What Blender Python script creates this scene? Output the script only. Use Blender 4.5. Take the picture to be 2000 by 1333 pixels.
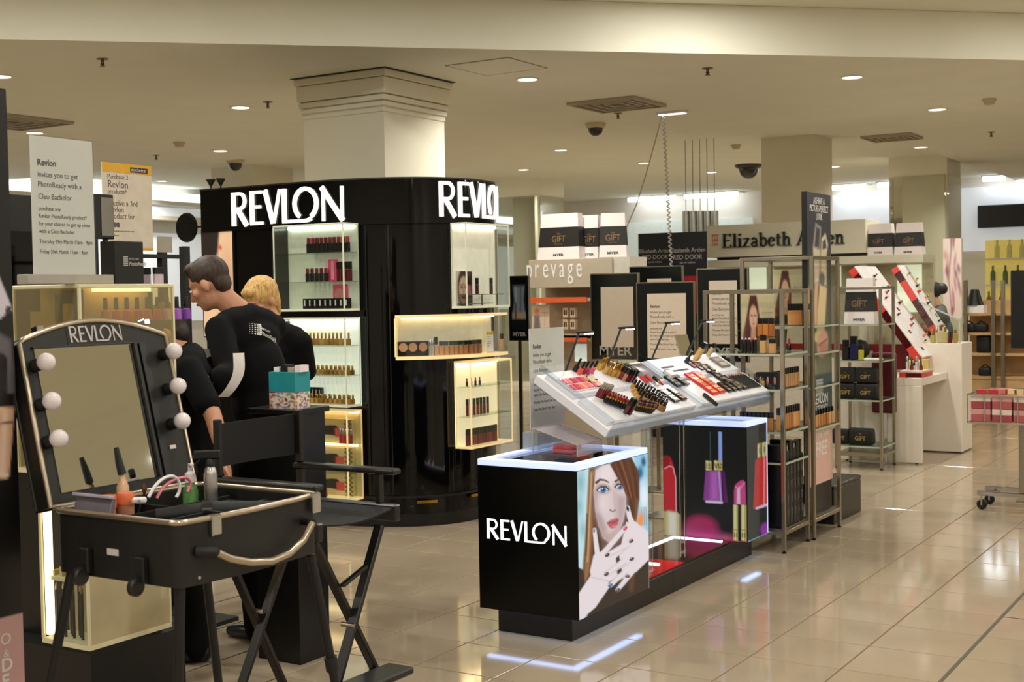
import bpy, bmesh, math, random
import numpy as np
from mathutils import Vector, Matrix

random.seed(7)
SC = bpy.context.scene
COL = SC.collection
for o in list(bpy.data.objects):
    bpy.data.objects.remove(o)

# ------------------------------------------------------------------ camera
# The shop is laid out on the floor-tile grid: +Y runs back along the aisle, +X to the right of it.
F_PX, CX, CY, CAM_H = 2533.0, 1000.0, 666.5, 1.59
_va = np.array([2580.0 - CX, 545.0 - CY, F_PX]); _va /= np.linalg.norm(_va)
_vb = np.array([1580.0 - CX, 562.4 - CY, F_PX])
_dn = np.cross(_vb, _va); _dn /= np.linalg.norm(_dn)
if _dn[1] < 0: _dn = -_dn
ROT = np.stack([np.cross(_va, -_dn), _va, -_dn])
cam = bpy.data.cameras.new('camera'); cam_o = bpy.data.objects.new('camera', cam); COL.objects.link(cam_o)
cam.sensor_fit = 'HORIZONTAL'; cam.sensor_width = 36.0; cam.lens = 36.0 * F_PX / 2000.0
_m = Matrix.Identity(4)
for c, v in enumerate(((1, 0, 0), (0, -1, 0), (0, 0, -1))):
    w = ROT @ np.array(v, float)
    for r in range(3): _m[r][c] = w[r]
_m[2][3] = CAM_H
cam_o.matrix_world = _m
cam.clip_start = 0.05; cam.clip_end = 200
cam.dof.use_dof = True; cam.dof.focus_distance = 6.1; cam.dof.aperture_fstop = 6.5
SC.camera = cam_o

# measured points of the photograph turned into positions in the shop, on a known plane
def ray(px, py): return ROT @ np.array([px - CX, py - CY, F_PX])
def Pz(px, py, z=0.0):
    d = ray(px, py); t = (z - CAM_H) / d[2]; return Vector((d[0]*t, d[1]*t, z))
def Py(px, py, y):
    d = ray(px, py); t = y / d[1]; return Vector((d[0]*t, y, CAM_H + d[2]*t))
def Px(px, py, x):
    d = ray(px, py); t = x / d[0]; return Vector((x, d[1]*t, CAM_H + d[2]*t))
def Pd(px, py, dep):
    d = ray(px, py) / F_PX * dep; return Vector((d[0], d[1], CAM_H + d[2]))
def proj(p):
    c = ROT.T @ (np.array(p, float) - np.array([0, 0, CAM_H])); return CX + F_PX*c[0]/c[2], CY + F_PX*c[1]/c[2], c[2]

# ------------------------------------------------------------------ light, exposure
vs = SC.view_settings
SC.display_settings.display_device = 'sRGB'
vs.view_transform = 'Standard'; vs.look = 'None'; vs.exposure = 0.0; vs.gamma = 1.0; vs.use_curve_mapping = False
SC.cycles.max_bounces = 10; SC.cycles.diffuse_bounces = 4; SC.cycles.glossy_bounces = 5
SC.cycles.transparent_max_bounces = 24; SC.cycles.transmission_bounces = 6
SC.cycles.sample_clamp_indirect = 4.0; SC.cycles.caustics_reflective = False; SC.cycles.caustics_refractive = False
world = bpy.data.worlds.new('world'); SC.world = world; world.use_nodes = True
world.node_tree.nodes['Background'].inputs[0].default_value = (0.6, 0.55, 0.48, 1)
world.node_tree.nodes['Background'].inputs[1].default_value = 0.05

ZN, ZL, ZR = 3.80, 3.42, 3.52          # ceilings: near hall, lowered slab, far recess
def lamp(x, y, z, watts, color=(1.0, 0.97, 0.895), size=0.16, spread=3.14):
    l = bpy.data.lights.new('downlight_lamp', 'AREA'); l.shape = 'DISK'; l.size = size
    l.energy = watts; l.color = color; l.spread = spread
    o = bpy.data.objects.new('downlight_lamp', l); COL.objects.link(o); o.location = (x, y, z)
    return o
DOWN_W = 30.0
# downlights seen in the photograph (x, y of the fitting in the lowered slab or the recess)
DOWN = [(0, 148, ZL), (470, 209, ZL), (68, 259, ZL), (430, 294, ZL), (1030, 154, ZL), (1664, 150, ZL), (1830, 213, ZL),
        (1799, 287, ZL), (1258, 318, ZR), (1022, 331, ZR), (1095, 293, ZR), (1390, 336, ZR), (1630, 325, ZR), (316, 353, ZR)]
DOWN_POS = [Pz(*d) for d in DOWN]
for p in DOWN_POS: lamp(p.x, p.y, p.z - 0.012, DOWN_W, spread=2.5)
# the same fittings, bar one added lamp, go on over the rest of the hall, to the right of and behind the photographer
for x, y in [(-9.5, -3), (-6.5, -3), (-3.5, -3), (-0.5, -3), (2.5, -3), (5, -3), (-9.5, 0.5), (-6.3, 0.5), (-3.4, 0.8), (-0.5, 0.5), (2.5, 0.5), (5, 0.5),
             (-7.2, 3.6), (-4.9, 3.4), (-2.0, 3.6), (0.8, 3.6), (3.6, 3.6), (-4.6, 6.2), (-1.9, 7.2), (0.9, 7.0), (3.8, 7.0),
             (-1.0, 10.4), (2.0, 10.4), (4.8, 10.4), (-3.6, 8.6), (-6.3, 4.9)]:  # final entry: unseen lamp added to brighten the floor before the kiosk
    zz = ZN if y < 0.945 * x + 13.25 else ZL
    lamp(x, y, zz - 0.012, DOWN_W * 1.12)
for x, y in [(-0.6, 14.2), (2.2, 14.2), (4.8, 14.2), (-0.6, 18), (2.2, 18), (4.8, 18), (-8.4, 16.0), (-12.5, 16.5), (-13.5, 20.5), (-9.5, 20.5), (-6.5, 19.5), (-14.5, 6.5), (-12.4, 4.2)]:
    lamp(x, y, (ZL if x > -4.3 or y < 12 else ZR) - 0.012, DOWN_W)

# ------------------------------------------------------------------ materials
def lin(c):
    return tuple(((v/12.92) if v <= 0.04045 else ((v+0.055)/1.055)**2.4) for v in [q/255.0 for q in c])
MATS = {}
def mat(name, rgb, rough=0.5, metal=0.0, var=0.06, scale=18.0, bump=0.0, emit=0.0, ecol=None, coat=0.0, spec=0.5, trans=0.0):
    """Procedural surface: noise-varied colour and roughness, optional fine relief."""
    if name in MATS: return MATS[name]
    m = bpy.data.materials.new(name); m.use_nodes = True; MATS[name] = m
    nt = m.node_tree; b = nt.nodes['Principled BSDF']
    c = lin(rgb)
    tc = nt.nodes.new('ShaderNodeTexCoord'); nz = nt.nodes.new('ShaderNodeTexNoise')
    nz.inputs['Scale'].default_value = scale; nz.inputs['Detail'].default_value = 3
    nt.links.new(tc.outputs['Object'], nz.inputs['Vector'])
    rp = nt.nodes.new('ShaderNodeValToRGB')
    rp.color_ramp.elements[0].position = 0.3; rp.color_ramp.elements[1].position = 0.7
    rp.color_ramp.elements[0].color = tuple(max(0, v*(1-var)) for v in c) + (1,)
    rp.color_ramp.elements[1].color = tuple(min(1, v*(1+var)) for v in c) + (1,)
    nt.links.new(nz.outputs['Fac'], rp.inputs['Fac']); nt.links.new(rp.outputs['Color'], b.inputs['Base Color'])
    b.inputs['Roughness'].default_value = rough; b.inputs['Metallic'].default_value = metal
    b.inputs['Coat Weight'].default_value = coat; b.inputs['Coat Roughness'].default_value = 0.04
    b.inputs['Specular IOR Level'].default_value = spec
    b.inputs['Transmission Weight'].default_value = trans
    if bump:
        bp = nt.nodes.new('ShaderNodeBump'); bp.inputs['Strength'].default_value = bump; bp.inputs['Distance'].default_value = 0.002
        nt.links.new(nz.outputs['Fac'], bp.inputs['Height']); nt.links.new(bp.outputs['Normal'], b.inputs['Normal'])
    if emit:
        b.inputs['Emission Color'].default_value = (lin(ecol) if ecol else c) + (1,)
        b.inputs['Emission Strength'].default_value = emit
    return m
def glass(name, tint=(250, 252, 250), clear=0.985, rough=0.02, milk=0.0):
    """Thin clear sheet: straight-through light plus Fresnel reflection."""
    if name in MATS: return MATS[name]
    m = bpy.data.materials.new(name); m.use_nodes = True; MATS[name] = m
    nt = m.node_tree; nt.nodes.remove(nt.nodes['Principled BSDF'])
    out = nt.nodes['Material Output']
    t = nt.nodes.new('ShaderNodeBsdfTransparent'); t.inputs[0].default_value = tuple(v*clear for v in lin(tint)) + (1,)
    g = nt.nodes.new('ShaderNodeBsdfGlossy'); g.inputs['Roughness'].default_value = rough
    lw = nt.nodes.new('ShaderNodeLayerWeight'); lw.inputs[0].default_value = 0.5
    pw = nt.nodes.new('ShaderNodeMath'); pw.operation = 'POWER'; pw.inputs[1].default_value = 4.0
    f = nt.nodes.new('ShaderNodeMath'); f.operation = 'MULTIPLY_ADD'; f.inputs[1].default_value = 0.55; f.inputs[2].default_value = 0.035
    nt.links.new(lw.outputs['Facing'], pw.inputs[0]); nt.links.new(pw.outputs[0], f.inputs[0])
    mx = nt.nodes.new('ShaderNodeMixShader')
    nt.links.new(f.outputs[0], mx.inputs[0]); nt.links.new(t.outputs[0], mx.inputs[1]); nt.links.new(g.outputs[0], mx.inputs[2])
    res = mx.outputs[0]
    if milk:
        df = nt.nodes.new('ShaderNodeBsdfDiffuse'); df.inputs[0].default_value = lin(tint) + (1,)
        m2 = nt.nodes.new('ShaderNodeMixShader'); m2.inputs[0].default_value = milk
        nt.links.new(res, m2.inputs[1]); nt.links.new(df.outputs[0], m2.inputs[2]); res = m2.outputs[0]
    nt.links.new(res, out.inputs[0])
    return m
def printed(name, emit=0.0, rough=0.35, base=1.0):
    """Flat print whose inks are stored per point; backlit prints also glow."""
    if name in MATS: return MATS[name]
    m = bpy.data.materials.new(name); m.use_nodes = True; MATS[name] = m
    nt = m.node_tree; b = nt.nodes['Principled BSDF']; b.inputs['Roughness'].default_value = rough
    a = nt.nodes.new('ShaderNodeAttribute'); a.attribute_name = 'ink'
    if base == 1.0: nt.links.new(a.outputs['Color'], b.inputs['Base Color'])
    else: b.inputs['Base Color'].default_value = (0.02*base, 0.02*base, 0.02*base, 1)
    if emit:
        nt.links.new(a.outputs['Color'], b.inputs['Emission Color']); b.inputs['Emission Strength'].default_value = emit
    return m

# ------------------------------------------------------------------ mesh builder
ORG = {}
class MB:
    def __init__(s): s.v = []; s.f = []; s.m = []
    def add(s, vs, fs, mi=0):
        n = len(s.v); s.v += [tuple(v) for v in vs]; s.f += [tuple(i+n for i in f) for f in fs]; s.m += [mi]*len(fs); return s
    def box(s, x0, x1, y0, y1, z0, z1, mi=0):
        if x0 > x1: x0, x1 = x1, x0
        if y0 > y1: y0, y1 = y1, y0
        if z0 > z1: z0, z1 = z1, z0
        v = [(x, y, z) for z in (z0, z1) for y in (y0, y1) for x in (x0, x1)]
        return s.add(v, [(0,2,3,1),(4,5,7,6),(0,1,5,4),(1,3,7,5),(3,2,6,7),(2,0,4,6)], mi)
    def obox(s, c, size, M, mi=0):
        """box of size centred at c in the axes of the 3x3 M (columns)"""
        c = Vector(c); hx, hy, hz = [q/2 for q in size]
        v = [c + M @ Vector((x*hx, y*hy, z*hz)) for z in (-1, 1) for y in (-1, 1) for x in (-1, 1)]
        return s.add(v, [(0,2,3,1),(4,5,7,6),(0,1,5,4),(1,3,7,5),(3,2,6,7),(2,0,4,6)], mi)
    def bar(s, a, b, w, h, up=(0, 0, 1), mi=0):
        """rectangular bar from a to b, w across, h along up"""
        a = Vector(a); b = Vector(b); d = (b-a); L = d.length; d.normalize()
        u = Vector(up); x = d.cross(u); x.normalize(); u = x.cross(d)
        M = Matrix((x, d, u)).transposed()
        return s.obox((a+b)/2, (w, L, h), M, mi)
    def tube(s, pts, r, n=8, mi=0, cap=True, flat=1.0):
        pts = [Vector(p) for p in pts]; N = len(pts)
        rs = [r]*N if not hasattr(r, '__len__') else r
        base = len(s.v); prev = None
        for i, p in enumerate(pts):
            d = (pts[min(i+1, N-1)] - pts[max(i-1, 0)]); d.normalize()
            if prev is None:
                a = Vector((0, 0, 1)) if abs(d.z) < 0.9 else Vector((1, 0, 0))
                x = d.cross(a)
            else: x = prev - d*prev.dot(d)
            x.normalize(); y = d.cross(x); prev = x
            for k in range(n):
                t = 2*math.pi*k/n
                s.v.append(tuple(p + x*(math.cos(t)*rs[i]) + y*(math.sin(t)*rs[i]*flat)))
        for i in range(N-1):
            for k in range(n):
                a = base+i*n+k; b = base+i*n+(k+1) % n
                s.f.append((a, b, b+n, a+n)); s.m.append(mi)
        if cap:
            s.f.append(tuple(base+k for k in reversed(range(n)))); s.m.append(mi)
            s.f.append(tuple(base+(N-1)*n+k for k in range(n))); s.m.append(mi)
        return s
    def lathe(s, prof, n=12, at=(0, 0, 0), M=None, mi=0):
        """profile [(r, z)] turned about the local z axis"""
        base = len(s.v); at = Vector(at); M = M or Matrix.Identity(3)
        for r, z in prof:
            for k in range(n):
                t = 2*math.pi*k/n
                s.v.append(tuple(at + M @ Vector((r*math.cos(t), r*math.sin(t), z))))
        for i in range(len(prof)-1):
            for k in range(n):
                a = base+i*n+k; b = base+i*n+(k+1) % n
                s.f.append((a, b, b+n, a+n)); s.m.append(mi)
        if prof[0][0] > 1e-6: s.f.append(tuple(base+k for k in reversed(range(n)))); s.m.append(mi)
        if prof[-1][0] > 1e-6: s.f.append(tuple(base+(len(prof)-1)*n+k for k in range(n))); s.m.append(mi)
        return s
    def prism(s, poly, fn0, fn1, mi=0):
        """2-D polygon swept between two placements fn(x, y) -> point"""
        n = len(poly); a = [fn0(*p) for p in poly]; b = [fn1(*p) for p in poly]
        area = sum(poly[i][0]*poly[(i+1) % n][1]-poly[(i+1) % n][0]*poly[i][1] for i in range(n))
        idx = list(range(n))
        fs = [tuple(reversed(idx)), tuple(i+n for i in idx)] + [(i, (i+1) % n, (i+1) % n+n, i+n) for i in idx]
        return s.add(a+b, fs, mi)
    def ball(s, c, r, n=12, mi=0, M=None):
        c = Vector(c); rx, ry, rz = (r, r, r) if not hasattr(r, '__len__') else r
        M = M or Matrix.Identity(3); base = len(s.v); h = n//2
        for i in range(h+1):
            ph = math.pi*i/h
            for k in range(n):
                t = 2*math.pi*k/n
                s.v.append(tuple(c + M @ Vector((rx*math.sin(ph)*math.cos(t), ry*math.sin(ph)*math.sin(t), -rz*math.cos(ph)))))
        for i in range(h):
            for k in range(n):
                a = base+i*n+k; b = base+i*n+(k+1) % n
                s.f.append((a, b, b+n, a+n)); s.m.append(mi)
        return s
    def mesh(s, name, mats, smooth=None, bevel=0.0, org=None, seg=1):
        me = bpy.data.meshes.new(name)
        vs_ = s.v if org is None else [(v[0]-org[0], v[1]-org[1], v[2]-org[2]) for v in s.v]
        me.from_pydata(vs_, [], s.f)
        if not isinstance(mats, (list, tuple)): mats = [mats]
        for q in mats: me.materials.append(q)
        if len(mats) > 1: me.polygons.foreach_set('material_index', s.m)
        bm = bmesh.new(); bm.from_mesh(me)
        bmesh.ops.remove_doubles(bm, verts=bm.verts, dist=1e-6)
        bmesh.ops.recalc_face_normals(bm, faces=bm.faces)
        if bevel: bmesh.ops.bevel(bm, geom=list(bm.edges), offset=bevel, segments=seg, affect='EDGES', profile=0.5, clamp_overlap=True)
        bm.to_mesh(me); bm.free()
        if smooth is not None:
            me.polygons.foreach_set('use_smooth', [True]*len(me.polygons)); me.set_sharp_from_angle(angle=math.radians(smooth))
        me.update(); return me
    def build(s, name, mats, parent=None, smooth=None, bevel=0.0, seg=1, org=None):
        o_ = ORG.get(parent.name) if parent is not None else org
        me = s.mesh(name, mats, smooth, bevel, o_, seg)
        o = bpy.data.objects.new(name, me); COL.objects.link(o)
        if parent is not None:
            o.parent = parent
            if o_ is not None: ORG[o.name] = o_
        elif org is not None:
            o.location = org; ORG[o.name] = Vector(org)
        return o
def tag(o, label=None, cat=None, group=None, kind=None):
    if label: o['label'] = label
    if cat: o['category'] = cat
    if group: o['group'] = group
    if kind: o['kind'] = kind
    return o
def thing(name, label, cat, loc=(0, 0, 0), group=None, world=True, M=None):
    """Empty at a thing's base; its parts are given in shop coordinates (world) or in its own."""
    o = bpy.data.objects.new(name, None); COL.objects.link(o); o.empty_display_size = 0.05
    if M is not None: o.matrix_world = Matrix.Translation(Vector(loc)) @ M.to_4x4()
    else: o.location = loc
    tag(o, label, cat, group)
    if world: ORG[o.name] = Vector(loc)
    return o
def frame_of(o, u, n):
    """3x3 with x = u, z = n (normal), y = n x u"""
    u = Vector(u).normalized(); n = Vector(n).normalized(); return Matrix((u, n.cross(u), n)).transposed()
def put(me, name, parent):
    o = bpy.data.objects.new(name, me); COL.objects.link(o); o.parent = parent; return o

# ------------------------------------------------------------------ writing
_TXT = {}
def text_mesh(s, size, extrude=0.0004, width=1.0, align='LEFT', bold=0.0, shear=0.0):
    cu = bpy.data.curves.new('t', 'FONT'); cu.body = s; cu.size = size; cu.extrude = extrude; cu.align_x = align
    cu.offset = bold; cu.shear = shear; cu.resolution_u = 3
    o = bpy.data.objects.new('t', cu); COL.objects.link(o)
    me = bpy.data.meshes.new_from_object(o)
    bpy.data.objects.remove(o); bpy.data.curves.remove(cu)
    if width != 1.0:
        for v in me.vertices: v.co.x *= width
    return me
def lettering(name, lines, origin, u, n, material, parent, extrude=0.0004):
    """lines: (text, x, y, size[, width, bold, align]) laid on a plane at origin with x along u, facing n; joined into one print"""
    M = frame_of(None, u, n); mb = MB(); origin = Vector(origin)
    for ln in lines:
        t, x, y, sz = ln[:4]; wd = ln[4] if len(ln) > 4 else 1.0; bo = ln[5] if len(ln) > 5 else 0.0; al = ln[6] if len(ln) > 6 else 'LEFT'
        me = text_mesh(t, sz, extrude, wd, al, bo)
        mb.add([origin + M @ (v.co + Vector((x, y, extrude))) for v in me.vertices], [tuple(p.vertices) for p in me.polygons])
        bpy.data.meshes.remove(me)
    o = mb.build(name, material, parent)
    return o

# ------------------------------------------------------------------ flat prints (inks per point)
class Paint:
    """small signed-distance painter; X, Y are arrays of picture coordinates"""
    def __init__(s, X, Y, bg): s.X = X; s.Y = Y; s.c = np.ones(X.shape+(3,))*np.array(lin(bg))
    def _mix(s, a, col):
        a = np.clip(a, 0, 1)[..., None]; s.c = s.c*(1-a) + np.array(lin(col))*a
    def ell(s, cx, cy, rx, ry, col, soft=2.0, rot=0.0, alpha=1.0):
        a = math.radians(rot); dx = s.X-cx; dy = s.Y-cy
        p = (dx*math.cos(a)+dy*math.sin(a))/rx; q = (-dx*math.sin(a)+dy*math.cos(a))/ry
        d = (np.sqrt(p*p+q*q)-1)*min(rx, ry); s._mix(alpha*np.clip(0.5-d/soft, 0, 1), col); return s
    def poly(s, pts, col, soft=2.0, alpha=1.0):
        X, Y = s.X, s.Y; d = np.full(X.shape, 1e9); ins = np.zeros(X.shape, bool); n = len(pts)
        for i in range(n):
            ax, ay = pts[i]; bx, by = pts[(i+1) % n]
            ex, ey = bx-ax, by-ay; wx, wy = X-ax, Y-ay
            t = np.clip((wx*ex+wy*ey)/(ex*ex+ey*ey+1e-9), 0, 1)
            d = np.minimum(d, (wx-ex*t)**2+(wy-ey*t)**2)
            cond = ((ay > Y) != (by > Y)) & (X < (bx-ax)*(Y-ay)/((by-ay) if by != ay else 1e-9)+ax)
            ins ^= cond
        d = np.sqrt(d)*np.where(ins, -1, 1); s._mix(alpha*np.clip(0.5-d/soft, 0, 1), col); return s
    def line(s, pts, w, col, soft=2.0, alpha=1.0, w2=None):
        d = np.full(s.X.shape, 1e9); n = len(pts)
        for i in range(n-1):
            ax, ay = pts[i]; bx, by = pts[i+1]; ex, ey = bx-ax, by-ay
            t = np.clip(((s.X-ax)*ex+(s.Y-ay)*ey)/(ex*ex+ey*ey+1e-9), 0, 1)
            ww = w if w2 is None else w+(w2-w)*(i+t)/(n-1)
            d = np.minimum(d, np.hypot(s.X-ax-ex*t, s.Y-ay-ey*t)-ww/2)
        s._mix(alpha*np.clip(0.5-d/soft, 0, 1), col); return s
def print_sheet(name, p00, pu, pv, nu, nv, paint, material, parent, quad=None):
    """flat sheet from corner p00 spanned by pu (right) and pv (down); paint(X, Y) -> inks. quad: picture corners TL,TR,BR,BL"""
    p00 = Vector(p00); pu = Vector(pu); pv = Vector(pv)
    U, V = np.meshgrid(np.linspace(0, 1, nu+1), np.linspace(0, 1, nv+1))
    if quad is None: X, Y = U, V
    else:   # projective map of the unit square to the quad
        (x0, y0), (x1, y1), (x2, y2), (x3, y3) = quad
        dx1, dx2, sx = x1-x2, x3-x2, x0-x1+x2-x3; dy1, dy2, sy = y1-y2, y3-y2, y0-y1+y2-y3
        de = dx1*dy2-dx2*dy1; g = (sx*dy2-dx2*sy)/de; h = (dx1*sy-sx*dy1)/de
        W = g*U+h*V+1; X = ((x1-x0+g*x1)*U+(x3-x0+h*x3)*V+x0)/W; Y = ((y1-y0+g*y1)*U+(y3-y0+h*y3)*V+y0)/W
    C = paint(X, Y)
    o_ = ORG.get(parent.name) if parent is not None else None
    o_ = Vector((0, 0, 0)) if o_ is None else o_
    base = np.array(p00-o_); P = base + U[..., None]*np.array(pu) + V[..., None]*np.array(pv)
    me = bpy.data.meshes.new(name); W_ = nu+1
    i = np.arange(nu*nv); a = (i//nu)*W_+i % nu
    faces = np.stack([a, a+W_, a+W_+1, a+1], 1)
    me.from_pydata(P.reshape(-1, 3).tolist(), [], faces.tolist())
    at = me.attributes.new('ink', 'FLOAT_COLOR', 'POINT')
    at.data.foreach_set('color', np.concatenate([C.reshape(-1, 3), np.ones((C.size//3, 1))], 1).ravel())
    me.materials.append(material); me.update()
    o = bpy.data.objects.new(name, me); COL.objects.link(o)
    if parent is not None:
        o.parent = parent
        if parent.name in ORG: ORG[o.name] = o_
    return o

# ================================================================== the setting
M_tile = mat('polished_tile', (170, 154, 131), rough=0.085, var=0.05, scale=3.0, spec=0.62)
M_grout = mat('grout', (128, 98, 74), rough=0.8)
M_ceil = mat('ceiling_paint', (230, 229, 212), rough=0.9, var=0.02, scale=2)
M_wall = mat('wall_paint', (225, 222, 212), rough=0.85, var=0.02, scale=2)
M_col = mat('column_paint', (226, 221, 200), rough=0.75, var=0.02, scale=3)
M_black = mat('matt_black', (16, 16, 17), rough=0.55, var=0.15)
M_satin = mat('satin_black', (13, 13, 14), rough=0.35, var=0.15)
M_gloss = mat('gloss_black', (5, 5, 6), rough=0.06, var=0.1, coat=0.0, spec=0.35)
M_white = mat('white_laminate', (224, 216, 200), rough=0.35, var=0.02)
M_chrome = mat('chrome', (205, 205, 205), rough=0.12, metal=1.0, var=0.03)
M_steel = mat('brushed_steel', (176, 168, 150), rough=0.3, metal=1.0, var=0.05, scale=60)
M_mirror = mat('mirror_glass', (224, 226, 214), rough=0.02, metal=1.0, var=0.01)
M_glass = glass('clear_acrylic')
M_paper = mat('white_paper', (242, 236, 236), rough=0.6, var=0.015)
M_ink = mat('black_ink', (34, 33, 36), rough=0.6)
M_grey_ink = mat('grey_ink', (92, 90, 92), rough=0.6)
M_silver_ink = mat('silver_ink', (178, 172, 168), rough=0.4)
M_white_ink = mat('white_ink', (232, 230, 226), rough=0.5)
M_lens = mat('downlight_lens', (255, 240, 225), rough=0.4, emit=5.0, ecol=(255, 232, 214))

X0, X1, Y0, Y1 = -17.0, 6.5, -6.0, 24.4
TILE = 0.4; TX, TY = -2.49, 5.247
floor = MB().box(X0, X1, Y0, Y1, -0.15, -0.004).build('floor', M_grout); tag(floor, kind='structure')
tm = MB(); g = 0.0035; hb = TILE/2 - g; b_ = 0.002
tm.add([(-hb, -hb, -0.012), (hb, -hb, -0.012), (hb, hb, -0.012), (-hb, hb, -0.012), (-hb, -hb, -b_), (hb, -hb, -b_), (hb, hb, -b_), (-hb, hb, -b_),
        (-hb+b_, -hb+b_, 0), (hb-b_, -hb+b_, 0), (hb-b_, hb-b_, 0), (-hb+b_, hb-b_, 0)],
       [(0, 1, 5, 4), (1, 2, 6, 5), (2, 3, 7, 6), (3, 0, 4, 7), (4, 5, 9, 8), (5, 6, 10, 9), (6, 7, 11, 10), (7, 4, 8, 11), (8, 9, 10, 11)])
tile_me = tm.mesh('tile', M_tile)
tiles = []
for i in range(int((X0-TX)/TILE)-1, int((X1-TX)/TILE)+1):
    for j in range(int((Y0-TY)/TILE)-1, int((Y1-TY)/TILE)+1):
        cx, cy = TX+(i+0.5)*TILE, TY+(j+0.5)*TILE
        if not (X0 < cx < X1 and Y0 < cy < Y1): continue
        px, py, dd = proj((cx, cy, 0))
        hid = (-3.3 < cx < -2.9 and 5.2 < cy < 7.2) or (-7.2 < cx < -5.1 and 7.1 < cy < 8.6)   # under the plinth, under the kiosk
        vis = dd > 0.5 and -40 < px < 2040 and py < 1400 and px > 440 and not hid
        tiles.append((dd if vis else 1e3+abs(cx+3)+abs(cy-6), cx, cy))
tiles.sort()
for dd, cx, cy in tiles[:300]:
    o = put(tile_me, 'tile', floor); o.location = (cx, cy, 0)
rest = MB()
for dd, cx, cy in tiles[300:]:
    rest.add([(cx-hb, cy-hb, 0), (cx+hb, cy-hb, 0), (cx+hb, cy+hb, 0), (cx-hb, cy+hb, 0)], [(0, 1, 2, 3)])
tag(rest.build('tile_field', M_tile, floor), kind='stuff')
j = MB().box(-1.296, -1.28, Y0+0.1, Y1-0.1, -0.003, 0.0012).build('trim_1', mat('rubber_joint', (84, 74, 58), rough=0.6)); tag(j, kind='structure')

for nm, b in (('wall_back', (X0, X1, Y1, Y1+0.15, 0, 4)), ('wall_left', (X0-0.15, X0, Y0, Y1, 0, 4)), ('wall_right', (X1, X1+0.15, Y0, Y1, 0, 4)), ('wall_front', (X0, X1, Y0-0.15, Y0, 0, 4))):
    tag(MB().box(*b).build(nm, M_wall), kind='structure')
tag(MB().box(X0, X1, Y0, Y1, ZN, ZN+0.1).build('ceiling', M_ceil), kind='structure')
dl = lambda x: 0.945*x+13.25
low = [(X0, dl(X0)), (X1, dl(X1)), (X1, Y1), (-4.55, Y1), (-4.55, 18.4), (-4.62, 16.3), (-5.13, 15.1), (-6.38, 13.75), (-7.84, 13.1), (-9.2, 12.8), (X0, 12.6)]
tag(MB().prism(low, lambda x, y: (x, y, ZL), lambda x, y: (x, y, ZN-0.002)).build('ceiling_slab', M_ceil), kind='structure')
tag(MB().box(X0, -4.4, 12.5, Y1, ZR, ZR+0.05).build('ceiling_far', M_ceil), kind='structure')

def column(name, xr, yf, s, z0, z1, capital=True, mirror=False):
    """square column, right face at x = xr, front face at y = yf"""
    mb = MB().box(xr-s, xr, yf, yf+s, z0, z1)
    root = mb.build(name, M_col); tag(root, kind='structure')
    if capital:
        for k, (dz, ex, h) in enumerate(((0.345, 0.010, 0.038), (0.298, 0.020, 0.040), (0.250, 0.030, 0.044), (0.198, 0.040, 0.13), (0.064, 0.056, 0.058))):
            MB().box(xr-s-ex, xr+ex, yf-ex, yf+s+ex, z1-dz, z1-dz+h).build('capital_moulding', M_col, root, bevel=0.006)
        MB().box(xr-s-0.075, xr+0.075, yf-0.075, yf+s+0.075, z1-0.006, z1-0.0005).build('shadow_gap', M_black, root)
    if mirror:
        MB().box(xr-s+0.02, xr-0.02, yf-0.012, yf-0.001, z0+0.1, z1-0.3).build('mirror_panel', M_mirror, root, bevel=0.002)
        MB().box(xr+0.001, xr+0.012, yf+0.02, yf+s-0.02, z0+0.1, z1-0.3).build('mirror_panel', M_mirror, root, bevel=0.002)
    return root
column('column', -6.434, 8.415, 0.85, 0, ZL)
c3 = Pz(1590, 262, ZR); column('column', c3.x, c3.y, 0.70, 0, ZR, capital=False)
cm = Pz(1906, 316, ZR); column('column', Pz(1908, 320, ZR).x, 19.6, 0.85, 0, ZR, capital=False, mirror=True)
cl = Py(1052, 352, 18.8); column('column', cl.x, 18.8, 0.85, 0, ZR, capital=False, mirror=True)
for px in (495, 700): c4 = Pz(px, 322, ZR); column('column', c4.x, c4.y, 0.85, 0, ZR, capital=False)

# back wall: fluorescent strips over white bulkhead, and darker shop fronts below
M_tube_lamp = mat('fluorescent_tube', (245, 250, 255), rough=0.4, emit=9.0, ecol=(238, 246, 255))
M_bright = mat('wall_panel_painted_glow', (235, 240, 246), rough=0.6, emit=0.30, ecol=(225, 236, 248))  # faint emission stands in for strip light falling on the walls
def strip(px0, px1, py, nth):
    a = Py(px0, py, Y1-0.35); b = Py(px1, py, Y1-0.35); a.z = min(a.z, (ZR if b.x < -4.6 else ZL)-0.07)
    t = thing('strip_light', 'white fluorescent strip light above the far wall, '+nth, 'strip light', (a.x, a.y, a.z), group='strip lights on the far wall')
    MB().box(a.x, b.x, Y1-0.40, Y1-0.30, a.z-0.03, a.z+0.05).build('tube', M_tube_lamp, t, bevel=0.01)
    MB().box(a.x-0.02, b.x+0.02, Y1-0.45, Y1-0.001, a.z+0.05, min(a.z+0.08, (ZR if b.x < -4.6 else ZL)-0.003)).build('batten', M_white, t)
strip(1228, 1318, 386, 'beside the spiral cord'); strip(1338, 1440, 378, 'just before the plain square column'); strip(1622, 1690, 364, 'just past the plain square column')
strip(1715, 1815, 356, 'just before the mirrored column'); strip(1920, 1962, 349, 'just past the mirrored column'); strip(1985, 2040, 346, 'farthest along the wall')
a = Py(1625, 470, Y1-0.06); b = Py(2040, 470, Y1-0.06)
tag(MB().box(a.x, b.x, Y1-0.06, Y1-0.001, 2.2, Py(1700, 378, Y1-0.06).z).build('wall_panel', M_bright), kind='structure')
a = Py(1090, 470, Y1-0.06); b = Py(1470, 470, Y1-0.06)
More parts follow.
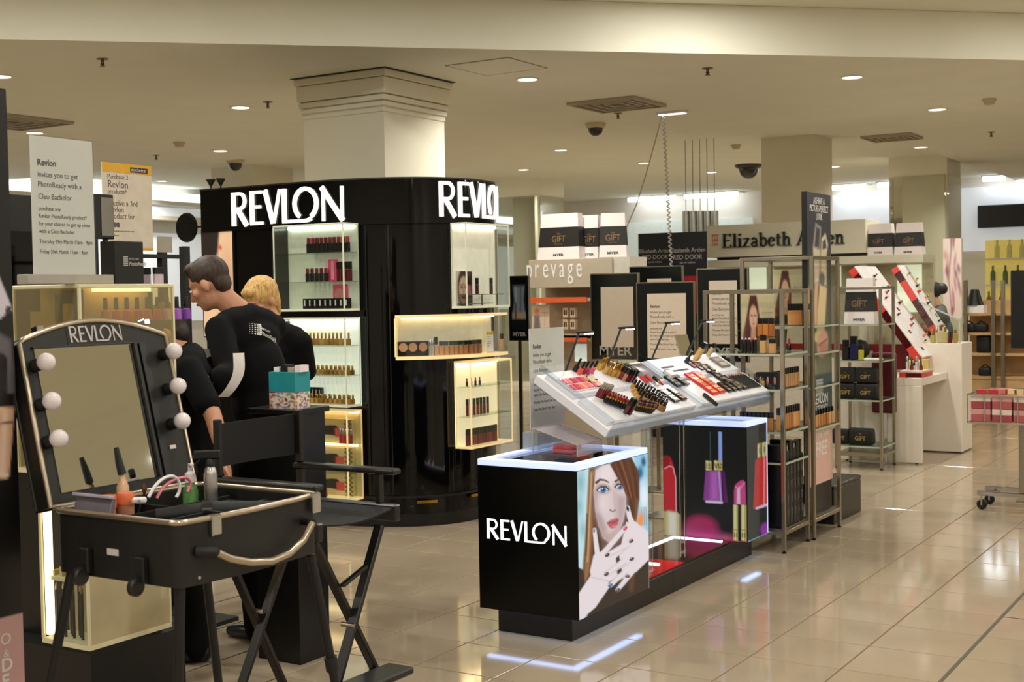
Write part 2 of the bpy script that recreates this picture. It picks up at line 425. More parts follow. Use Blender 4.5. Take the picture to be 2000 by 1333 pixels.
tag(MB().box(a.x, b.x, Y1-0.06, Y1-0.001, 1.5, Py(1300, 432, Y1-0.06).z).build('wall_panel', mat('pale_wall_panel', (215, 226, 222), rough=0.6, emit=0.25)), kind='structure')  # this panel's emission likewise imitates the strips lighting the wall
a = Py(1910, 400, Y1-0.2); b = Py(2060, 440, Y1-0.2)
tag(MB().box(a.x, b.x, Y1-0.25, Y1-0.07, b.z, a.z-0.02).build('far_shop_sign', M_satin, bevel=0.01), 'long black fascia sign high on the far wall past the mirrored column', 'sign')
# gold lit shelves far on the aisle's end
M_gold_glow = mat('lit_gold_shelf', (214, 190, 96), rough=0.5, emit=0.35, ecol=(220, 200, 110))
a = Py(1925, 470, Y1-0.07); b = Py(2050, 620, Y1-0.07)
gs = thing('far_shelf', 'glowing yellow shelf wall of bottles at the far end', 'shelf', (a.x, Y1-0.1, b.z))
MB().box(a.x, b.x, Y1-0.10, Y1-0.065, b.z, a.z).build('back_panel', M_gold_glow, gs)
M_amber = mat('amber_bottle', (150, 120, 50), rough=0.2)
for r in range(3):
    z = b.z + (a.z-b.z)*(0.08+0.33*r)
    MB().box(a.x, b.x, Y1-0.32, Y1-0.10, z, z+0.03).build('shelf_board', M_white, gs)
for k in range(14):
    x = a.x+0.08+k*(b.x-a.x-0.16)/13.0; z = b.z + (a.z-b.z)*(0.08+0.33*(k % 3))+0.031
    t = MB().lathe([(0.045, 0), (0.045, 0.2), (0.02, 0.25), (0.02, 0.33)], 8).build('perfume_bottle', [M_amber, mat('green_bottle', (90, 110, 60), rough=0.2), mat('clear_yellow_bottle', (210, 200, 120), rough=0.2)][k % 3])
    t.location = (x, Y1-0.2, z); tag(t, 'slim bottle standing on the glowing yellow far shelf', 'bottle', 'bottles on the far shelf')
# left end wall: two bright light troughs and a pale panel
for py, nth in ((383, 'upper'), (413, 'lower')):
    a = Px(262, py, X0+0.3); b = Px(392, py-4, X0+0.3)
    t = thing('light_trough', nth+' of two long light troughs on the side wall behind the yellow-topped sign', 'light', (a.x, a.y, a.z), group='light troughs')
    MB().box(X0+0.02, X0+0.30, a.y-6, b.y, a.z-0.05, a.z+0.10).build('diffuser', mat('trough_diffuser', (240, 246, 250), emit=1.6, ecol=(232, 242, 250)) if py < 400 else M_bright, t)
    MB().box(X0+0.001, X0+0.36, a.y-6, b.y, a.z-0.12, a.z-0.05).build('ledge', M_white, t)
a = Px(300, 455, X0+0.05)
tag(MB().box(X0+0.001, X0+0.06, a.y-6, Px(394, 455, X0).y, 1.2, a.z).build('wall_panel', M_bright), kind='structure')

# ------------------------------------------------------------------ ceiling fittings
M_trim = mat('white_enamel', (235, 232, 224), rough=0.4)
ring = MB().lathe([(0.082, -0.0005), (0.105, -0.0005), (0.105, -0.008), (0.098, -0.014), (0.084, -0.010), (0.082, -0.0005)], 24).mesh('trim_ring', M_trim, smooth=40)
lens = MB().lathe([(0.0, -0.0065), (0.083, -0.0065), (0.083, -0.0005)], 24).mesh('lens', M_lens)
DL_WHERE = ['at the edge above the black panel', 'between sprinkler and the thick cream column', 'above the tall white sign', 'above the yellow-topped sign', 'beside the thick cream column with access hatch',
            'alone on the smooth ceiling above the banner tower', 'beside the smoke detector near the aisle', 'above the far mirrored column', 'small and far beside the spiral cord', 'small and far above the reflective column',
            'small and far beyond the dome camera', 'small and far beneath the black dome', 'small and far behind the lit column side', 'small and far behind the yellow-topped sign']
for p, w in zip(DOWN_POS, DL_WHERE):
    t = thing('downlight', 'round recessed downlight '+w, 'downlight', p, group='recessed downlights', world=False)
    put(ring, 'trim_ring', t); put(lens, 'lens', t)
def at_ceiling(px, py, z=None):
    p = Pz(px, py, ZL)
    return p if z is None else Pz(px, py, z)
spr = MB().lathe([(0.045, 0), (0.045, -0.006), (0.012, -0.008), (0.012, -0.035), (0.02, -0.038), (0.006, -0.05), (0.022, -0.056), (0.022, -0.060), (0.0, -0.060)], 12).mesh('sprinkler_head', mat('dull_brass', (120, 104, 84), rough=0.4, metal=0.8), smooth=40)
for px, py, w in ((200, 119, 'high above the tall white sign'), (523, 203, 'beside the column next to a downlight'), (1382, 137, 'alone above the spiral cord'), (1207, 225, 'next to the ceiling diffuser'), (1936, 262, 'near the aisle smoke detector'), (305, 307, 'above the yellow-topped sign')):
    o = bpy.data.objects.new('sprinkler', spr); COL.objects.link(o); o.location = at_ceiling(px, py-4); tag(o, 'small brass ceiling sprinkler '+w, 'sprinkler', 'ceiling sprinklers')
sm = MB().lathe([(0.07, 0), (0.07, -0.02), (0.055, -0.03), (0.05, -0.055), (0.03, -0.062), (0.0, -0.062)], 16).mesh('smoke_detector', mat('detector_plastic', (196, 180, 150), rough=0.5), smooth=40)
for px, py, w in ((350, 283, 'above the yellow-topped sign'), (1932, 198, 'over the shiny aisle floor'), (1437, 288, 'by the black dome beside the plain column')):
    o = bpy.data.objects.new('smoke_detector', sm); COL.objects.link(o); o.location = at_ceiling(px, py-5, ZL if px != 1437 else ZR); tag(o, 'cream smoke detector '+w, 'detector', 'smoke detectors')
def vent(cx, cy, s, label):
    t = thing('ceiling_vent', label, 'vent', (cx, cy, ZL))
    MB().box(cx-s, cx+s, cy-s, cy+s, ZL-0.004, ZL-0.0006).build('backing', mat('vent_dark', (104, 97, 84), rough=0.7), t)
    for k in range(4):
        a = s*(1-0.24*k); w = 0.022
        fr = MB()
        for x0, x1, y0, y1 in ((-a, a, -a, -a+w), (-a, a, a-w, a), (-a, -a+w, -a+w, a-w), (a-w, a, -a+w, a-w)):
            fr.box(cx+x0, cx+x1, cy+y0, cy+y1, ZL-0.03+0.004*k, ZL-0.004)
        fr.build('louvre_frame', mat('vent_grey', (176, 166, 144), rough=0.6), t)
v = Pz(1205, 202, ZL); vent(v.x, v.y, 0.36, 'square louvred air diffuser in the ceiling near the dome camera')
v = Pz(25, 236, ZL); vent(v.x, v.y, 0.42, 'louvred air diffuser in the ceiling beside the black panel')
v = Pz(1742, 267, ZL); vent(v.x, v.y, 0.30, 'louvred air diffuser in the ceiling past the lit column')
v = Pz(970, 130, ZL); hs = 0.30
fr = MB()
for x0, x1, y0, y1 in ((-hs, hs, -hs, -hs+0.012), (-hs, hs, hs-0.012, hs), (-hs, -hs+0.012, -hs, hs), (hs-0.012, hs, -hs, hs)): fr.box(v.x+x0, v.x+x1, v.y+y0, v.y+y1, ZL-0.005, ZL-0.0005)
t = thing('access_hatch', 'flush square access hatch in the ceiling beside the cream column', 'hatch', v); fr.build('hatch_frame', mat('hatch_frame', (170, 158, 136), rough=0.7), t)
MB().box(v.x-hs+0.012, v.x+hs-0.012, v.y-hs+0.012, v.y+hs-0.012, ZL-0.004, ZL-0.0005).build('hatch_panel', M_ceil, t)
def dome(p, r, label, shell):
    t = thing('dome_camera', label, 'camera', p, group='dome cameras')
    MB().lathe([(r*1.35, 0), (r*1.35, -0.02), (r*1.15, -0.05), (r, -0.055)], 20, p).build('housing', shell, t, smooth=40)
    MB().ball((p.x, p.y, p.z-0.055), (r, r, r*1.05), 16).build('bubble', mat('smoked_bubble', (12, 13, 15), rough=0.05, coat=0.5), t, smooth=60)
dome(Pz(1163, 241, ZL), 0.085, 'cream dome camera with dark bubble near the ceiling diffuser', mat('detector_plastic', (196, 180, 150)))
dome(Pz(1462, 322, ZR), 0.16, 'large black dome camera beside the plain square column', M_satin)
dome(Pz(459, 312, ZR-0.02), 0.10, 'dark dome camera on the far column behind the black kiosk', mat('detector_plastic', (196, 180, 150)))

# LED ceiling fitting with straight cable and spiral cord
p = Pz(1313, 218, ZL)
t = thing('led_fitting', 'rectangular cool-white ceiling fitting that the spiral cord hangs from', 'light', p)
MB().box(p.x-0.16, p.x+0.16, p.y-0.05, p.y+0.05, p.z-0.025, p.z-0.0005).build('housing', M_trim, t, bevel=0.004)
MB().box(p.x-0.14, p.x+0.14, p.y-0.04, p.y+0.04, p.z-0.03, p.z-0.024).build('diffuser', mat('cool_diffuser', (240, 246, 255), emit=3.0, ecol=(214, 226, 255)), t)
top = Vector((p.x-0.10, p.y, p.z-0.02)); bot = Py(1311, 520, p.y)
pts = []
for k in range(0, 330):
    q = k/329.0; c = top.lerp(bot, q); a = q*34*2*math.pi
    pts.append(c + Vector((math.cos(a)*0.014, math.sin(a)*0.014, 0)))
tag(MB().tube(pts, 0.0065, 5).build('spiral_cord', mat('grey_cord', (190, 188, 182), rough=0.4), smooth=50), 'twisted grey spiral cord hanging straight down from the ceiling fitting', 'cord')
p0 = top + Vector((0.0, -0.03, 0)); ctrl = [Py(1284, 260, p.y-0.03), Py(1262, 340, p.y-0.03), Py(1243, 400, p.y-0.03), Py(1222, 448, p.y-0.03), Py(1180, 492, p.y-0.03)]
tag(MB().tube([p0]+ctrl, 0.006, 6).build('power_cable', mat('cream_cable', (178, 166, 140), rough=0.5), smooth=50), 'thin cream cable sagging from the ceiling fitting towards the gift bags', 'cable')

# ================================================================== product kit: each kind is made once, then placed again and again
M_cap = mat('black_cap', (14, 13, 13), rough=0.25, var=0.1)
M_gold = mat('gold_metal', (190, 150, 70), rough=0.22, metal=1.0, var=0.05)
M_silver = mat('silver_metal', (200, 200, 205), rough=0.2, metal=1.0, var=0.04)
_PM = {}
def tint(rgb, rough=0.25): return mat('tint_%d_%d_%d' % tuple(rgb), rgb, rough=rough, var=0.05)
def kit(kind, rgb, h=1.0):
    """part meshes of one product kind, base at the origin, upright; [(part name, mesh)]"""
    key = (kind, tuple(rgb), round(h, 3))
    if key in _PM: return _PM[key]
    c = tint(rgb); P = []
    if kind == 'foundation':
        P = [('bottle_body', MB().box(-0.018, 0.018, -0.013, 0.013, 0, 0.078).mesh('bottle_body', c, bevel=0.004)),
             ('bottle_cap', MB().box(-0.0155, 0.0155, -0.0115, 0.0115, 0.0785, 0.112).mesh('bottle_cap', M_cap, bevel=0.002))]
    elif kind == 'gold_bottle':
        P = [('bottle_body', MB().box(-0.0135, 0.0135, -0.0135, 0.0135, 0, 0.045).mesh('bottle_body', c, bevel=0.003)),
             ('bottle_cap', MB().lathe([(0.009, 0.0455), (0.009, 0.083), (0.008, 0.085)], 10).mesh('bottle_cap', M_gold, smooth=40))]
    elif kind == 'lipstick':
        P = [('lipstick_base', MB().lathe([(0.0105, 0), (0.0105, 0.038), (0.0095, 0.04)], 10).mesh('lipstick_base', M_cap, smooth=40)),
             ('collar', MB().lathe([(0.0085, 0.0402), (0.0085, 0.052)], 10).mesh('collar', M_gold, smooth=40)),
             ('bullet', MB().lathe([(0.0068, 0.0522), (0.0068, 0.068), (0.0045, 0.076), (0.0, 0.078)], 10).mesh('bullet', c, smooth=50))]
    elif kind == 'capped_stick':   # dark stick with a coloured top, as hung in the glass cabinet
        P = [('case_body', MB().box(-0.015, 0.015, -0.012, 0.012, 0, 0.058).mesh('case_body', M_cap, bevel=0.003)),
             ('case_top', MB().box(-0.012, 0.012, -0.010, 0.010, 0.0585, 0.092).mesh('case_top', c, bevel=0.003))]
    elif kind == 'gloss':
        P = [('tube_body', MB().box(-0.009, 0.009, -0.009, 0.009, 0, 0.062).mesh('tube_body', c, bevel=0.0015)),
             ('tube_cap', MB().box(-0.009, 0.009, -0.009, 0.009, 0.0625, 0.105).mesh('tube_cap', M_cap, bevel=0.0015))]
    elif kind == 'clear_gloss':
        P = [('tube_body', MB().lathe([(0.009, 0), (0.009, 0.06), (0.007, 0.062)], 10).mesh('tube_body', c, smooth=40)),
             ('tube_cap', MB().lathe([(0.008, 0.0625), (0.008, 0.10), (0.007, 0.102)], 10).mesh('tube_cap', M_silver, smooth=40))]
    elif kind == 'polish':
        P = [('bottle_body', MB().lathe([(0.014, 0), (0.0145, 0.002), (0.012, 0.034), (0.006, 0.038)], 10).mesh('bottle_body', c, smooth=40)),
             ('bottle_cap', MB().lathe([(0.0068, 0.0385), (0.006, 0.075), (0.0055, 0.077)], 10).mesh('bottle_cap', M_cap, smooth=40))]
    elif kind == 'compact':
        P = [('compact_case', MB().box(-0.038, 0.038, -0.011, 0.011, 0, 0.10).mesh('compact_case', M_cap, bevel=0.004)),
             ('powder_pan', MB().lathe([(0.0, 0), (0.03, 0), (0.03, 0.003), (0.0, 0.003)], 20, (0, -0.0112, 0.06), Matrix(((1, 0, 0), (0, 0, -1), (0, 1, 0)))).mesh('powder_pan', c))]
    elif kind == 'carton':
        P = [('carton_body', MB().box(-0.02, 0.02, -0.02, 0.02, 0, 0.07).mesh('carton_body', M_cap, bevel=0.001)),
             ('carton_panel', MB().box(-0.006, 0.006, -0.0212, -0.0202, 0.02, 0.06).mesh('carton_panel', c))]
    elif kind == 'pencil':
        P = [('pencil_body', MB().lathe([(0.004, 0), (0.004, 0.11)], 8).mesh('pencil_body', M_cap, smooth=40)),
             ('pencil_tip', MB().lathe([(0.004, 0.1102), (0.004, 0.118), (0.0, 0.13)], 8).mesh('pencil_tip', c, smooth=40))]
    elif kind == 'pan':            # flat square powder pan
        P = [('palette_case', MB().box(-0.026, 0.026, -0.018, 0.018, 0, 0.008).mesh('palette_case', M_cap, bevel=0.002)),
             ('powder', MB().box(-0.021, 0.021, -0.013, 0.013, 0.0082, 0.0095).mesh('powder', c))]
    elif kind == 'jar':
        P = [('jar_body', MB().lathe([(0.02, 0), (0.021, 0.004), (0.021, 0.03), (0.019, 0.032)], 14).mesh('jar_body', c, smooth=40)),
             ('jar_lid', MB().lathe([(0.022, 0.0325), (0.022, 0.048), (0.02, 0.05)], 14).mesh('jar_lid', M_cap, smooth=40))]
    elif kind == 'spray':
        P = [('bottle_body', MB().box(-0.017, 0.017, -0.012, 0.012, 0, 0.07).mesh('bottle_body', c, bevel=0.005)),
             ('bottle_cap', MB().lathe([(0.009, 0.0705), (0.009, 0.1), (0.0, 0.102)], 10).mesh('bottle_cap', M_gold, smooth=40))]
    _PM[key] = P
    return P
CATS = {'foundation': 'bottle', 'gold_bottle': 'bottle', 'lipstick': 'lipstick', 'capped_stick': 'lipstick', 'gloss': 'lip gloss', 'clear_gloss': 'lip gloss', 'polish': 'nail polish', 'compact': 'compact',
        'carton': 'box', 'pencil': 'pencil', 'pan': 'palette', 'jar': 'jar', 'spray': 'perfume'}
NAMES = {'foundation': 'foundation_bottle', 'gold_bottle': 'nail_polish_bottle', 'capped_stick': 'lipstick_case', 'gloss': 'lip_gloss', 'clear_gloss': 'clear_lip_gloss', 'polish': 'nail_polish', 'compact': 'powder_compact', 'carton': 'product_carton', 'pencil': 'eye_pencil', 'pan': 'powder_palette', 'jar': 'cream_jar', 'spray': 'perfume_bottle'}
def product(kind, rgb, loc, label, group=None, rot=0.0, scale=1.0, M=None):
    t = bpy.data.objects.new(NAMES.get(kind, kind), None); COL.objects.link(t); t.empty_display_size = 0.02
    R3 = (M if M is not None else Matrix.Identity(3)) @ Matrix.Rotation(rot, 3, 'Z')
    S = scale if hasattr(scale, '__len__') else (scale,)*3
    t.matrix_world = Matrix.Translation(Vector(loc)) @ R3.to_4x4() @ Matrix.Diagonal((S[0], S[1], S[2], 1))
    tag(t, label, CATS[kind], group)
    for nm, me in kit(kind, rgb): put(me, nm, t)
    return t

# ------------------------------------------------------------------ the wordmark, as strokes on a unit cap height
def arc(cx, cy, rx, ry, a0, a1, n=18): return [(cx+rx*math.cos(math.radians(a0+(a1-a0)*i/n)), cy+ry*math.sin(math.radians(a0+(a1-a0)*i/n))) for i in range(n+1)]
def stroke(pts, w, w1=None):
    """outline quads of a polyline of width w..w1"""
    L = []; n = len(pts)
    for i, (x, y) in enumerate(pts):
        a = pts[max(i-1, 0)]; b = pts[min(i+1, n-1)]
        dx, dy = b[0]-a[0], b[1]-a[1]; l = math.hypot(dx, dy) or 1; ww = (w if w1 is None else w+(w1-w)*i/(n-1))/2
        L.append(((x-dy/l*ww, y+dx/l*ww), (x+dy/l*ww, y-dx/l*ww)))
    return [[L[i][1], L[i+1][1], L[i+1][0], L[i][0]] for i in range(n-1)]
def sub(quads, step=0.12):
    out = []
    for q in quads:
        n = max(1, int(max(math.dist(q[0], q[1]), 0.001)/step))
        m = max(1, int(max(math.dist(q[0], q[3]), 0.001)/step))
        f = lambda u, v: tuple((q[0][k]*(1-u)+q[1][k]*u)*(1-v)+(q[3][k]*(1-u)+q[2][k]*u)*v for k in (0, 1))
        out += [[f(i/n, j/m), f((i+1)/n, j/m), f((i+1)/n, (j+1)/m), f(i/n, (j+1)/m)] for i in range(n) for j in range(m)]
    return out
T = 0.135; t_ = 0.09
rect = lambda x0, y0, x1, y1: [(x0, y0), (x1, y0), (x1, y1), (x0, y1)]
LOGO = [
 ('R', [rect(0, 0, T, 1)] + stroke([(T, 0.955), (0.31, 0.955)] + arc(0.31, 0.73, 0.21, 0.225, 90, -90) + [(T, 0.505)], t_) + stroke([(0.22, 0.50), (0.58, 0.0)], T*1.05)),
 ('E', [rect(0.74, 0, 0.74+T, 1), rect(0.74+T, 0.91, 1.20, 1), rect(0.74+T, 0.48, 1.15, 0.57), rect(0.74+T, 0, 1.22, 0.09)]),
 ('V', stroke([(1.33, 1.0), (1.62, 0.02)], T) + stroke([(1.90, 1.0), (1.65, 0.02)], 0.075)),
 ('L', [rect(2.00, 0, 2.00+T, 1), rect(2.00+T, 0.0, 2.86, 0.09)]),
 ('O', stroke(arc(2.86, 0.53, 0.40, 0.43, 236, -60, 36), 0.115) + stroke(arc(2.86, 0.475, 0.40, 0.43, -60, -90, 6), 0.10)),
 ('N', [rect(3.46, 0, 3.46+0.08, 0.97), rect(4.07, 0, 4.15, 0.97)] + stroke([(3.45, 0.97), (4.13, 0.0)], 0.14)),
]
LOGO_W = 4.15
def wordmark(place, cap, thick, material, parent, step=0.12):
    """one mesh per letter; place(x, y, d) maps wordmark coordinates (metres) and proud distance to a point"""
    for ch, quads in LOGO:
        mb = MB()
        for q in sub(quads, step):
            if sum(q[i][0]*q[(i+1) % 4][1]-q[(i+1) % 4][0]*q[i][1] for i in range(4)) < 0: q = q[::-1]
            mb.prism([(x*cap, y*cap) for x, y in q], lambda x, y: place(x, y, 0.0003), lambda x, y: place(x, y, thick))
        mb.build('letter_'+ch.lower(), material, parent)

# ================================================================== black kiosk round the cream column
KTOP = 2.375
def smooth_plan(pts, n=8):
    out = []
    for i in range(len(pts)-1):
        p0, p1, p2, p3 = [Vector(pts[max(0, min(len(pts)-1, i+k))]) for k in (-1, 0, 1, 2)]
        for q in range(n):
            t = q/n; out.append(0.5*((2*p1)+(p2-p0)*t+(2*p0-5*p1+4*p2-p3)*t*t+(3*p1-p0-3*p2+p3)*t**3))
    out.append(Vector(pts[-1])); return out
KF = 6.93; KXL = -6.98
front = [(KXL, KF), (-6.6, KF), (-6.2, KF), (-5.85, 6.935), (-5.62, 6.965), (-5.40, 7.04), (-5.22, 7.16), (-5.09, 7.33), (-5.035, 7.54), (-5.045, 7.76), (-5.12, 7.96), (-5.28, 8.13), (-5.55, 8.27), (-5.9, 8.34)]
PLAN = smooth_plan([Vector((x, y)) for x, y in front])
PL = [0.0]
for a, b in zip(PLAN, PLAN[1:]): PL.append(PL[-1]+(b-a).length)
def plan_at(s):
    s = max(0.0, min(PL[-1]-1e-6, s))
    i = int(np.searchsorted(PL, s, side='right'))-1; i = min(i, len(PLAN)-2)
    t = (s-PL[i])/(PL[i+1]-PL[i]); p = PLAN[i].lerp(PLAN[i+1], t)
    d = (PLAN[min(i+2, len(PLAN)-1)]-PLAN[i]).normalized() if t > 0.5 else (PLAN[i+1]-PLAN[max(i-1, 0)]).normalized()
    return p, Vector((d.y, -d.x)), d
def offset_plan(d): return [tuple(plan_at(s)[0]+plan_at(s)[1]*d) for s in PL]
KB = Vector((-6.1, 7.7, 0))
kiosk = thing('display_kiosk', 'tall glossy black rounded kiosk with white lettering, built round the cream column', 'kiosk', KB)
closing = [(-6.43, 8.39), (KXL, 8.39)]
def kprism(name, d, z0, z1, m, **k):
    return MB().prism(offset_plan(d)+closing, lambda x, y: (x, y, z0), lambda x, y: (x, y, z1)).build(name, m, kiosk, smooth=35, **k)
kprism('kiosk_body', 0.0, 0.09, 2.07, M_gloss)
kprism('plinth', -0.004, 0.0, 0.088, M_satin)
fascia = kprism('fascia', 0.03, 2.072, KTOP, M_gloss)
MB().prism(offset_plan(0.035)+closing, lambda x, y: (x, y, KTOP+0.0005), lambda x, y: (x, y, KTOP+0.012)).build('top_cap', M_satin, kiosk, smooth=35)
MB().prism(offset_plan(0.02)+closing, lambda x, y: (x, y, 0.20), lambda x, y: (x, y, 0.215)).build('skirting_line', M_satin, kiosk, smooth=35)
M_letter = mat('lit_white_letter', (250, 248, 244), rough=0.35, emit=0.85, ecol=(255, 248, 238))
def s_of(px, py, off=0.03):
    """arc length where the sight line through a measured point meets the fascia"""
    best = (1e9, 0)
    for s in np.linspace(0, PL[-1], 900):
        p, n, d = plan_at(s); p = p+n*off
        q = proj((p.x, p.y, 2.2)); 
        v = Vector((p.x, p.y)).normalized()
        if n.dot(v) > 0.02: continue
        if abs(q[0]-px) < best[0]: best = (abs(q[0]-px), s)
    return best[1]
sA, sB = s_of(455, 400), s_of(672, 400)
capA = (sB-sA)/LOGO_W
def on_fascia(s0, z0):
    def f(x, y, d):
        p, n, _ = plan_at(s0+x); p = p+n*(0.03+d); return (p.x, p.y, z0+y)
    return f
wordmark(on_fascia(sA, 2.105), capA, 0.018, M_letter, fascia, 0.10)
sC = s_of(857, 400)
wordmark(lambda x, y, d: on_fascia(sC, 2.118)(x*0.80, y, d), capA, 0.018, M_letter, fascia, 0.10)
print('logo cap', capA, sA, sB, sC, PL[-1])
# vertical panel joints and gold pulls
M_seam = mat('seam_dark', (30, 30, 32), rough=0.3)
for px in (530, 712, 757, 875):
    s = s_of(px, 700, 0.0); p, n, d = plan_at(s)
    mb = MB(); q = p+n*0.0015
    mb.bar((q.x, q.y, 0.22), (q.x, q.y, 2.065), 0.006, 0.004, up=(n.x, n.y, 0)); mb.build('panel_joint', M_seam, kiosk)
for px0, px1, py in ((802, 841, 981), (904, 938, 968)):
    mb = MB(); pts = []
    for s in np.linspace(s_of(px0, py, 0), s_of(px1, py, 0), 6):
        p, n, d = plan_at(s); p = p+n*0.02; pts.append(p)
    z = 0.205 + 0.03
    pp = plan_at((s_of(px0, py, 0)+s_of(px1, py, 0))/2)[0]; zz = CAM_H
    dep = proj((pp.x, pp.y, 0.3))[2]; z = CAM_H-(py-577)*dep/F_PX
    for a, b in zip(pts, pts[1:]): mb.bar((a.x, a.y, z), (b.x, b.y, z), 0.018, 0.02)
    mb.build('drawer_pull', M_gold, kiosk)
# advert panel in the recess at the end of the fascia
def heart_print(X, Y):
    p = Paint(X, Y, (222, 186, 150)); p.poly([(-0.1, -0.1), (0.62, -0.1), (0.52, 0.22), (0.2, 0.42), (-0.1, 0.5)], (38, 30, 26), 0.08)
    p.ell(0.85, 0.75, 0.3, 0.5, (196, 150, 118), 0.3)
    for x, y in ((0.62, 0.3), (0.78, 0.42), (0.56, 0.56), (0.85, 0.62), (0.74, 0.85), (0.6, 0.16)): p.ell(x, y, 0.05, 0.022, (196, 60, 52), 0.03)
    return p.c
a = Py(392, 450, KF-0.02); b = Py(460, 660, KF-0.02)
ad = thing('advert_panel', 'tall lit advert panel with skin tones and small red hearts on the kiosk end', 'panel', (a.x, KF-0.012, b.z))
MB().box(a.x, b.x, KF-0.018, KF-0.001, b.z, a.z).build('light_panel', M_satin, ad)
print_sheet('advert_print', (a.x+0.01, KF-0.0195, a.z-0.01), (b.x-a.x-0.02, 0, 0), (0, 0, b.z-a.z+0.02), 30, 60, heart_print, printed('backlit_warm', emit=0.45), ad)
# two small arm spotlights and round mirror at the kiosk end
for k, px in enumerate((388, 413)):
    p = Vector((KXL+0.03+0.10*k, KF+0.05, 0))
    t = thing('spotlight', ('first' if k == 0 else 'second')+' small black cone spotlight standing on top of the kiosk end', 'spotlight', (p.x, p.y, KTOP+0.0125), group='kiosk spotlights')
    MB().tube([(p.x, p.y, KTOP+0.0125), (p.x, p.y, KTOP+0.04)], 0.006, 6).build('arm', M_black, t)
    MB().lathe([(0.008, 0.0), (0.035, 0.045), (0.035, 0.05)], 12, (p.x, p.y, KTOP+0.04)).build('lamp_head', M_black, t, smooth=40)
p = Py(378, 445, KF+0.1); 
rm = thing('round_mirror', 'round black shaving-style mirror fixed to the kiosk end', 'mirror', (KXL-0.012, p.y, p.z))
c = Vector((p.x-0.02, KF+0.06, p.z)); Mx = Matrix(((1, 0, 0), (0, 0, -1), (0, 1, 0)))
MB().lathe([(0, 0), (0.105, 0), (0.112, 0.008), (0.105, 0.02), (0, 0.02)], 28, c, Mx).build('mirror_rim', M_satin, rm, smooth=40)
MB().lathe([(0, 0.0205), (0.098, 0.0205), (0.098, 0.022), (0, 0.022)], 28, c, Mx).build('mirror_glass', mat('dark_mirror', (60, 62, 60), rough=0.08, metal=0.9), rm)
MB().bar(c, (KXL, KF+0.05, c.z), 0.012, 0.012).build('bracket', M_satin, rm)

# ------------------------------------------------------------------ glass display cases on the kiosk
M_edge = mat('acrylic_edge', (214, 214, 190), rough=0.2, emit=0.12, ecol=(235, 240, 214))
M_warm_edge = mat('warm_acrylic_edge', (236, 214, 160), rough=0.2, emit=0.35, ecol=(255, 226, 168))
M_glow_cool = mat('case_light_cool', (246, 250, 240), rough=0.5, emit=6.0, ecol=(240, 250, 236))
M_glow_warm = mat('case_light_warm', (255, 238, 200), rough=0.5, emit=6.0, ecol=(255, 226, 176))
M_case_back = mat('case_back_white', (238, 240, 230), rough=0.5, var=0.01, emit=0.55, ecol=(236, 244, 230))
def case(name, label, x0, x1, y0, y1, z0, z1, back, edge, glow, shelves=(), open_face='-y', back_mat=None, lamp_z=None, e=0.008):
    """glass box with bright edges. back: the side ('+y' or '-x') fixed to the kiosk"""
    t = thing(name, label, 'display case', ((x0+x1)/2, (y0+y1)/2, z0), group='lit glass cases on the black kiosk')
    bm_ = back_mat or M_case_back
    if back == '+y': MB().box(x0, x1, y1-0.006, y1, z0, z1).build('back_panel', bm_, t)
    else: MB().box(x0, x0+0.006, y0, y1, z0, z1).build('back_panel', bm_, t)
    MB().box(x0, x1, y0, y1, z0, z0+0.016).build('case_floor', edge, t, bevel=0.002)
    MB().box(x0, x1, y0, y1, z1-0.012, z1).build('case_roof', edge, t, bevel=0.002)
    for x in (x0+e/2, x1-e/2):
        for y in (y0+e/2, y1-e/2):
            MB().box(x-e/2, x+e/2, y-e/2, y+e/2, z0+0.016, z1-0.012).build('edge_post', edge, t)
    if back == '+y':
        MB().box(x0+e, x1-e, y0, y0+0.003, z0+0.016, z1-0.012).build('glass_panel', M_glass, t)
        for x in (x0, x1-0.003): MB().box(x, x+0.003, y0+e, y1-e, z0+0.016, z1-0.012).build('glass_panel', M_glass, t)
        MB().box(x0+0.02, x1-0.02, y1-0.03, y1-0.008, z1-0.026, z1-0.013).build('light_strip', glow, t)
    else:
        MB().box(x1-0.003, x1, y0+e, y1-e, z0+0.016, z1-0.012).build('glass_panel', M_glass, t)
        for y in (y0, y1-0.003): MB().box(x0+e, x1-e, y, y+0.003, z0+0.016, z1-0.012).build('glass_panel', M_glass, t)
        MB().box(x0+0.008, x0+0.03, y0+0.02, y1-0.02, z1-0.026, z1-0.013).build('light_strip', glow, t)
    for z in shelves:
        MB().box(x0+0.006, x1-0.006, y0+0.006, y1-0.007, z, z+0.006).build('glass_shelf', glass('shelf_glass', (236, 244, 232), 0.95), t)
    return t
r_ = Py(701, 520, KF-0.001); XR_ = r_.x                     # right edge of the front cases
YF_ = Px(671, 520, XR_).y                                   # their front plane
XL_ = Py(534, 520, YF_).x
zt = lambda py: Py(671, py, YF_).z
z_a = [zt(434), zt(608)]; z_b = [zt(621), zt(797)]; z_c = [zt(804), zt(981)]
print('cases', XL_, XR_, YF_, z_a, z_b, z_c)
sh = lambda z0, z1, fr: [z0+(z1-z0)*q for q in fr]
A0, A1 = z_a[1], z_a[0]
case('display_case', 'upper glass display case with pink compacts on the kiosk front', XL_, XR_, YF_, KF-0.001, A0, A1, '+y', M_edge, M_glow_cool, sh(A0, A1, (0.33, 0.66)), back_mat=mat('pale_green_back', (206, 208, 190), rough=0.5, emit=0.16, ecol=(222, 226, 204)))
B0, B1 = z_b[1], z_b[0]
case('display_case', 'middle brightly lit glass case with rows of golden bottles on the kiosk front', XL_, XR_, YF_, KF-0.001, B0, B1, '+y', M_edge, mat('case_light_strong', (246, 250, 240), emit=14.0, ecol=(240, 252, 238)), sh(B0, B1, (0.345, 0.68)))
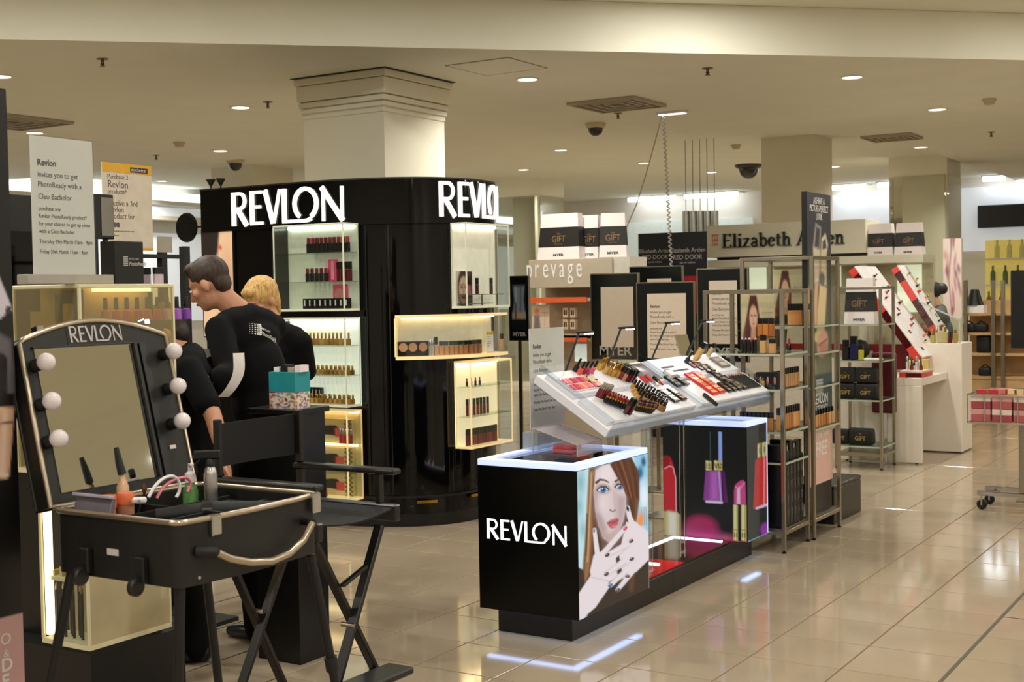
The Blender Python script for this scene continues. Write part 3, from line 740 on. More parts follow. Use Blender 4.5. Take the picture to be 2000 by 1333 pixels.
C0, C1 = z_c[1], z_c[0]
case('display_case', 'lowest glass case with patterned gold boxes on the kiosk front', XL_, XR_, YF_, KF-0.001, C0, C1, '+y', M_warm_edge, M_glow_warm, sh(C0, C1, (0.30, 0.62)), back_mat=mat('antique_gold_back', (190, 172, 118), rough=0.5, emit=0.12))
# contents of the upper case
W = XR_-XL_; ym = KF-0.07
def xs(n, a, b): return [XL_+W*(a+(b-a)*(k+0.5)/n) for k in range(n)]
z2 = A0+(A1-A0)*0.66+0.0065; z1 = A0+(A1-A0)*0.33+0.0065; z0 = A0+0.0165
reds = [(120, 24, 30), (150, 30, 40), (96, 20, 26), (130, 22, 34), (84, 22, 28), (140, 34, 40), (110, 20, 36), (150, 40, 50), (92, 26, 30), (170, 52, 60)]
for k, x in enumerate(xs(10, 0.36, 0.97)): product('capped_stick', reds[k], (x, ym, z2), 'dark lipstick case with deep red top on the top shelf of the upper case', 'lipstick cases, upper case top shelf', scale=(1, 1, 1.15))
for k, x in enumerate(xs(5, 0.33, 0.66)):
    product('capped_stick', reds[k+3], (x, ym, z1), 'dark lipstick case with red top on the middle shelf of the upper case', 'lipstick cases, upper case middle shelf', scale=(0.8, 1, 1))
for k, x in enumerate(xs(6, 0.78, 0.99)): product('gloss', (96, 26, 36), (x, ym, z1), 'tall dark red gloss tube beside the pink card in the upper case', 'dark glosses by the pink card', scale=(0.9, 0.9, 1.25))
for k, x in enumerate(xs(9, 0.30, 0.96)): product('carton', (220, 220, 216), (x, ym, z0), 'small black carton with white label at the foot of the upper case', 'black cartons in the upper case', scale=(0.9, 0.9, 1.0))
M_pink = mat('pink_card', (236, 84, 130), rough=0.4)
x = XL_+W*0.70
t = thing('pink_card', 'bright pink display card standing on the middle shelf of the upper case', 'card', (x, ym, z1)); MB().box(x-0.045, x+0.045, ym+0.02, ym+0.024, z1, z1+0.15).build('card_sheet', M_pink, t); MB().box(x-0.012, x+0.012, ym+0.015, ym+0.0195, z1+0.01, z1+0.14).build('card_stripe', mat('pale_pink', (246, 150, 180), rough=0.4), t)
x = XL_+W*0.76
t = thing('blush_box', 'pink boxed blusher with round clear window in the upper case', 'box', (x, KF-0.035, z0)); MB().box(x-0.06, x+0.06, KF-0.03, KF-0.01, z0+0.05, z0+0.165).build('box_body', M_pink, t, bevel=0.003)
MB().box(x-0.055, x+0.055, KF-0.03, KF-0.01, z0, z0+0.0495).build('box_foot', M_cap, t)
MB().lathe([(0, 0), (0.042, 0), (0.042, 0.003), (0, 0.003)], 24, (x, KF-0.0305, z0+0.095), Matrix(((1, 0, 0), (0, 0, -1), (0, 1, 0)))).build('powder_window', mat('blush_powder', (226, 140, 140), rough=0.4), t)
for q, (fx, zz) in enumerate(((0.50, z1+0.105), (0.50, z0+0.075))):
    x = XL_+W*fx; t = thing('price_card', 'small white price card leaning on the '+('middle shelf' if q == 0 else 'lower part')+' of the upper case back', 'card', (x, KF-0.02, zz-0.04)); MB().box(x-0.03, x+0.03, KF-0.012, KF-0.009, zz-0.04, zz+0.05).build('card_sheet', M_paper, t)
# golden bottles in the middle case
golds = [(186, 140, 60), (170, 120, 44), (200, 156, 82), (150, 108, 40), (176, 130, 70)]
zz = [B0+(B1-B0)*0.68+0.0065, B0+(B1-B0)*0.345+0.0065, B0+0.0165]
for r, (n, nm) in enumerate(((17, 'top'), (15, 'middle'), (14, 'bottom'))):
    for k, x in enumerate(xs(n, 0.06, 0.98)):
        for dy in ((0, 0.035) if r > 0 else (0,)):
            product('gold_bottle', golds[(k*3+r) % 5], (x, ym-0.02+dy, zz[r]), 'small golden bottle in the '+nm+' row of the bright middle case', 'golden bottles, '+nm+' row', scale=(0.8, 0.8, 0.75 if r else 1.0))
for k, x in enumerate(xs(4, 0.30, 0.50)): product('carton', (190, 190, 190), (x, ym+0.03, zz[2]), 'black carton behind the bottom golden row', 'black cartons behind the golden row', scale=(0.7, 0.7, 1.5))
# patterned boxes and glosses in the lowest case
def trellis(X, Y):
    p = Paint(X, Y, (214, 190, 140)); 
    for s in (0.10, 0.90):
        p.poly([(s-0.085, 0), (s+0.085, 0), (s+0.085, 1), (s-0.085, 1)], (190, 176, 120), 0.02)
        for k in range(5):
            y = 0.1+0.2*k; p.line([(s-0.08, y-0.09), (s+0.08, y+0.09)], 0.035, (48, 40, 26), 0.02); p.line([(s+0.08, y-0.09), (s-0.08, y+0.09)], 0.035, (48, 40, 26), 0.02)
    p.poly([(0.30, 0.32), (0.62, 0.28), (0.74, 0.5), (0.62, 0.74), (0.30, 0.70)], (28, 20, 18), 0.02)
    p.poly([(0.60, 0.42), (0.80, 0.38), (0.80, 0.78), (0.60, 0.8)], (214, 84, 78), 0.03)
    return p.c
zs = [C0+0.0165, C0+(C1-C0)*0.30+0.0065, C0+(C1-C0)*0.62+0.0065]
for r, nm in enumerate(('bottom', 'middle', 'top')):
    h = min((C1-C0)*0.3, 0.17)-0.012
    x0 = XL_+W*0.30; x1 = XL_+W*0.90
    t = thing('patterned_box', 'flat gold gift box with black lattice borders on the '+nm+' shelf of the lowest case', 'box', ((x0+x1)/2, KF-0.03, zs[r]), group='lattice gift boxes')
    MB().box(x0, x1, KF-0.035, KF-0.01, zs[r], zs[r]+h).build('box_body', mat('gold_card', (200, 178, 120), rough=0.4), t)
    print_sheet('box_print', (x0, KF-0.0358, zs[r]+h), (x1-x0, 0, 0), (0, 0, -h), 40, 26, trellis, printed('paper_print'), t)
    if r < 2:
        MB().box(XL_+0.01, XR_-0.01, KF-0.09, KF-0.075, zs[r+1]-0.022, zs[r+1]-0.0085).build('shelf_light', M_glow_warm, t) if False else None
for k, x in enumerate(xs(5, 0.80, 0.99)): product('clear_gloss', [(196, 40, 50), (206, 60, 70), (176, 30, 44), (214, 120, 110), (150, 60, 60)][k], (x, ym-0.03, zs[2]), 'red gloss tube with silver cap on the top shelf of the lowest case', 'red glosses in the lowest case')
product('polish', (216, 44, 40), (XL_+W*0.58, ym-0.04, zs[0]), 'bright red nail polish bottle at the foot of the lowest case', scale=(1.9, 1.9, 1.6))
MB().box(XL_+0.01, XR_-0.01, KF-0.05, KF-0.036, zs[2]-0.024, zs[2]-0.0085).build('under_shelf_light', M_glow_warm, tag(thing('shelf_lamp', 'warm light bar glowing under the top shelf of the lowest case', 'light', (XL_, KF-0.04, zs[2]-0.02))))

# cases on the rounded end
q = Px(911, 520, -4.90); XE = -4.90; YE0 = q.y; YE1 = Px(995, 520, XE).y; XEL = Py(881, 520, YE0).x
ze = lambda py: Px(911, py, XE).z
E0, E1 = ze(603), ze(434)
print('end case', XE, XEL, YE0, YE1, E0, E1)
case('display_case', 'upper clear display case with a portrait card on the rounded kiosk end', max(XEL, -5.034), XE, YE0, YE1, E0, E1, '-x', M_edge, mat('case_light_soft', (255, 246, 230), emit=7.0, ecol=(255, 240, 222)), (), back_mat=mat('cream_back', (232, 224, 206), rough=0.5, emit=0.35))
XB = max(XEL, -5.034)+0.008
st = thing('acrylic_stand', 'low stepped dark acrylic stand inside the upper rounded-end case', 'stand', (XB+0.08, YE0+0.2, E0+0.0165))
for (a, b, z) in ((0.06, 0.50, 0.075), (0.03, 0.36, 0.012)):
    MB().box(XB+0.02, XE-0.02, YE0+a, YE0+b, E0+0.0165+z, E0+0.0165+z+0.006).build('tread', mat('smoky_acrylic', (90, 84, 80), rough=0.15), st)
for y in (0.08, 0.28, 0.48): MB().box(XB+0.05, XB+0.056, YE0+y, YE0+y+0.006, E0+0.0165, E0+0.0165+0.075).build('riser', mat('smoky_acrylic', (90, 84, 80), rough=0.15), st)
for k, (dy, rgb) in enumerate(((0.10, (150, 60, 80)), (0.20, (90, 30, 50)), (0.38, (70, 30, 40)))): product('gloss', rgb, (XE-0.05, YE0+dy, E0+0.0165+0.0815), ['rosy gloss tube beside the portrait card in the rounded-end case', 'dark wine gloss tube in the middle of the rounded-end case stand', 'dark gloss tube alone at the far end of the stand'][k], scale=1.05)
def portrait(X, Y):
    p = Paint(X, Y, (226, 214, 198)); p.ell(0.5, 0.5, 0.42, 0.62, (60, 40, 36), 0.1); p.ell(0.46, 0.55, 0.30, 0.40, (226, 190, 164), 0.06)
    for x in (0.34, 0.58): p.ell(x, 0.47, 0.07, 0.03, (50, 40, 38), 0.04); p.line([(x-0.09, 0.40), (x+0.09, 0.39)], 0.025, (60, 42, 36), 0.03)
    p.line([(0.46, 0.5), (0.44, 0.64), (0.49, 0.65)], 0.02, (180, 130, 110), 0.04); p.ell(0.46, 0.76, 0.10, 0.035, (170, 50, 60), 0.03); p.poly([(0.72, 0), (1, 0), (1, 1), (0.8, 1)], (70, 26, 44), 0.05)
    return p.c
pc = thing('portrait_card', 'portrait card of a woman\'s face standing in the upper rounded-end case', 'card', (XB+0.03, YE0+0.05, E0+0.0165))
MB().box(XB+0.012, XB+0.016, YE0+0.02, YE0+0.22, E0+0.0165, E0+0.255).build('card_sheet', M_paper, pc)
print_sheet('portrait_print', (XB+0.0165, YE0+0.02, E0+0.255), (0, 0.20, 0), (0, 0, -0.238), 28, 32, portrait, printed('paper_print'), pc)

# lit ledge that wraps round the curve
sW0, sW1 = s_of(768, 660, 0.10), s_of(985, 660, 0.12)
pw = plan_at(sW0)[0]; dep = proj((pw.x, pw.y-0.1, 1.3))[2]
wz1 = CAM_H-(616-576)*dep/F_PX; wz0 = CAM_H-(703-576)*dep/F_PX
ledge = thing('lit_ledge', 'curved warm-lit ledge display wrapping round the kiosk corner', 'display case', (plan_at((sW0+sW1)/2)[0].x, plan_at((sW0+sW1)/2)[0].y, wz0), group='lit glass cases on the black kiosk')
def band(d0, d1, z0, z1, s0=sW0, s1=sW1, n=26):
    ss = np.linspace(s0, s1, n); a = [plan_at(s) for s in ss]
    poly = [tuple(p+nn*d1) for p, nn, _ in a] + [tuple(p+nn*d0) for p, nn, _ in reversed(a)]
    return MB().prism(poly, lambda x, y: (x, y, z0), lambda x, y: (x, y, z1))
band(0.001, 0.13, wz0, wz0+0.022).build('ledge_floor', M_warm_edge, ledge, smooth=30)
band(0.001, 0.13, wz1-0.018, wz1).build('ledge_roof', M_warm_edge, ledge, smooth=30)
band(0.001, 0.006, wz0+0.022, wz1-0.018).build('ledge_back', mat('ledge_back', (214, 208, 184), rough=0.4, emit=0.2), ledge, smooth=30)
band(0.126, 0.129, wz0+0.022, wz1-0.018).build('glass_panel', M_glass, ledge, smooth=30)
band(0.02, 0.035, wz1-0.027, wz1-0.0185, s0=sW0+0.03, s1=sW1-0.02).build('light_strip', M_glow_warm, ledge, smooth=30)
pe, ne, de = plan_at(sW0)
mb = MB(); a = pe+ne*0.001; b = pe+ne*0.13; mb.bar((a.x, a.y, (wz0+wz1)/2), (b.x, b.y, (wz0+wz1)/2), 0.012, wz1-wz0-0.042); mb.build('end_panel', M_warm_edge, ledge)
def on_ledge(px, d=0.06):
    s = s_of(px, 660, d); p, n, dd = plan_at(s); p = p+n*d
    return Vector((p.x, p.y, wz0+0.0225)), math.atan2(dd.y, dd.x)
for k, px in enumerate((782, 801, 820)):
    p, a = on_ledge(px); product('compact', [(214, 164, 130), (206, 154, 120), (196, 140, 104)][k], p, ['palest round powder compact at the end of the lit ledge', 'middle of three round powder compacts on the lit ledge', 'darkest round powder compact beside the silver tubes on the ledge'][k], rot=a, scale=1.0)
for k, px in enumerate((834, 840)):
    p, a = on_ledge(px); product('clear_gloss', (190, 186, 180), p, 'slim silver tube between compacts and foundation bottles on the ledge', 'silver tubes on the ledge', rot=a, scale=1.1)
p, a = on_ledge(846); product('gloss', (214, 160, 140), p, 'tall black-capped concealer stick on the lit ledge', rot=a, scale=1.2)
for k in range(9):
    p, a = on_ledge(856+k*9.4); product('foundation', [(206, 160, 120), (200, 150, 108), (194, 142, 100), (188, 134, 92), (182, 128, 86), (176, 120, 80), (168, 112, 74), (160, 104, 68), (150, 98, 62)][k], p, 'foundation bottle with black cap in the row on the curved lit ledge', 'foundation row on the curved ledge', rot=a, scale=(0.9, 1, 0.85))
p, a = on_ledge(952, 0.08)
oc = thing('offer_card', 'white offer card with yellow header standing on the curved lit ledge', 'card', p, world=False, M=Matrix.Rotation(a, 3, 'Z'))
MB().box(-0.045, 0.045, -0.002, 0.002, 0, 0.15).build('card_sheet', M_paper, oc); MB().box(-0.045, 0.045, -0.0026, -0.0021, 0.126, 0.149).build('header', mat('yellow_print', (232, 176, 50), rough=0.5), oc); MB().box(-0.045, 0.045, -0.0026, -0.0021, 0.0, 0.006).build('footer', mat('yellow_print', (232, 176, 50)), oc)
lettering('fine_print', [('mychoice', 0.008, 0.134, 0.008), ('Purchase 2', -0.036, 0.108, 0.009), ('products', -0.036, 0.094, 0.009), ('receive a 3rd', -0.036, 0.076, 0.009), ('product for', -0.036, 0.062, 0.009), ('free', -0.036, 0.045, 0.011, 1, 0.0004)], (0, -0.0022, 0), (1, 0, 0), (0, -1, 0), M_ink, oc, 0.0001)
p, a = on_ledge(975, 0.06); product('foundation', (216, 170, 136), p, 'single pale foundation bottle beside the yellow-headed card on the ledge', rot=a, scale=(1.3, 1.1, 1.1))

# lower case on the rounded end
q = Px(920, 790, XE); F0y = q.y; F1y = Px(1001, 790, XE).y; FL = max(Py(888, 790, F0y).x, -5.034)
F0 = Px(921, 879, XE).z; F1 = Px(919, 707, XE).z
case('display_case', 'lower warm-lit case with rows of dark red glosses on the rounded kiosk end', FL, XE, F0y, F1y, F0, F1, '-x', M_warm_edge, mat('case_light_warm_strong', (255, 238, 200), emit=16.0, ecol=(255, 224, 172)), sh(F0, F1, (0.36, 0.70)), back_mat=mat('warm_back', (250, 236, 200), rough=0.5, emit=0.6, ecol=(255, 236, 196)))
def ysf(n, a, b): return [F0y+(F1y-F0y)*(a+(b-a)*(k+0.5)/n) for k in range(n)]
glo = [(110, 20, 30), (130, 26, 34), (90, 16, 26), (150, 40, 44), (120, 30, 36), (80, 20, 28)]
for k, y in enumerate(ysf(7, 0.06, 0.62)): product('gloss', glo[k % 6], ((FL+XE)/2, y, F0+(F1-F0)*0.36+0.0065), 'dark red gloss on the middle shelf of the warm lower case', 'glosses, lower case middle shelf', scale=(0.9, 0.9, 1.1))
for k, y in enumerate(ysf(12, 0.05, 0.80)): product('gloss', glo[(k*5) % 6], ((FL+XE)/2, y, F0+0.0165), 'dark red gloss in the bottom row of the warm lower case', 'glosses, lower case bottom row', scale=(0.9, 0.9, 1.1))
for k, y in enumerate(ysf(4, 0.05, 0.45)): product('lipstick', glo[k], ((FL+XE)/2, y, F0+(F1-F0)*0.70+0.0065), 'open dark red lipstick on the top shelf of the warm lower case', 'lipsticks, lower case top shelf', scale=0.75)

# ================================================================== illuminated counters on the long plinth
BX0, BX1 = -3.335, -2.805; BZ0, BZ1 = 0.12, 0.82
plinth = thing('counter_plinth', 'long low black plinth carrying both illuminated counters', 'plinth', ((BX0+BX1)/2, 6.2, 0))
MB().box(-3.28, -2.88, 5.09, 6.17, 0.0, BZ0-0.0005).build('plinth_block', M_satin, plinth, bevel=0.003)
MB().box(-3.28, -2.88, 6.174, 7.28, 0.0, BZ0-0.0005).build('plinth_block', M_satin, plinth, bevel=0.003)
M_rim = mat('glowing_acrylic_rim', (225, 236, 255), rough=0.3, emit=0.75, ecol=(176, 200, 255))
M_panel_black = mat('black_panel', (7, 8, 8), rough=0.22, var=0.1, spec=0.3)
def woman(X, Y):
    p = Paint(X, Y, (206, 226, 236))
    p.poly([(615, 200), (700, 200), (690, 560), (640, 870), (615, 880)], (196, 226, 232), 20)
    for x, y, r in ((640, 300, 22), (632, 450, 18), (650, 600, 16)): p.ell(x, y, r, r*3, (140, 190, 200), 30)
    p.poly([(960, 120), (1040, 120), (1040, 640), (985, 560), (960, 420)], (150, 206, 232), 16)
    p.ell(990, 250, 18, 40, (30, 110, 150), 20); p.ell(1010, 180, 14, 30, (24, 90, 130), 16); p.ell(1012, 400, 24, 90, (232, 244, 250), 30)
    for x in (995, 1010, 1022): p.line([(x, 470), (x+3, 580)], 5, (150, 160, 170), 5)
    p.ell(985, 560, 22, 55, (230, 150, 84), 26, 12)
    # hair behind the face
    p.poly([(690, 215), (860, 160), (930, 160), (985, 260), (980, 430), (965, 540), (940, 640), (950, 860), (960, 940), (930, 1000), (640, 1010), (650, 800), (672, 560)], (74, 46, 32), 14)
    p.poly([(690, 225), (722, 220), (706, 420), (712, 620), (690, 860), (652, 960), (664, 700)], (150, 104, 66), 16)
    p.line([(704, 240), (690, 520), (676, 800)], 7, (206, 166, 118), 9); p.line([(716, 500), (700, 720), (684, 900)], 8, (110, 70, 44), 8)
    p.line([(676, 500), (668, 760)], 6, (60, 38, 26), 8)
    # coat
    p.poly([(615, 830), (652, 850), (660, 950), (640, 1010), (615, 1020)], (40, 34, 34), 10)
    p.poly([(700, 960), (900, 880), (1040, 780), (1040, 1100), (660, 1180)], (48, 36, 30), 16)
    p.line([(940, 880), (930, 990)], 24, (96, 58, 36), 22)
    # face
    F = [(728, 225), (770, 200), (830, 184), (850, 250), (886, 330), (906, 400), (906, 470), (886, 560), (856, 640), (806, 690), (770, 660), (742, 580), (722, 480), (714, 360)]
    p.poly(F, (220, 202, 202), 8); p.ell(790, 250, 50, 70, (236, 222, 222), 60)
    p.poly([(714, 360), (742, 370), (752, 500), (780, 620), (806, 690), (770, 660), (740, 580), (722, 480)], (160, 134, 136), 46, 0.85)
    p.poly([(846, 380), (906, 400), (906, 480), (884, 570), (850, 640), (846, 520)], (176, 152, 154), 44, 0.75); p.ell(768, 440, 26, 50, (232, 214, 214), 50); p.line([(742, 520), (780, 600)], 20, (170, 142, 144), 40, 0.6)
    p.poly([(760, 640), (850, 600), (840, 660), (806, 692)], (190, 162, 158), 30, 0.8)
    # neck shade
    p.poly([(760, 660), (806, 694), (850, 650), (880, 600), (900, 640), (820, 760), (760, 740)], (120, 92, 84), 14, 0.7)
    # eyes
    for cx, cy, rx, ry, rot in ((770, 350, 32, 19, 8), (868, 334, 24, 16, -6)):
        p.ell(cx, cy-6, rx*1.35, ry*1.7, (150, 122, 118), 18, rot, 0.75); p.ell(cx, cy, rx, ry, (240, 240, 244), 4, rot)
        p.ell(cx+2, cy, ry*0.95, ry*0.98, (66, 130, 190), 4); p.ell(cx+2, cy, ry*0.45, ry*0.45, (14, 20, 30), 3); p.ell(cx-3, cy-5, 4, 4, (250, 250, 252), 3)
        p.line([(cx-rx*1.1, cy+2), (cx-rx*0.5, cy-ry*0.95), (cx+rx*0.5, cy-ry*1.0), (cx+rx*1.05, cy+1)], 8, (34, 24, 24), 4)
        p.line([(cx-rx, cy+5), (cx, cy+ry), (cx+rx, cy+4)], 4, (90, 66, 64), 4)
    p.line([(732, 304), (752, 286), (780, 290), (802, 304)], 17, (74, 48, 38), 8, w2=8); p.line([(844, 300), (864, 286), (892, 296)], 13, (84, 54, 42), 8)
    # nose and mouth
    p.line([(832, 360), (838, 430), (842, 470)], 12, (200, 176, 174), 14, 0.8); p.line([(816, 486), (826, 492), (842, 482)], 7, (150, 110, 106), 6); p.ell(812, 480, 5, 5, (70, 44, 42), 5); p.ell(838, 482, 4, 4, (90, 58, 54), 5)
    p.poly([(790, 562), (806, 546), (822, 540), (834, 536), (848, 530), (860, 540), (856, 572), (838, 594), (818, 600), (802, 586)], (188, 92, 106), 8)
    p.line([(792, 562), (824, 562), (858, 546)], 5, (130, 30, 48), 4); p.ell(832, 584, 14, 5, (232, 130, 144), 6, -14)
    # fringe sweeping over the brow
    p.poly([(812, 190), (850, 160), (940, 150), (982, 240), (984, 420), (958, 480), (930, 420), (905, 380), (880, 320), (850, 270)], (92, 50, 34), 8)
    for a in range(6): p.line([(836+a*20, 172), (872+a*18, 270+a*4), (912+a*12, 380+a*12)], 6, [(120, 68, 42), (66, 36, 26), (150, 88, 54), (78, 42, 30), (112, 62, 40), (56, 34, 26)][a], 7)
    p.line([(970, 420), (962, 520), (945, 600)], 20, (120, 70, 44), 12)
    # hands
    sk, sh_ = (232, 220, 224), (176, 158, 168)
    p.poly([(615, 1010), (700, 880), (790, 900), (800, 970), (720, 1090), (625, 1170), (615, 1170)], sk, 8)
    p.line([(735, 770), (718, 600)], 30, sk, 5, w2=22); p.ell(715, 606, 8, 14, (150, 140, 160), 4)
    p.poly([(712, 760), (760, 740), (840, 770), (850, 900), (780, 950), (700, 930), (690, 860)], sk, 8)
    p.poly([(905, 560), (960, 560), (1040, 640), (1040, 800), (960, 880), (880, 890), (860, 760)], sk, 8)
    p.line([(950, 600), (925, 530), (914, 468)], 36, sk, 5, w2=24); p.ell(914, 476, 8, 18, (44, 30, 36), 4, -14)
    for k, (a, b, w) in enumerate((((770, 750), (898, 596), 34), ((800, 800), (934, 680), 36), ((820, 860), (936, 795), 36), ((820, 905), (912, 902), 32))):
        m = (a[0]*0.55+b[0]*0.45, a[1]*0.55+b[1]*0.45); p.line([m, b], w+3, sh_, 9, 0.7, w2=w*0.72+6); p.line([a, b], w, sk, 9, w2=w*0.72)
    for k, (a, b, w) in enumerate((((960, 670), (792, 764), 34), ((965, 750), (786, 884), 36), ((955, 820), (808, 955), 34), ((935, 880), (850, 986), 30))):
        m = (a[0]*0.55+b[0]*0.45, a[1]*0.55+b[1]*0.45); p.line([m, b], w+3, sh_, 9, 0.7, w2=w*0.7+6); p.line([a, b], w, sk, 9, w2=w*0.7)
    for x, y, c, r in ((898, 600, (214, 50, 84), -50), (933, 682, (52, 36, 40), -40), (935, 796, (46, 34, 38), -30), (909, 904, (90, 74, 80), 0), (792, 764, (40, 28, 32), -35), (786, 884, (44, 32, 38), -35), (808, 956, (50, 110, 170), -40), (852, 988, (70, 60, 66), -50)):
        p.ell(x, y, 15, 10, c, 4, r); p.ell(x-3, y-3, 4, 2.5, (200, 190, 200), 4, r)
    p.line([(700, 900), (800, 930)], 6, sh_, 10, 0.5)
    return p.c
def lightbox(label, y0, y1, deep):
    t = thing('light_counter', label, 'counter', ((BX0+BX1)/2, (y0+y1)/2, BZ0), group='illuminated counters')
    MB().box(BX0+0.004, BX1-0.004, y0+0.004, y1-0.004, BZ0, BZ1-0.03).build('cabinet_body', M_panel_black, t)
    MB().box(BX0+0.05, BX1-0.05, y0+0.05, y1-0.05, BZ1-0.0295, BZ1-0.012).build('counter_glass', mat('dark_counter_glass', (24, 24, 26), rough=0.05, spec=0.6), t)
    w = 0.05
    for nm, b in (('rim_strip', (BX0, BX1, y0, y0+w)), ('rim_strip', (BX0, BX1, y1-w, y1)), ('rim_strip', (BX0, BX0+w, y0+w, y1-w)), ('rim_strip', (BX1-w, BX1, y0+w, y1-w))):
        MB().box(*b, BZ1-0.0292, BZ1).build(nm, M_rim, t, bevel=0.002)
    return t
box1 = lightbox('illuminated counter with white wordmark and glowing portrait of a woman', 5.02, 5.735, True)
MB().box(BX0, BX1-0.0005, 5.02, 5.0235, BZ0, BZ1-0.0298).build('front_panel', M_panel_black, box1)
fp = [o for o in box1.children if o.name.startswith('front_panel')][0]
capL = (Py(1107, 1045, 5.02).x-Py(952, 1035, 5.02).x)/LOGO_W; zL = Py(952, 1052, 5.02).z; xL = Py(952, 1052, 5.02).x
wordmark(lambda x, y, d: (xL+x, 5.02-d, zL+y*0.92), capL, 0.004, mat('backlit_white', (245, 246, 250), emit=1.1, ecol=(236, 238, 250)), fp, 0.3)
M_backlit = printed('backlit_print', emit=0.92, base=0.0)
print_sheet('portrait_print', (BX1+0.0006, 5.022, BZ1-0.031), (0, 5.733-5.022, 0), (0, 0, BZ0-BZ1+0.033), 130, 200, woman, M_backlit, box1, quad=((620, 232), (1035, 128), (1037, 985), (626, 1166)))
MB().box(BX1-0.0035, BX1-0.0004, 5.0245, 5.735, BZ0, BZ1-0.0298).build('poster_frame', M_panel_black, box1)
box2 = lightbox('illuminated counter with lipstick and nail polish pictures behind the sloping tester', 7.03, 7.345, False)
def lips_front(X, Y):
    p = Paint(X, Y, (17, 22, 24))
    p.ell(485, 850, 118, 96, (170, 36, 90), 50); p.ell(500, 910, 130, 50, (190, 40, 130), 60); p.ell(700, 930, 120, 40, (170, 60, 90), 50)
    p.poly([(230, 322), (262, 314), (284, 330), (305, 390), (320, 470), (323, 728), (230, 722)], (196, 42, 54), 6)
    p.poly([(230, 322), (262, 314), (284, 332), (270, 390), (240, 412), (230, 412)], (150, 26, 40), 8); p.line([(240, 412), (272, 392), (300, 400), (318, 480), (318, 720)], 5, (246, 210, 216), 6)
    p.poly([(230, 722), (322, 732), (352, 752), (352, 910), (230, 905)], (196, 180, 124), 6); p.poly([(262, 725), (322, 734), (322, 908), (262, 905)], (232, 226, 206), 30); p.line([(346, 756), (346, 905)], 8, (120, 96, 40), 6)
    p.line([(558, 150), (558, 355)], 4, (60, 110, 110), 4); p.poly([(613, 150), (636, 152), (636, 360), (613, 358)], (150, 176, 240), 6)
    for x0, x1 in ((525, 565), (582, 637)): p.poly([(x0, 354), (x1, 357), (x1, 426), (x0, 424)], (198, 182, 112), 5); p.line([(x0+10, 360), (x0+10, 420)], 8, (236, 228, 180), 8)
    p.line([(532, 376), (532, 410)], 5, (30, 26, 16), 3); p.line([(546, 376), (546, 410)], 5, (30, 26, 16), 3); p.line([(546, 378), (558, 378)], 4, (30, 26, 16), 3); p.line([(546, 392), (556, 392)], 4, (30, 26, 16), 3); p.line([(546, 408), (558, 408)], 4, (30, 26, 16), 3)
    p.line([(588, 376), (596, 410), (606, 378)], 5, (30, 26, 16), 3); p.line([(612, 376), (612, 408), (622, 408)], 5, (30, 26, 16), 3); p.ell(628, 394, 9, 16, (30, 26, 16), 3); p.ell(628, 394, 5, 11, (198, 182, 112), 3)
    p.poly([(524, 430), (630, 432), (637, 646), (508, 640)], (146, 66, 150), 8); p.poly([(560, 432), (606, 432), (610, 640), (556, 640)], (182, 104, 190), 30); p.line([(616, 436), (628, 640)], 10, (206, 170, 240), 10)
    p.poly([(637, 430), (652, 432), (674, 654), (645, 654)], (92, 34, 96), 8); p.line([(530, 650), (632, 656)], 16, (226, 216, 246), 10)
    p.poly([(715, 668), (715, 570), (726, 524), (752, 502), (778, 494), (790, 520), (793, 668)], (206, 76, 140), 6); p.poly([(734, 664), (736, 560), (754, 536), (756, 664)], (240, 196, 226), 10); p.line([(722, 540), (752, 560), (786, 510)], 5, (240, 170, 204), 6)
    for x0, x1 in ((708, 742), (760, 798)):
        p.poly([(x0, 670), (x1, 672), (x1, 932), (x0, 926)], (188, 176, 96), 5); p.line([(x0+14, 676), (x0+14, 920)], 12, (238, 232, 190), 10); p.line([(x0-3, 850), (x1+3, 852)], 6, (150, 130, 60), 4)
    p.poly([(742, 672), (760, 672), (760, 930), (742, 928)], (16, 14, 12), 4); 
    for x in (718, 732, 770, 784): p.line([(x, 872), (x, 902)], 6, (30, 26, 16), 4)
    return p.c
def lips_side(X, Y):
    p = Paint(X, Y, (58, 64, 64)); p.poly([(875, 90), (935, 80), (935, 900), (880, 920)], (24, 30, 32), 10)
    p.poly([(852, 366), (935, 334), (935, 690), (838, 712)], (196, 70, 70), 8); p.poly([(884, 352), (935, 334), (935, 690), (876, 700)], (214, 40, 46), 10); p.line([(916, 345), (912, 690)], 8, (246, 170, 160), 10)
    for x0, x1, dy in ((868, 890, 0), (900, 935, -10)): p.poly([(x0, 250+dy), (x1, 240+dy), (x1, 344+dy), (x0, 354+dy)], (200, 184, 116), 5); p.line([(x0+8, 262+dy), (x0+8, 340+dy)], 6, (236, 228, 186), 8); p.line([(x0+16, 280+dy), (x0+16, 318+dy)], 5, (30, 26, 16), 4)
    p.line([(860, 708), (935, 684)], 16, (226, 214, 240), 8); p.ell(920, 855, 34, 46, (150, 50, 170), 16); p.line([(800, 936), (935, 882)], 6, (160, 190, 240), 5)
    return p.c
MB().box(BX0, BX1-0.0005, 7.0265, 7.0338, BZ0, BZ1-0.0298).build('front_panel', M_panel_black, box2)
print_sheet('lipstick_print', (BX0+0.002, 7.0258, BZ1-0.031), (BX1-BX0-0.004, 0, 0), (0, 0, BZ0-BZ1+0.033), 120, 150, lips_front, printed('backlit_print_soft', emit=0.62, base=0.0), box2, quad=((232, 88), (794, 128), (801, 942), (232, 903)))
MB().box(BX1-0.0035, BX1-0.0004, 7.0345, 7.345, BZ0, BZ1-0.0298).build('side_panel', M_panel_black, box2)
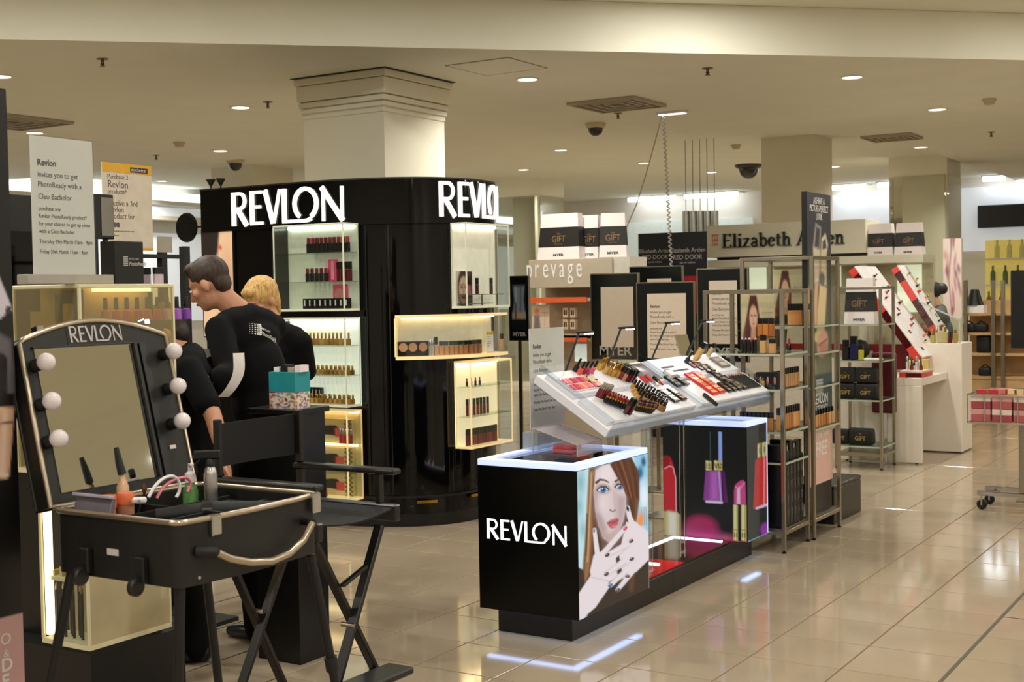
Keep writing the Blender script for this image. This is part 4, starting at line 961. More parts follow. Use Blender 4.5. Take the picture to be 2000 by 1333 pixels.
print_sheet('polish_print', (BX1+0.0006, 7.032, BZ1-0.031), (0, 7.343-7.032, 0), (0, 0, BZ0-BZ1+0.033), 70, 120, lips_side, printed('backlit_print_soft', emit=0.62), box2, quad=((794, 128), (932, 92), (932, 884), (801, 942)))
MB().box(BX1-0.002, BX1+0.004, 7.345, 7.349, BZ0+0.01, BZ1).build('corner_light', M_rim, box2)
# foot glow: slim LED strips under both counters' overhang
for (x0, x1, y0, y1) in ((BX0+0.01, BX1-0.03, 5.052, 5.086), (BX1-0.070, BX1-0.032, 5.09, 5.72)):
    MB().box(x0, x1, y0, y1, BZ0-0.007, BZ0-0.0006).build('under_light', mat('under_glow', (210, 226, 255), emit=4.0, ecol=(170, 200, 255)), box1)
MB().box(BX1-0.070, BX1-0.032, 7.09, 7.33, BZ0-0.007, BZ0-0.0006).build('under_light', mat('under_glow', (210, 226, 255)), box2)
# mirrored red tray and LED outline on the plinth between the counters
tr = thing('red_tray', 'glossy red tray lit by white strips on the plinth between the counters', 'tray', (-3.08, 6.35, BZ0))
MB().box(-3.26, -2.90, 5.76, 6.36, BZ0+0.0002, BZ0+0.006).build('red_panel', mat('red_gloss', (206, 34, 34), rough=0.12, coat=0.4), tr)
MB().box(-3.26, -2.90, 6.364, 7.0, BZ0+0.0002, BZ0+0.006).build('dark_panel', mat('brown_gloss', (70, 44, 38), rough=0.1, coat=0.4), tr)
M_led = mat('white_led', (250, 250, 250), emit=4.0, ecol=(240, 240, 250))
for b in ((-3.255, -3.24, 5.78, 6.98), (-3.24, -2.94, 6.965, 6.98), (-3.20, -2.99, 6.22, 6.245), (-3.20, -2.93, 5.95, 5.975)):
    MB().box(*b, BZ0+0.0065, BZ0+0.012).build('led_strip', M_led, tr)
b = (-3.05, -2.93, 5.80, 5.88); MB().box(*b, BZ0+0.0065, BZ0+0.03).build('white_block', mat('white_block', (240, 232, 232), rough=0.3), tr, bevel=0.003)
# clear posts carrying the tester
for k, (x, y) in enumerate(((-2.93, 6.02), (-2.93, 6.42), (-3.16, 6.02), (-3.16, 6.42))):
    z1 = 0.945+(-2.80-x)*0.63-0.065
    t = thing('acrylic_post', ['front clear post nearest the portrait counter', 'front clear post nearer the lipstick counter', 'rear clear post nearest the portrait counter', 'rear clear post nearer the lipstick counter'][k]+' under the sloping tester', 'post', (x, y, BZ0+0.0125), group='clear tester posts')
    MB().box(x-0.012, x+0.012, y-0.012, y+0.012, BZ0+0.0125, z1).build('post_sheet', glass('post_glass', (240, 245, 245), 0.93), t)
    for sx in (-1, 1): MB().box(x+sx*0.0125-0.0015, x+sx*0.0125+0.0015, y-0.0135, y-0.0121, BZ0+0.02, z1-0.01).build('bright_edge', mat('acrylic_edge_grey', (190, 186, 176), rough=0.2), t)

# ------------------------------------------------------------------ sloping tester
SX0, SX1, SY0, SY1 = -3.19, -2.80, 5.33, 7.42; SZ1, SZ0 = 1.195, 0.945
M_tray = mat('tray_white', (226, 224, 224), rough=0.3, var=0.01, emit=0.10, ecol=(225, 232, 255))  # slight bluish emission imitates LED and lamp light on the trays
tes = thing('cosmetic_tester', 'long sloping white tester display crowded with make-up above both counters', 'tester', (-3.0, 6.37, 0.88))
e_s = Vector((SX0-SX1, 0, SZ1-SZ0)).normalized(); e_n = Vector((SZ1-SZ0, 0, SX1-SX0)).normalized(); e_y = Vector((0, 1, 0))
SM = Matrix((e_y, -e_s, e_n)).transposed()      # x along the aisle, y down the slope, z out of the slope
if SM.determinant() < 0: SM = Matrix((-e_y, -e_s, e_n)).transposed()
SO = Vector((SX1, SY0, SZ0)); SL = SY1-SY0; SW = (Vector((SX0, 0, SZ1))-Vector((SX1, 0, SZ0))).length
def sp(u, v, h=0.0): return SO + e_y*u + e_s*v + e_n*h
def sbox(u0, u1, v0, v1, h0, h1, mb=None):
    mb = mb or MB(); vs_ = [sp(u, v, h) for h in (h0, h1) for v in (v0, v1) for u in (u0, u1)]
    return mb.add(vs_, [(0, 2, 3, 1), (4, 5, 7, 6), (0, 1, 5, 4), (1, 3, 7, 5), (3, 2, 6, 7), (2, 0, 4, 6)])
sbox(0, SL/2-0.002, 0, SW, -0.045, 0).build('base_tray', M_tray, tes, bevel=0.004)
sbox(SL/2+0.002, SL, 0, SW, -0.045, 0).build('base_tray', M_tray, tes, bevel=0.004)
for u0, u1, v0, v1, h in ((0.03, 0.55, 0.25, SW-0.03, 0.03), (0.30, 1.0, 0.02, 0.22, 0.028), (0.56, 1.02, 0.25, SW-0.03, 0.03), (1.07, SL-0.03, 0.02, 0.22, 0.028), (1.07, SL-0.03, 0.25, SW-0.03, 0.03), (0.02, 0.28, 0.03, 0.22, 0.022)):
    sbox(u0, u1, v0, v1, 0.0005, h).build('insert_tray', M_tray, tes, bevel=0.003)
sbox(0.0, SL, -0.008, -0.0005, -0.05, 0.035).build('front_guard', glass('guard_acrylic', (240, 245, 250), 0.96), tes)
for u in (0.0, SL-0.004, SL/2-0.002): sbox(u, u+0.004, 0.0, SW, 0.0305, 0.055).build('divider', glass('guard_acrylic'), tes)
def spt(cx, cy):
    """crop position on the tester -> (u, v) on the tray surface"""
    d = Vector(ray(1080+cx*0.22, 670+cy*0.22)); o = Vector((0, 0, CAM_H)); P0 = sp(0, 0, 0.03)
    t = (P0-o).dot(e_n)/d.dot(e_n); q = o+d*t-P0; return q.dot(e_y), q.dot(e_s)
GRP = {}
def testers(kind, items, label, group, h=0.0305, scale=1.0, lie=False):
    for cx, cy, rgb in items:
        u, v = spt(cx, cy); u = min(max(u, 0.03), SL-0.03); v = min(max(v, 0.03), SW-0.03)
        Mq = SM
        if lie: Mq = SM @ Matrix.Rotation(math.radians(-90), 3, 'X') @ Matrix.Rotation(math.radians(90 if lie == 2 else 12), 3, 'Y'); 
        product(kind, rgb, sp(u, v, h+(0.010 if lie else 0)), label, group, scale=scale, M=Mq)
wine, nude, rose, coral, red = (96, 24, 28), (196, 140, 110), (206, 84, 120), (234, 96, 80), (190, 30, 40)
testers('polish', [(190, 250, (30, 24, 26)), (228, 278, coral), (262, 272, (160, 60, 60)), (300, 276, rose), (338, 268, (230, 110, 130))], 'nail polish bottle in the pink row at the tester\'s upper corner', 'pink polishes on the tester', scale=0.95)
testers('gold_bottle', [(402, 240, (196, 150, 60)), (432, 232, (186, 136, 50)), (458, 272, (200, 160, 80)), (488, 282, (190, 140, 60)), (520, 296, (196, 146, 64)), (548, 280, (176, 126, 50)), (560, 306, (190, 150, 80))], 'golden-capped bottle at the top of the tester', 'golden bottles on the tester', scale=0.85)
testers('gloss', [(572, 306, wine), (596, 322, (130, 40, 40)), (622, 338, nude), (650, 344, wine), (676, 350, (110, 30, 40)), (700, 352, (90, 20, 30))], 'slim gloss beside the golden bottles on the tester', 'upper glosses on the tester', scale=(0.9, 0.9, 0.7))
testers('pan', [(600, 200, (90, 110, 100)), (660, 205, (60, 60, 60)), (710, 235, (110, 120, 112))], 'small dark powder pan at the tester\'s top edge', 'dark pans at the tester top')
testers('clear_gloss', [(770, 315, red), (812, 300, (206, 60, 60))], 'red gloss lying flat in the middle of the tester', 'red glosses lying on the tester', lie=True)
testers('lipstick', [(885, 318, red)], 'single open red lipstick lying beside the tester divider', None, lie=True)
# pink swatch board and cream palettes
sw = thing('swatch_board', 'board of pink and coral lip swatches at the corner of the tester', 'swatch board', sp(0.1, 0.33, 0.0305))
u0, v1 = 0.04, SW-0.09
sbox(u0, u0+0.26, 0.265, v1, 0.0304, 0.034).build('board', mat('pale_pink_board', (240, 214, 220), rough=0.4), sw)
for i in range(7):
    for j in range(2):
        uu = u0+0.012+i*0.035; vv = 0.275+j*(v1-0.275)/2
        sbox(uu, uu+0.026, vv, vv+(v1-0.275)/2-0.012, 0.0342, 0.040).build('swatch', tint([(226, 90, 120), (236, 120, 140), (200, 60, 90), (240, 150, 140), (236, 110, 90), (180, 50, 70), (246, 170, 160)][(i*2+j) % 7]), sw)
testers('pan', [(315, 330, (236, 226, 180)), (352, 352, (240, 190, 140)), (392, 376, (236, 140, 96)), (340, 320, (230, 220, 190))], 'cream and orange powder pan beside the swatch board', 'cream pans on the tester', scale=(1.2, 1.2, 1))
testers('clear_gloss', [(388, 478, wine), (405, 486, (130, 36, 36)), (424, 492, (120, 30, 34)), (444, 498, (140, 44, 40)), (462, 500, (110, 26, 30))], 'deep red gloss with silver cap in the tester\'s lower corner', 'silver-capped glosses on the tester', scale=(1.1, 1.1, 0.8))
testers('lipstick', [(446+24*(k % 8)+12*(k//8), 500+9*(k % 8)+26*(k//8), [(130, 30, 36), (150, 44, 40), (110, 24, 34), (160, 60, 56), (120, 40, 40), (176, 70, 60)][k % 6]) for k in range(16)], 'open dark red lipstick in the lower cluster on the tester', 'lipstick cluster on the tester', scale=(0.95, 0.95, 0.72))
testers('gloss', [(640, 630, (70, 22, 24)), (668, 636, (84, 26, 26))], 'tall very dark gloss standing alone at the tester\'s front edge', 'dark pair of glosses on the tester', scale=(1.2, 1.2, 0.85))
testers('polish', [(700+27*(k % 10)+14*(k//10), 408+13*(k % 10)+30*(k//10)-4*(k % 2), [(196, 150, 70), (150, 110, 60), (60, 44, 36), (120, 70, 60), (180, 140, 80)][(k*2) % 5]) for k in range(40)], 'small black-capped bottle in the dense block at the tester\'s middle', 'black-capped block on the tester', scale=(0.95, 0.95, 0.72))
testers('lipstick', [(736+20*(k % 8)+8*(k//8), 600+4*(k % 8)-26*(k//8), [(60, 30, 30), (100, 50, 50), (40, 30, 30), (130, 80, 74)][k % 4]) for k in range(16)], 'black lipstick tester in the front dark block', 'dark front block on the tester', scale=(0.95, 0.95, 0.65))
red_p = mat('red_palette', (206, 24, 36), rough=0.3)
def palette(cx, cy, du, dv, body, pans, label, group=None, name='powder_palette'):
    u, v = spt(cx, cy); u = min(u, SL-du-0.005); v = max(0.022, min(v, SW-dv-0.03))
    t = thing(name, label, 'palette', sp(u+du/2, v+dv/2, 0.0305), group=group)
    sbox(u, u+du, v, v+dv, 0.0304, 0.042).build('palette_case', body, t, bevel=0.002)
    n = len(pans)
    for k, rgb in enumerate(pans):
        vv = v+dv*(0.08+0.86*k/n); sbox(u+du*0.14, u+du*0.86, vv, vv+dv*0.86/n*0.8, 0.0422, 0.0435).build('powder', tint(rgb), t)
    return t
gry = [(150, 146, 136), (110, 108, 100), (180, 174, 160)]
palette(1100, 400, 0.07, 0.10, M_cap, gry, 'grey eye palette, first of a pair above the tester front', 'grey palette pair')
palette(1165, 385, 0.07, 0.10, M_cap, [(120, 120, 112), (170, 166, 150), (90, 90, 84)], 'grey eye palette, second of a pair above the tester front', 'grey palette pair')
palette(1075, 535, 0.07, 0.11, M_cap, [(190, 190, 180), (150, 150, 140), (120, 120, 112), (200, 196, 190)], 'silver grey palette at the tester\'s front edge beside the dark bottles', 'front palette pair')
palette(1145, 520, 0.06, 0.11, M_cap, [(200, 150, 130), (160, 110, 96), (190, 180, 170), (120, 110, 104)], 'rosy grey palette at the tester\'s front edge', 'front palette pair')
for k, (cx, cy, w) in enumerate(((1300, 385, 'upper of the first red column'), (1360, 370, 'upper of the second red column'), (1420, 470, 'lower of the first red column'), (1480, 455, 'lower of the second red column'))):
    palette(cx, cy, 0.085, 0.115, red_p, [(216, 170, 120), (226, 190, 150), (200, 120, 90)], 'bright red palette, '+w, 'red palettes on the tester')
for k in range(4):
    palette(1500+56*k, 350+22*k, 0.06, 0.105, M_cap, [(110, 100, 86), (150, 140, 120), (84, 76, 66)], 'dark brown eye palette in the upper row near the tester end', 'brown palettes, upper row')
    palette(1560+46*k, 445-8*k, 0.055, 0.09, M_cap, [(140, 130, 110), (100, 92, 80), (70, 64, 56)], 'dark brown eye palette in the front row near tester end', 'brown palettes, front row')
for k in range(8):
    u, v = spt(1720+18*k, 418-3*k); t = product('pencil', [(170, 120, 96), (150, 100, 80), (130, 84, 66), (190, 140, 110)][k % 4], sp(min(u, SL-0.02), max(v, 0.03), 0.036), 'brown eye pencil laid up the slope at the tester end', 'pencils at the tester end', M=SM @ Matrix.Rotation(math.radians(90), 3, 'X'), scale=1.2)
testers('gloss', [(1330, 470, (24, 22, 22))], 'black tube propped between the grey and red palettes', None, lie=True, scale=1.0)
# upright cards and bottles on the upper far half
wc = thing('tester_card', 'large white information card with two dark lines on the tester\'s upper half', 'card', sp(1.3, 0.37, 0.0305))
sbox(1.10, 1.62, 0.27, SW-0.035, 0.0304, 0.036).build('card_sheet', mat('bright_card', (236, 236, 250), rough=0.3, emit=0.12, ecol=(230, 232, 255)), wc)
for u, v, w in ((1.14, 0.34, 0.16), (1.18, 0.30, 0.24)): sbox(u, u+w, v, v+0.014, 0.0361, 0.037).build('printed_line', M_grey_ink, wc)
pcd = thing('photo_card', 'dark photo card with pale smudge beside the tester divider', 'card', sp(0.9, 0.36, 0.0305))
def smudge(X, Y):
    p = Paint(X, Y, (86, 78, 78)); p.ell(0.35, 0.3, 0.3, 0.14, (226, 220, 232), 0.12, 20); p.poly([(0.5, 0.6), (1, 0.5), (1, 1), (0.4, 1)], (50, 46, 44), 0.2); return p.c
sbox(0.80, 1.01, 0.265, SW-0.05, 0.0304, 0.035).build('card_sheet', M_satin, pcd)
print_sheet('smudge_print', sp(0.80, SW-0.05, 0.0355), e_y*0.21, -e_s*(SW-0.05-0.265), 16, 16, smudge, printed('paper_print'), pcd)
tc = thing('sample_block', 'small white sample block with green edge near the tester divider', 'block', sp(0.99, 0.28, 0.0305)); sbox(1.075, 1.14, 0.252, 0.30, 0.0365, 0.06).build('block_body', M_paper, tc, bevel=0.002); sbox(1.075, 1.14, 0.3005, 0.304, 0.0365, 0.06).build('green_edge', tint((60, 150, 120)), tc)
testers('foundation', [(1258, 165, (216, 176, 110))], 'tall tan foundation bottle standing on the white tester card', None, h=0.0375, scale=1.1)
testers('foundation', [(1375, 118, (214, 180, 130))], 'shorter tan foundation bottle at the tester\'s far top corner', None, scale=0.8)
testers('polish', [(1175, 185, (20, 18, 20))], 'tiny black bottle standing on the white tester card', None, h=0.0375, scale=1.0)
for k in range(6):
    palette(1245+34*k, 235+10*k-22*(k % 2), 0.045, 0.07, M_cap, [(200, 150, 150), (160, 130, 124)] if k < 3 else [(190, 186, 176), (140, 130, 120)], 'little blush palette in the cluster on the tester\'s upper half', 'blush cluster on the tester')
palette(1500, 225, 0.13, 0.10, mat('grey_palette_case', (120, 116, 112), rough=0.3), [(190, 180, 166), (170, 160, 150)], 'wide grey palette at the tester\'s far top corner')
# LED arm lamps on the back edge
for k, (b, h) in enumerate((((1103, 704), (1131, 650)), ((1184, 703), (1213, 641)), ((1270, 700), (1303, 631)), ((1340, 690), (1372, 627)))):
    B = Px(b[0], b[1], SX0+0.03); B.z = sp(0, SW-0.035, 0.0).z+0.002; H = Px(h[0], h[1], SX0+0.05)
    t = thing('arm_lamp', ['arm lamp over the swatch board corner', 'arm lamp rising past the blank framed board', 'arm lamp rising past the invitation board', 'arm lamp beside the tilted small mirror'][k]+', thin black with white LEDs', 'lamp', B, group='LED arm lamps')
    MB().lathe([(0.02, 0), (0.02, 0.008), (0.008, 0.014)], 12, B).build('foot', M_satin, t, smooth=40)
    MB().tube([B+Vector((0, 0, 0.012)), H], 0.0055, 8).build('arm', M_black, t, smooth=40)
    d = Vector((0.55, 0.62, 0.02)).normalized(); MB().bar(H-d*0.012, H+d*0.075, 0.026, 0.012).build('lamp_head', M_black, t, bevel=0.003)
    for q in range(3): 
        c = H+d*(0.034+0.018*q)+Vector((0, 0, -0.0075)); MB().ball(c, (0.008, 0.008, 0.005), 8).build('led', mat('led_white', (245, 248, 255), emit=40.0, ecol=(232, 240, 255)), t, smooth=60)
# tilted hand mirror at the back edge
u, v = 1.02, SW-0.05
B = Px(1338, 690, SX0+0.02); B.z = 1.20
hm = thing('tilted_mirror', 'small frameless mirror leaning on the back edge of the tester', 'mirror', B)
Mt = Matrix((Vector((0.5, 0.866, 0)), Vector((-0.35, 0.2, 0.91)).normalized(), Vector((0.79, -0.45, 0.41)).normalized())).transposed()
MB().obox(B+Vector((-0.02, 0.03, 0.065)), (0.085, 0.13, 0.006), Mt).build('mirror_glass', M_mirror, hm); MB().obox(B+Vector((-0.022, 0.031, 0.0635)), (0.09, 0.134, 0.004), Mt).build('mirror_back', M_steel, hm)

# ------------------------------------------------------------------ on the portrait counter: invitation sign and acrylic sample box
INV = lambda k: [('Revlon', 0, 0.0, 0.034*k, 0.9, 0.0008*k), ('invites you to get', 0, -0.042*k, 0.029*k, 0.9), ('PhotoReady with a', 0, -0.079*k, 0.029*k, 0.9), ('Cleo Bachelor', 0, -0.124*k, 0.029*k, 0.9),
               ('purchase any', 0, -0.166*k, 0.021*k, 0.9), ('Revlon PhotoReady product*', 0, -0.194*k, 0.021*k, 0.88), ('for your chance to get up close', 0, -0.222*k, 0.021*k, 0.88), ('with a Cleo Bachelor', 0, -0.250*k, 0.021*k, 0.9),
               ('Thursday 29th March 11am - 4pm', 0, -0.288*k, 0.021*k, 0.84), ('Friday 30th March 11am - 4pm', 0, -0.326*k, 0.021*k, 0.84)]
a = Px(1033, 640, -3.285); b = Px(1103, 828, -3.285)
sg = thing('invitation_sign', 'white printed invitation sign in a clear holder on the portrait counter', 'sign', (-3.285, (a.y+b.y)/2, b.z), group='white invitation signs')
yS0, yS1 = min(a.y, b.y), max(a.y, b.y); zS0, zS1 = b.z, Px(1033, 643, -3.285).z
print('sign1', yS0, yS1, zS0, zS1)
MB().box(-3.287, -3.283, yS0, yS1, zS0, zS1).build('sign_sheet', M_paper, sg)
k = (zS1-zS0)/0.50
lettering('printed_text', INV(k*0.95), (-3.2828, yS0+0.03, zS1-0.10*k), (0, 1, 0), (1, 0, 0), M_grey_ink, sg, 0.0003)
MB().box(-3.2825, -3.2805, yS0-0.004, yS1+0.004, zS0-0.01, zS1+0.004).build('clear_cover', M_glass, sg)
MB().box(-3.325, -3.24, yS0-0.01, min(yS1+0.02, 5.73), BZ1+0.0005, zS0-0.0105).build('holder_base', glass('base_acrylic', (225, 232, 240), 0.94, milk=0.3), sg)
c0 = Pz(1062, 893, BZ1); 
ab = thing('sample_box', 'clear acrylic sample box with pink compact inside on the portrait counter', 'display box', (-3.05, 5.33, BZ1))
bx0, bx1, by0, by1 = -3.17, -2.93, 5.25, 5.50
poly = [(bx0, BZ1+0.0005), (bx1, BZ1+0.0005), (bx1+0.0, BZ1+0.055), (bx0, BZ1+0.125)]
for n_, (q0, q1) in enumerate((((bx0, bx1), (BZ1+0.052, BZ1+0.122)),)):
    mb = MB(); mb.add([(bx1, by0, BZ1+0.052), (bx1, by1, BZ1+0.052), (bx0, by1, BZ1+0.122), (bx0, by0, BZ1+0.122), (bx1, by0, BZ1+0.056), (bx1, by1, BZ1+0.056), (bx0, by1, BZ1+0.126), (bx0, by0, BZ1+0.126)], [(0, 1, 2, 3), (7, 6, 5, 4), (0, 4, 5, 1), (1, 5, 6, 2), (2, 6, 7, 3), (3, 7, 4, 0)]); mb.build('sloping_lid', glass('frosted_acrylic', (246, 240, 244), 0.96, rough=0.1, milk=0.22), ab)
for y in (by0, by1-0.003): MB().prism(poly, lambda x, z: (x, y, z), lambda x, z: (x, y+0.003, z)).build('side_sheet', M_glass, ab)
MB().box(bx1-0.003, bx1, by0, by1, BZ1+0.0005, BZ1+0.052).build('front_sheet', glass('frosted_acrylic', (246, 240, 244), 0.96, rough=0.1, milk=0.22), ab)
for p0_, p1_ in (((bx0, by0, BZ1+0.127), (bx1, by0, BZ1+0.057)), ((bx0, by1, BZ1+0.127), (bx1, by1, BZ1+0.057)), ((bx1, by0, BZ1+0.057), (bx1, by1, BZ1+0.057)), ((bx0, by0, BZ1+0.127), (bx0, by1, BZ1+0.127)), ((bx0, by0, BZ1+0.002), (bx0, by0, BZ1+0.127)), ((bx1, by0, BZ1+0.002), (bx1, by0, BZ1+0.057))): MB().tube([p0_, p1_], 0.0022, 5).build('bright_edge', mat('acrylic_edge_grey', (190, 186, 176)), ab)
MB().lathe([(0.0, 0), (0.065, 0), (0.07, 0.008), (0.066, 0.026), (0, 0.03)], 24, ((bx0+bx1)/2-0.02, (by0+by1)/2+0.03, BZ1+0.012)).build('pink_compact', tint((226, 120, 140)), ab, smooth=40)
MB().box(bx0+0.09, bx0+0.2, by0+0.02, by0+0.08, BZ1+0.006, BZ1+0.035).build('red_compact', tint((206, 50, 54)), ab, bevel=0.008)

# ================================================================== steel racks beside the lipstick counter
def rack(label, x0, x1, y0, y1, h, shelves, w=0.024):
    t = thing('steel_rack', label, 'rack', ((x0+x1)/2, (y0+y1)/2, 0), group='steel display racks')
    for x in (x0+w/2, x1-w/2):
        for y in (y0+w/2, y1-w/2):
            MB().box(x-w/2, x+w/2, y-w/2, y+w/2, 0.016, h).build('upright', M_steel, t, bevel=0.002)
            MB().lathe([(0.014, 0), (0.014, 0.008), (0.006, 0.010), (0.006, 0.016)], 10, (x, y, 0)).build('foot', M_satin, t)
    for z in (h-w, 0.11):
        for b in ((x0+w, x1-w, y0, y0+w), (x0+w, x1-w, y1-w, y1), (x0, x0+w, y0+w, y1-w), (x1-w, x1, y0+w, y1-w)):
            MB().box(*b, z, z+w).build('rail', M_steel, t, bevel=0.002)
    for z in shelves:
        MB().box(x0+0.002, x1-0.002, y0+0.002, y1-0.002, z-0.009, z-0.0005).build('glass_shelf', glass('rack_shelf_glass', (226, 236, 222), 0.9), t)
        for y in (y0, y1-0.006): MB().box(x0+w, x1-w, y, y+0.006, z-0.012, z+0.0).build('shelf_edge', mat('glass_edge', (176, 186, 168), rough=0.2), t)
        MB().box(x1-0.006, x1, y0+w, y1-w, z-0.012, z).build('shelf_edge', mat('glass_edge', (176, 186, 168)), t)
    MB().box(x0+w, x1-w, y0+w, y1-w, 0.134, 0.142).build('bottom_board', M_steel, t)
    return t
AX0, AX1, AY0, AY1 = -3.225, -2.71, 7.39, 7.84
rz = lambda py: Py(1515, py, AY0).z
SA = [rz(692), rz(762), rz(845), rz(905)]
rack('lower steel rack with glass shelves of foundation and cartons beside the lipstick counter', AX0, AX1, AY0, AY1, 1.585, SA)
RBX0, RBX1, BY0, BY1 = -3.175, -2.69, 7.87, 8.40
rzb = lambda py: Py(1585, py, BY0).z
SB = [rzb(636), rzb(715), rzb(835), rzb(890)]
rack('taller steel rack holding the dark banner behind the lower rack', RBX0, RBX1, BY0, BY1, 1.79, [1.35, SA[0]-0.02, SA[1]-0.02, SA[2]-0.03])
SBz = [1.35, SA[0]-0.02, SA[1]-0.02, SA[2]-0.03]

def model(X, Y):
    p = Paint(X, Y, (206, 196, 156)); p.poly([(0.62, 0.25), (1, 0.22), (1, 0.42), (0.62, 0.44)], (196, 186, 150), 0.05)
    for y in (0.33, 0.42): p.line([(0.64, y), (0.95, y-0.01)], 0.012, (120, 110, 90), 0.02)
    p.poly([(0.28, 0.02), (0.48, 0.02), (0.58, 0.4), (0.56, 0.95), (0.05, 1.0), (0.06, 0.7), (0.18, 0.35)], (86, 44, 34), 0.04)
    p.line([(0.12, 0.6), (0.08, 0.98)], 0.06, (140, 72, 48), 0.05); p.line([(0.5, 0.35), (0.53, 0.9)], 0.04, (130, 66, 46), 0.05)
    p.ell(0.38, 0.40, 0.12, 0.21, (224, 180, 150), 0.03); p.poly([(0.32, 0.56), (0.44, 0.56), (0.46, 0.8), (0.28, 0.82)], (214, 168, 138), 0.04)
    for x in (0.33, 0.43): p.ell(x, 0.37, 0.028, 0.014, (50, 34, 30), 0.02)
    p.line([(0.38, 0.38), (0.375, 0.46)], 0.012, (186, 136, 110), 0.02); p.ell(0.38, 0.51, 0.035, 0.014, (186, 70, 70), 0.02); p.poly([(0.05, 0.85), (0.6, 0.8), (0.62, 1), (0, 1)], (34, 30, 30), 0.04)
    return p.c
def photo_board(x0, x1, y, z0, z1, label):
    t = thing('photo_board', label, 'photo board', ((x0+x1)/2, y, z0))
    MB().box(x0, x1, y, y+0.006, z0, z1).build('backing', mat('cream_board', (206, 198, 160), rough=0.4), t)
    print_sheet('model_print', (x0, y-0.0008, z1), (x1-x0, 0, 0), (0, 0, z0-z1), 40, 56, model, printed('paper_print'), t)
a = Py(1447, 575, AY0+0.16); b = Py(1512, 690, AY0+0.16)
photo_board(a.x, b.x, AY0+0.16, SA[0]+0.0005, a.z, 'photo board of a long-haired woman on the lower rack\'s top shelf')
a = Py(1510, 527, BY0+0.2); b = Py(1572, 600, BY0+0.2)
photo_board(a.x, b.x, BY0+0.2, 1.3505, a.z, 'photo board of a long-haired woman on the taller rack\'s top shelf')
def at_a(px, y, z): p = Py(px, 700, y); return Vector((p.x, y, z+0.0005))
tan = [(222, 172, 112), (214, 160, 100), (206, 148, 90), (196, 136, 80), (186, 124, 70), (176, 112, 62)]
product('foundation', tan[0], at_a(1491, AY0+0.05, SA[0]), 'taller tan foundation bottle at the front of the lower rack\'s top shelf', scale=(1.1, 1.1, 1.0))
product('foundation', tan[1], at_a(1509, AY0+0.045, SA[0]), 'short tan foundation bottle beside the lower rack\'s corner upright', scale=(1.15, 1.1, 0.78))
ris = thing('acrylic_riser', 'clear acrylic riser holding big bottles on the lower rack', 'riser', (at_a(1500, AY0+0.11, SA[0])))
p0 = at_a(1480, AY0+0.11, SA[0]); p1 = at_a(1522, AY0+0.11, SA[0]); p1.x = min(p1.x, AX1-0.03)
MB().box(p0.x, p1.x, AY0+0.09, AY0+0.14, SA[0]+0.093, SA[0]+0.099).build('deck', M_glass, ris)
for x in (p0.x, p1.x-0.004): MB().box(x, x+0.004, AY0+0.09, AY0+0.14, SA[0]+0.0005, SA[0]+0.093).build('riser_leg', M_glass, ris)
for k, px in enumerate((1486, 1497, 1508)): product('foundation', [(190, 120, 60), (206, 136, 70), (180, 110, 56)][k], at_a(px, AY0+0.115, SA[0]+0.099), 'big amber foundation bottle raised on the clear riser', 'riser bottles on the lower rack', scale=(0.95, 1, 1.0))
for k, px in enumerate((1450, 1457, 1464, 1470, 1476)): product('pencil', [(200, 190, 210), (176, 160, 190), (216, 200, 190), (230, 90, 90), (190, 180, 200)][k], at_a(px, AY0+0.06, SA[0]), 'slim pale pencil standing at the end of the lower rack\'s top shelf', 'pale pencils on the lower rack', scale=(2, 2, 0.75))
def board_box(px0, px1, y, z, h, m, label, cat='box', d=0.05):
    a = at_a(px0, y, z); b = at_a(px1, y, z); b.x = min(b.x, AX1-0.026)
    t = thing('display_carton', label, cat, ((a.x+b.x)/2, y+d/2, z+0.0005)); MB().box(a.x, b.x, y, y+d, z+0.0005, z+h).build('carton_body', m, t, bevel=0.002); return t, a.x, b.x
t, xa, xb = board_box(1476, 1519, AY0+0.05, SA[1], 0.10, M_satin, 'black carton printed with skin-tone drops on the lower rack\'s second shelf')
for k in range(3): MB().ball((xa+0.03+k*0.045, AY0+0.0485, SA[1]+0.05), (0.008, 0.002, 0.026), 10).build('printed_drop', tint([(222, 170, 140), (206, 140, 120), (190, 120, 100)][k]), t, smooth=60)
t, xa, xb = board_box(1448, 1472, AY0+0.06, SA[1], 0.09, tint((214, 196, 170)), 'cream carton with red base on the lower rack\'s second shelf'); MB().box(xa+0.01, xb-0.01, AY0+0.0585, AY0+0.0598, SA[1]+0.012, SA[1]+0.05).build('red_panel', tint((150, 20, 34)), t)
for k, px in enumerate((1455, 1462, 1490)): product('spray', (206, 170, 80), at_a(px, AY0+0.03, SA[1]), 'small gold-capped flask on the lower rack\'s second shelf', 'gold flasks on the lower rack', scale=(0.5, 0.5, 0.9 if k < 2 else 0.7))
def side_row(kind, cols, n, z, y0, y1, x, label, group, scale=1.0):
    for k in range(n): product(kind, cols[k % len(cols)], (x, y0+(y1-y0)*(k+0.5)/n, z+0.0005), label, group, scale=scale, rot=math.pi/2)
side_row('foundation', [(206, 160, 110), (196, 146, 96)], 6, SA[1], AY0+0.17, AY1-0.03, AX1-0.06, 'tan concealer bottle along the lower rack\'s second shelf side', 'concealers on the lower rack side', (0.8, 0.9, 1.05))
side_row('foundation', tan, 9, SA[2], AY0+0.04, AY1-0.04, AX1-0.055, 'foundation bottle along the lower rack\'s third shelf side', 'foundation side row on the lower rack', (0.85, 1, 1.25))
for k in range(8): product('foundation', tan[(k+2) % 6], at_a(1448+k*8.2, AY0+0.05, SA[2]), 'foundation bottle in the front row of the lower rack\'s third shelf', 'foundation front row on the lower rack', scale=(0.7, 1, 1.0))
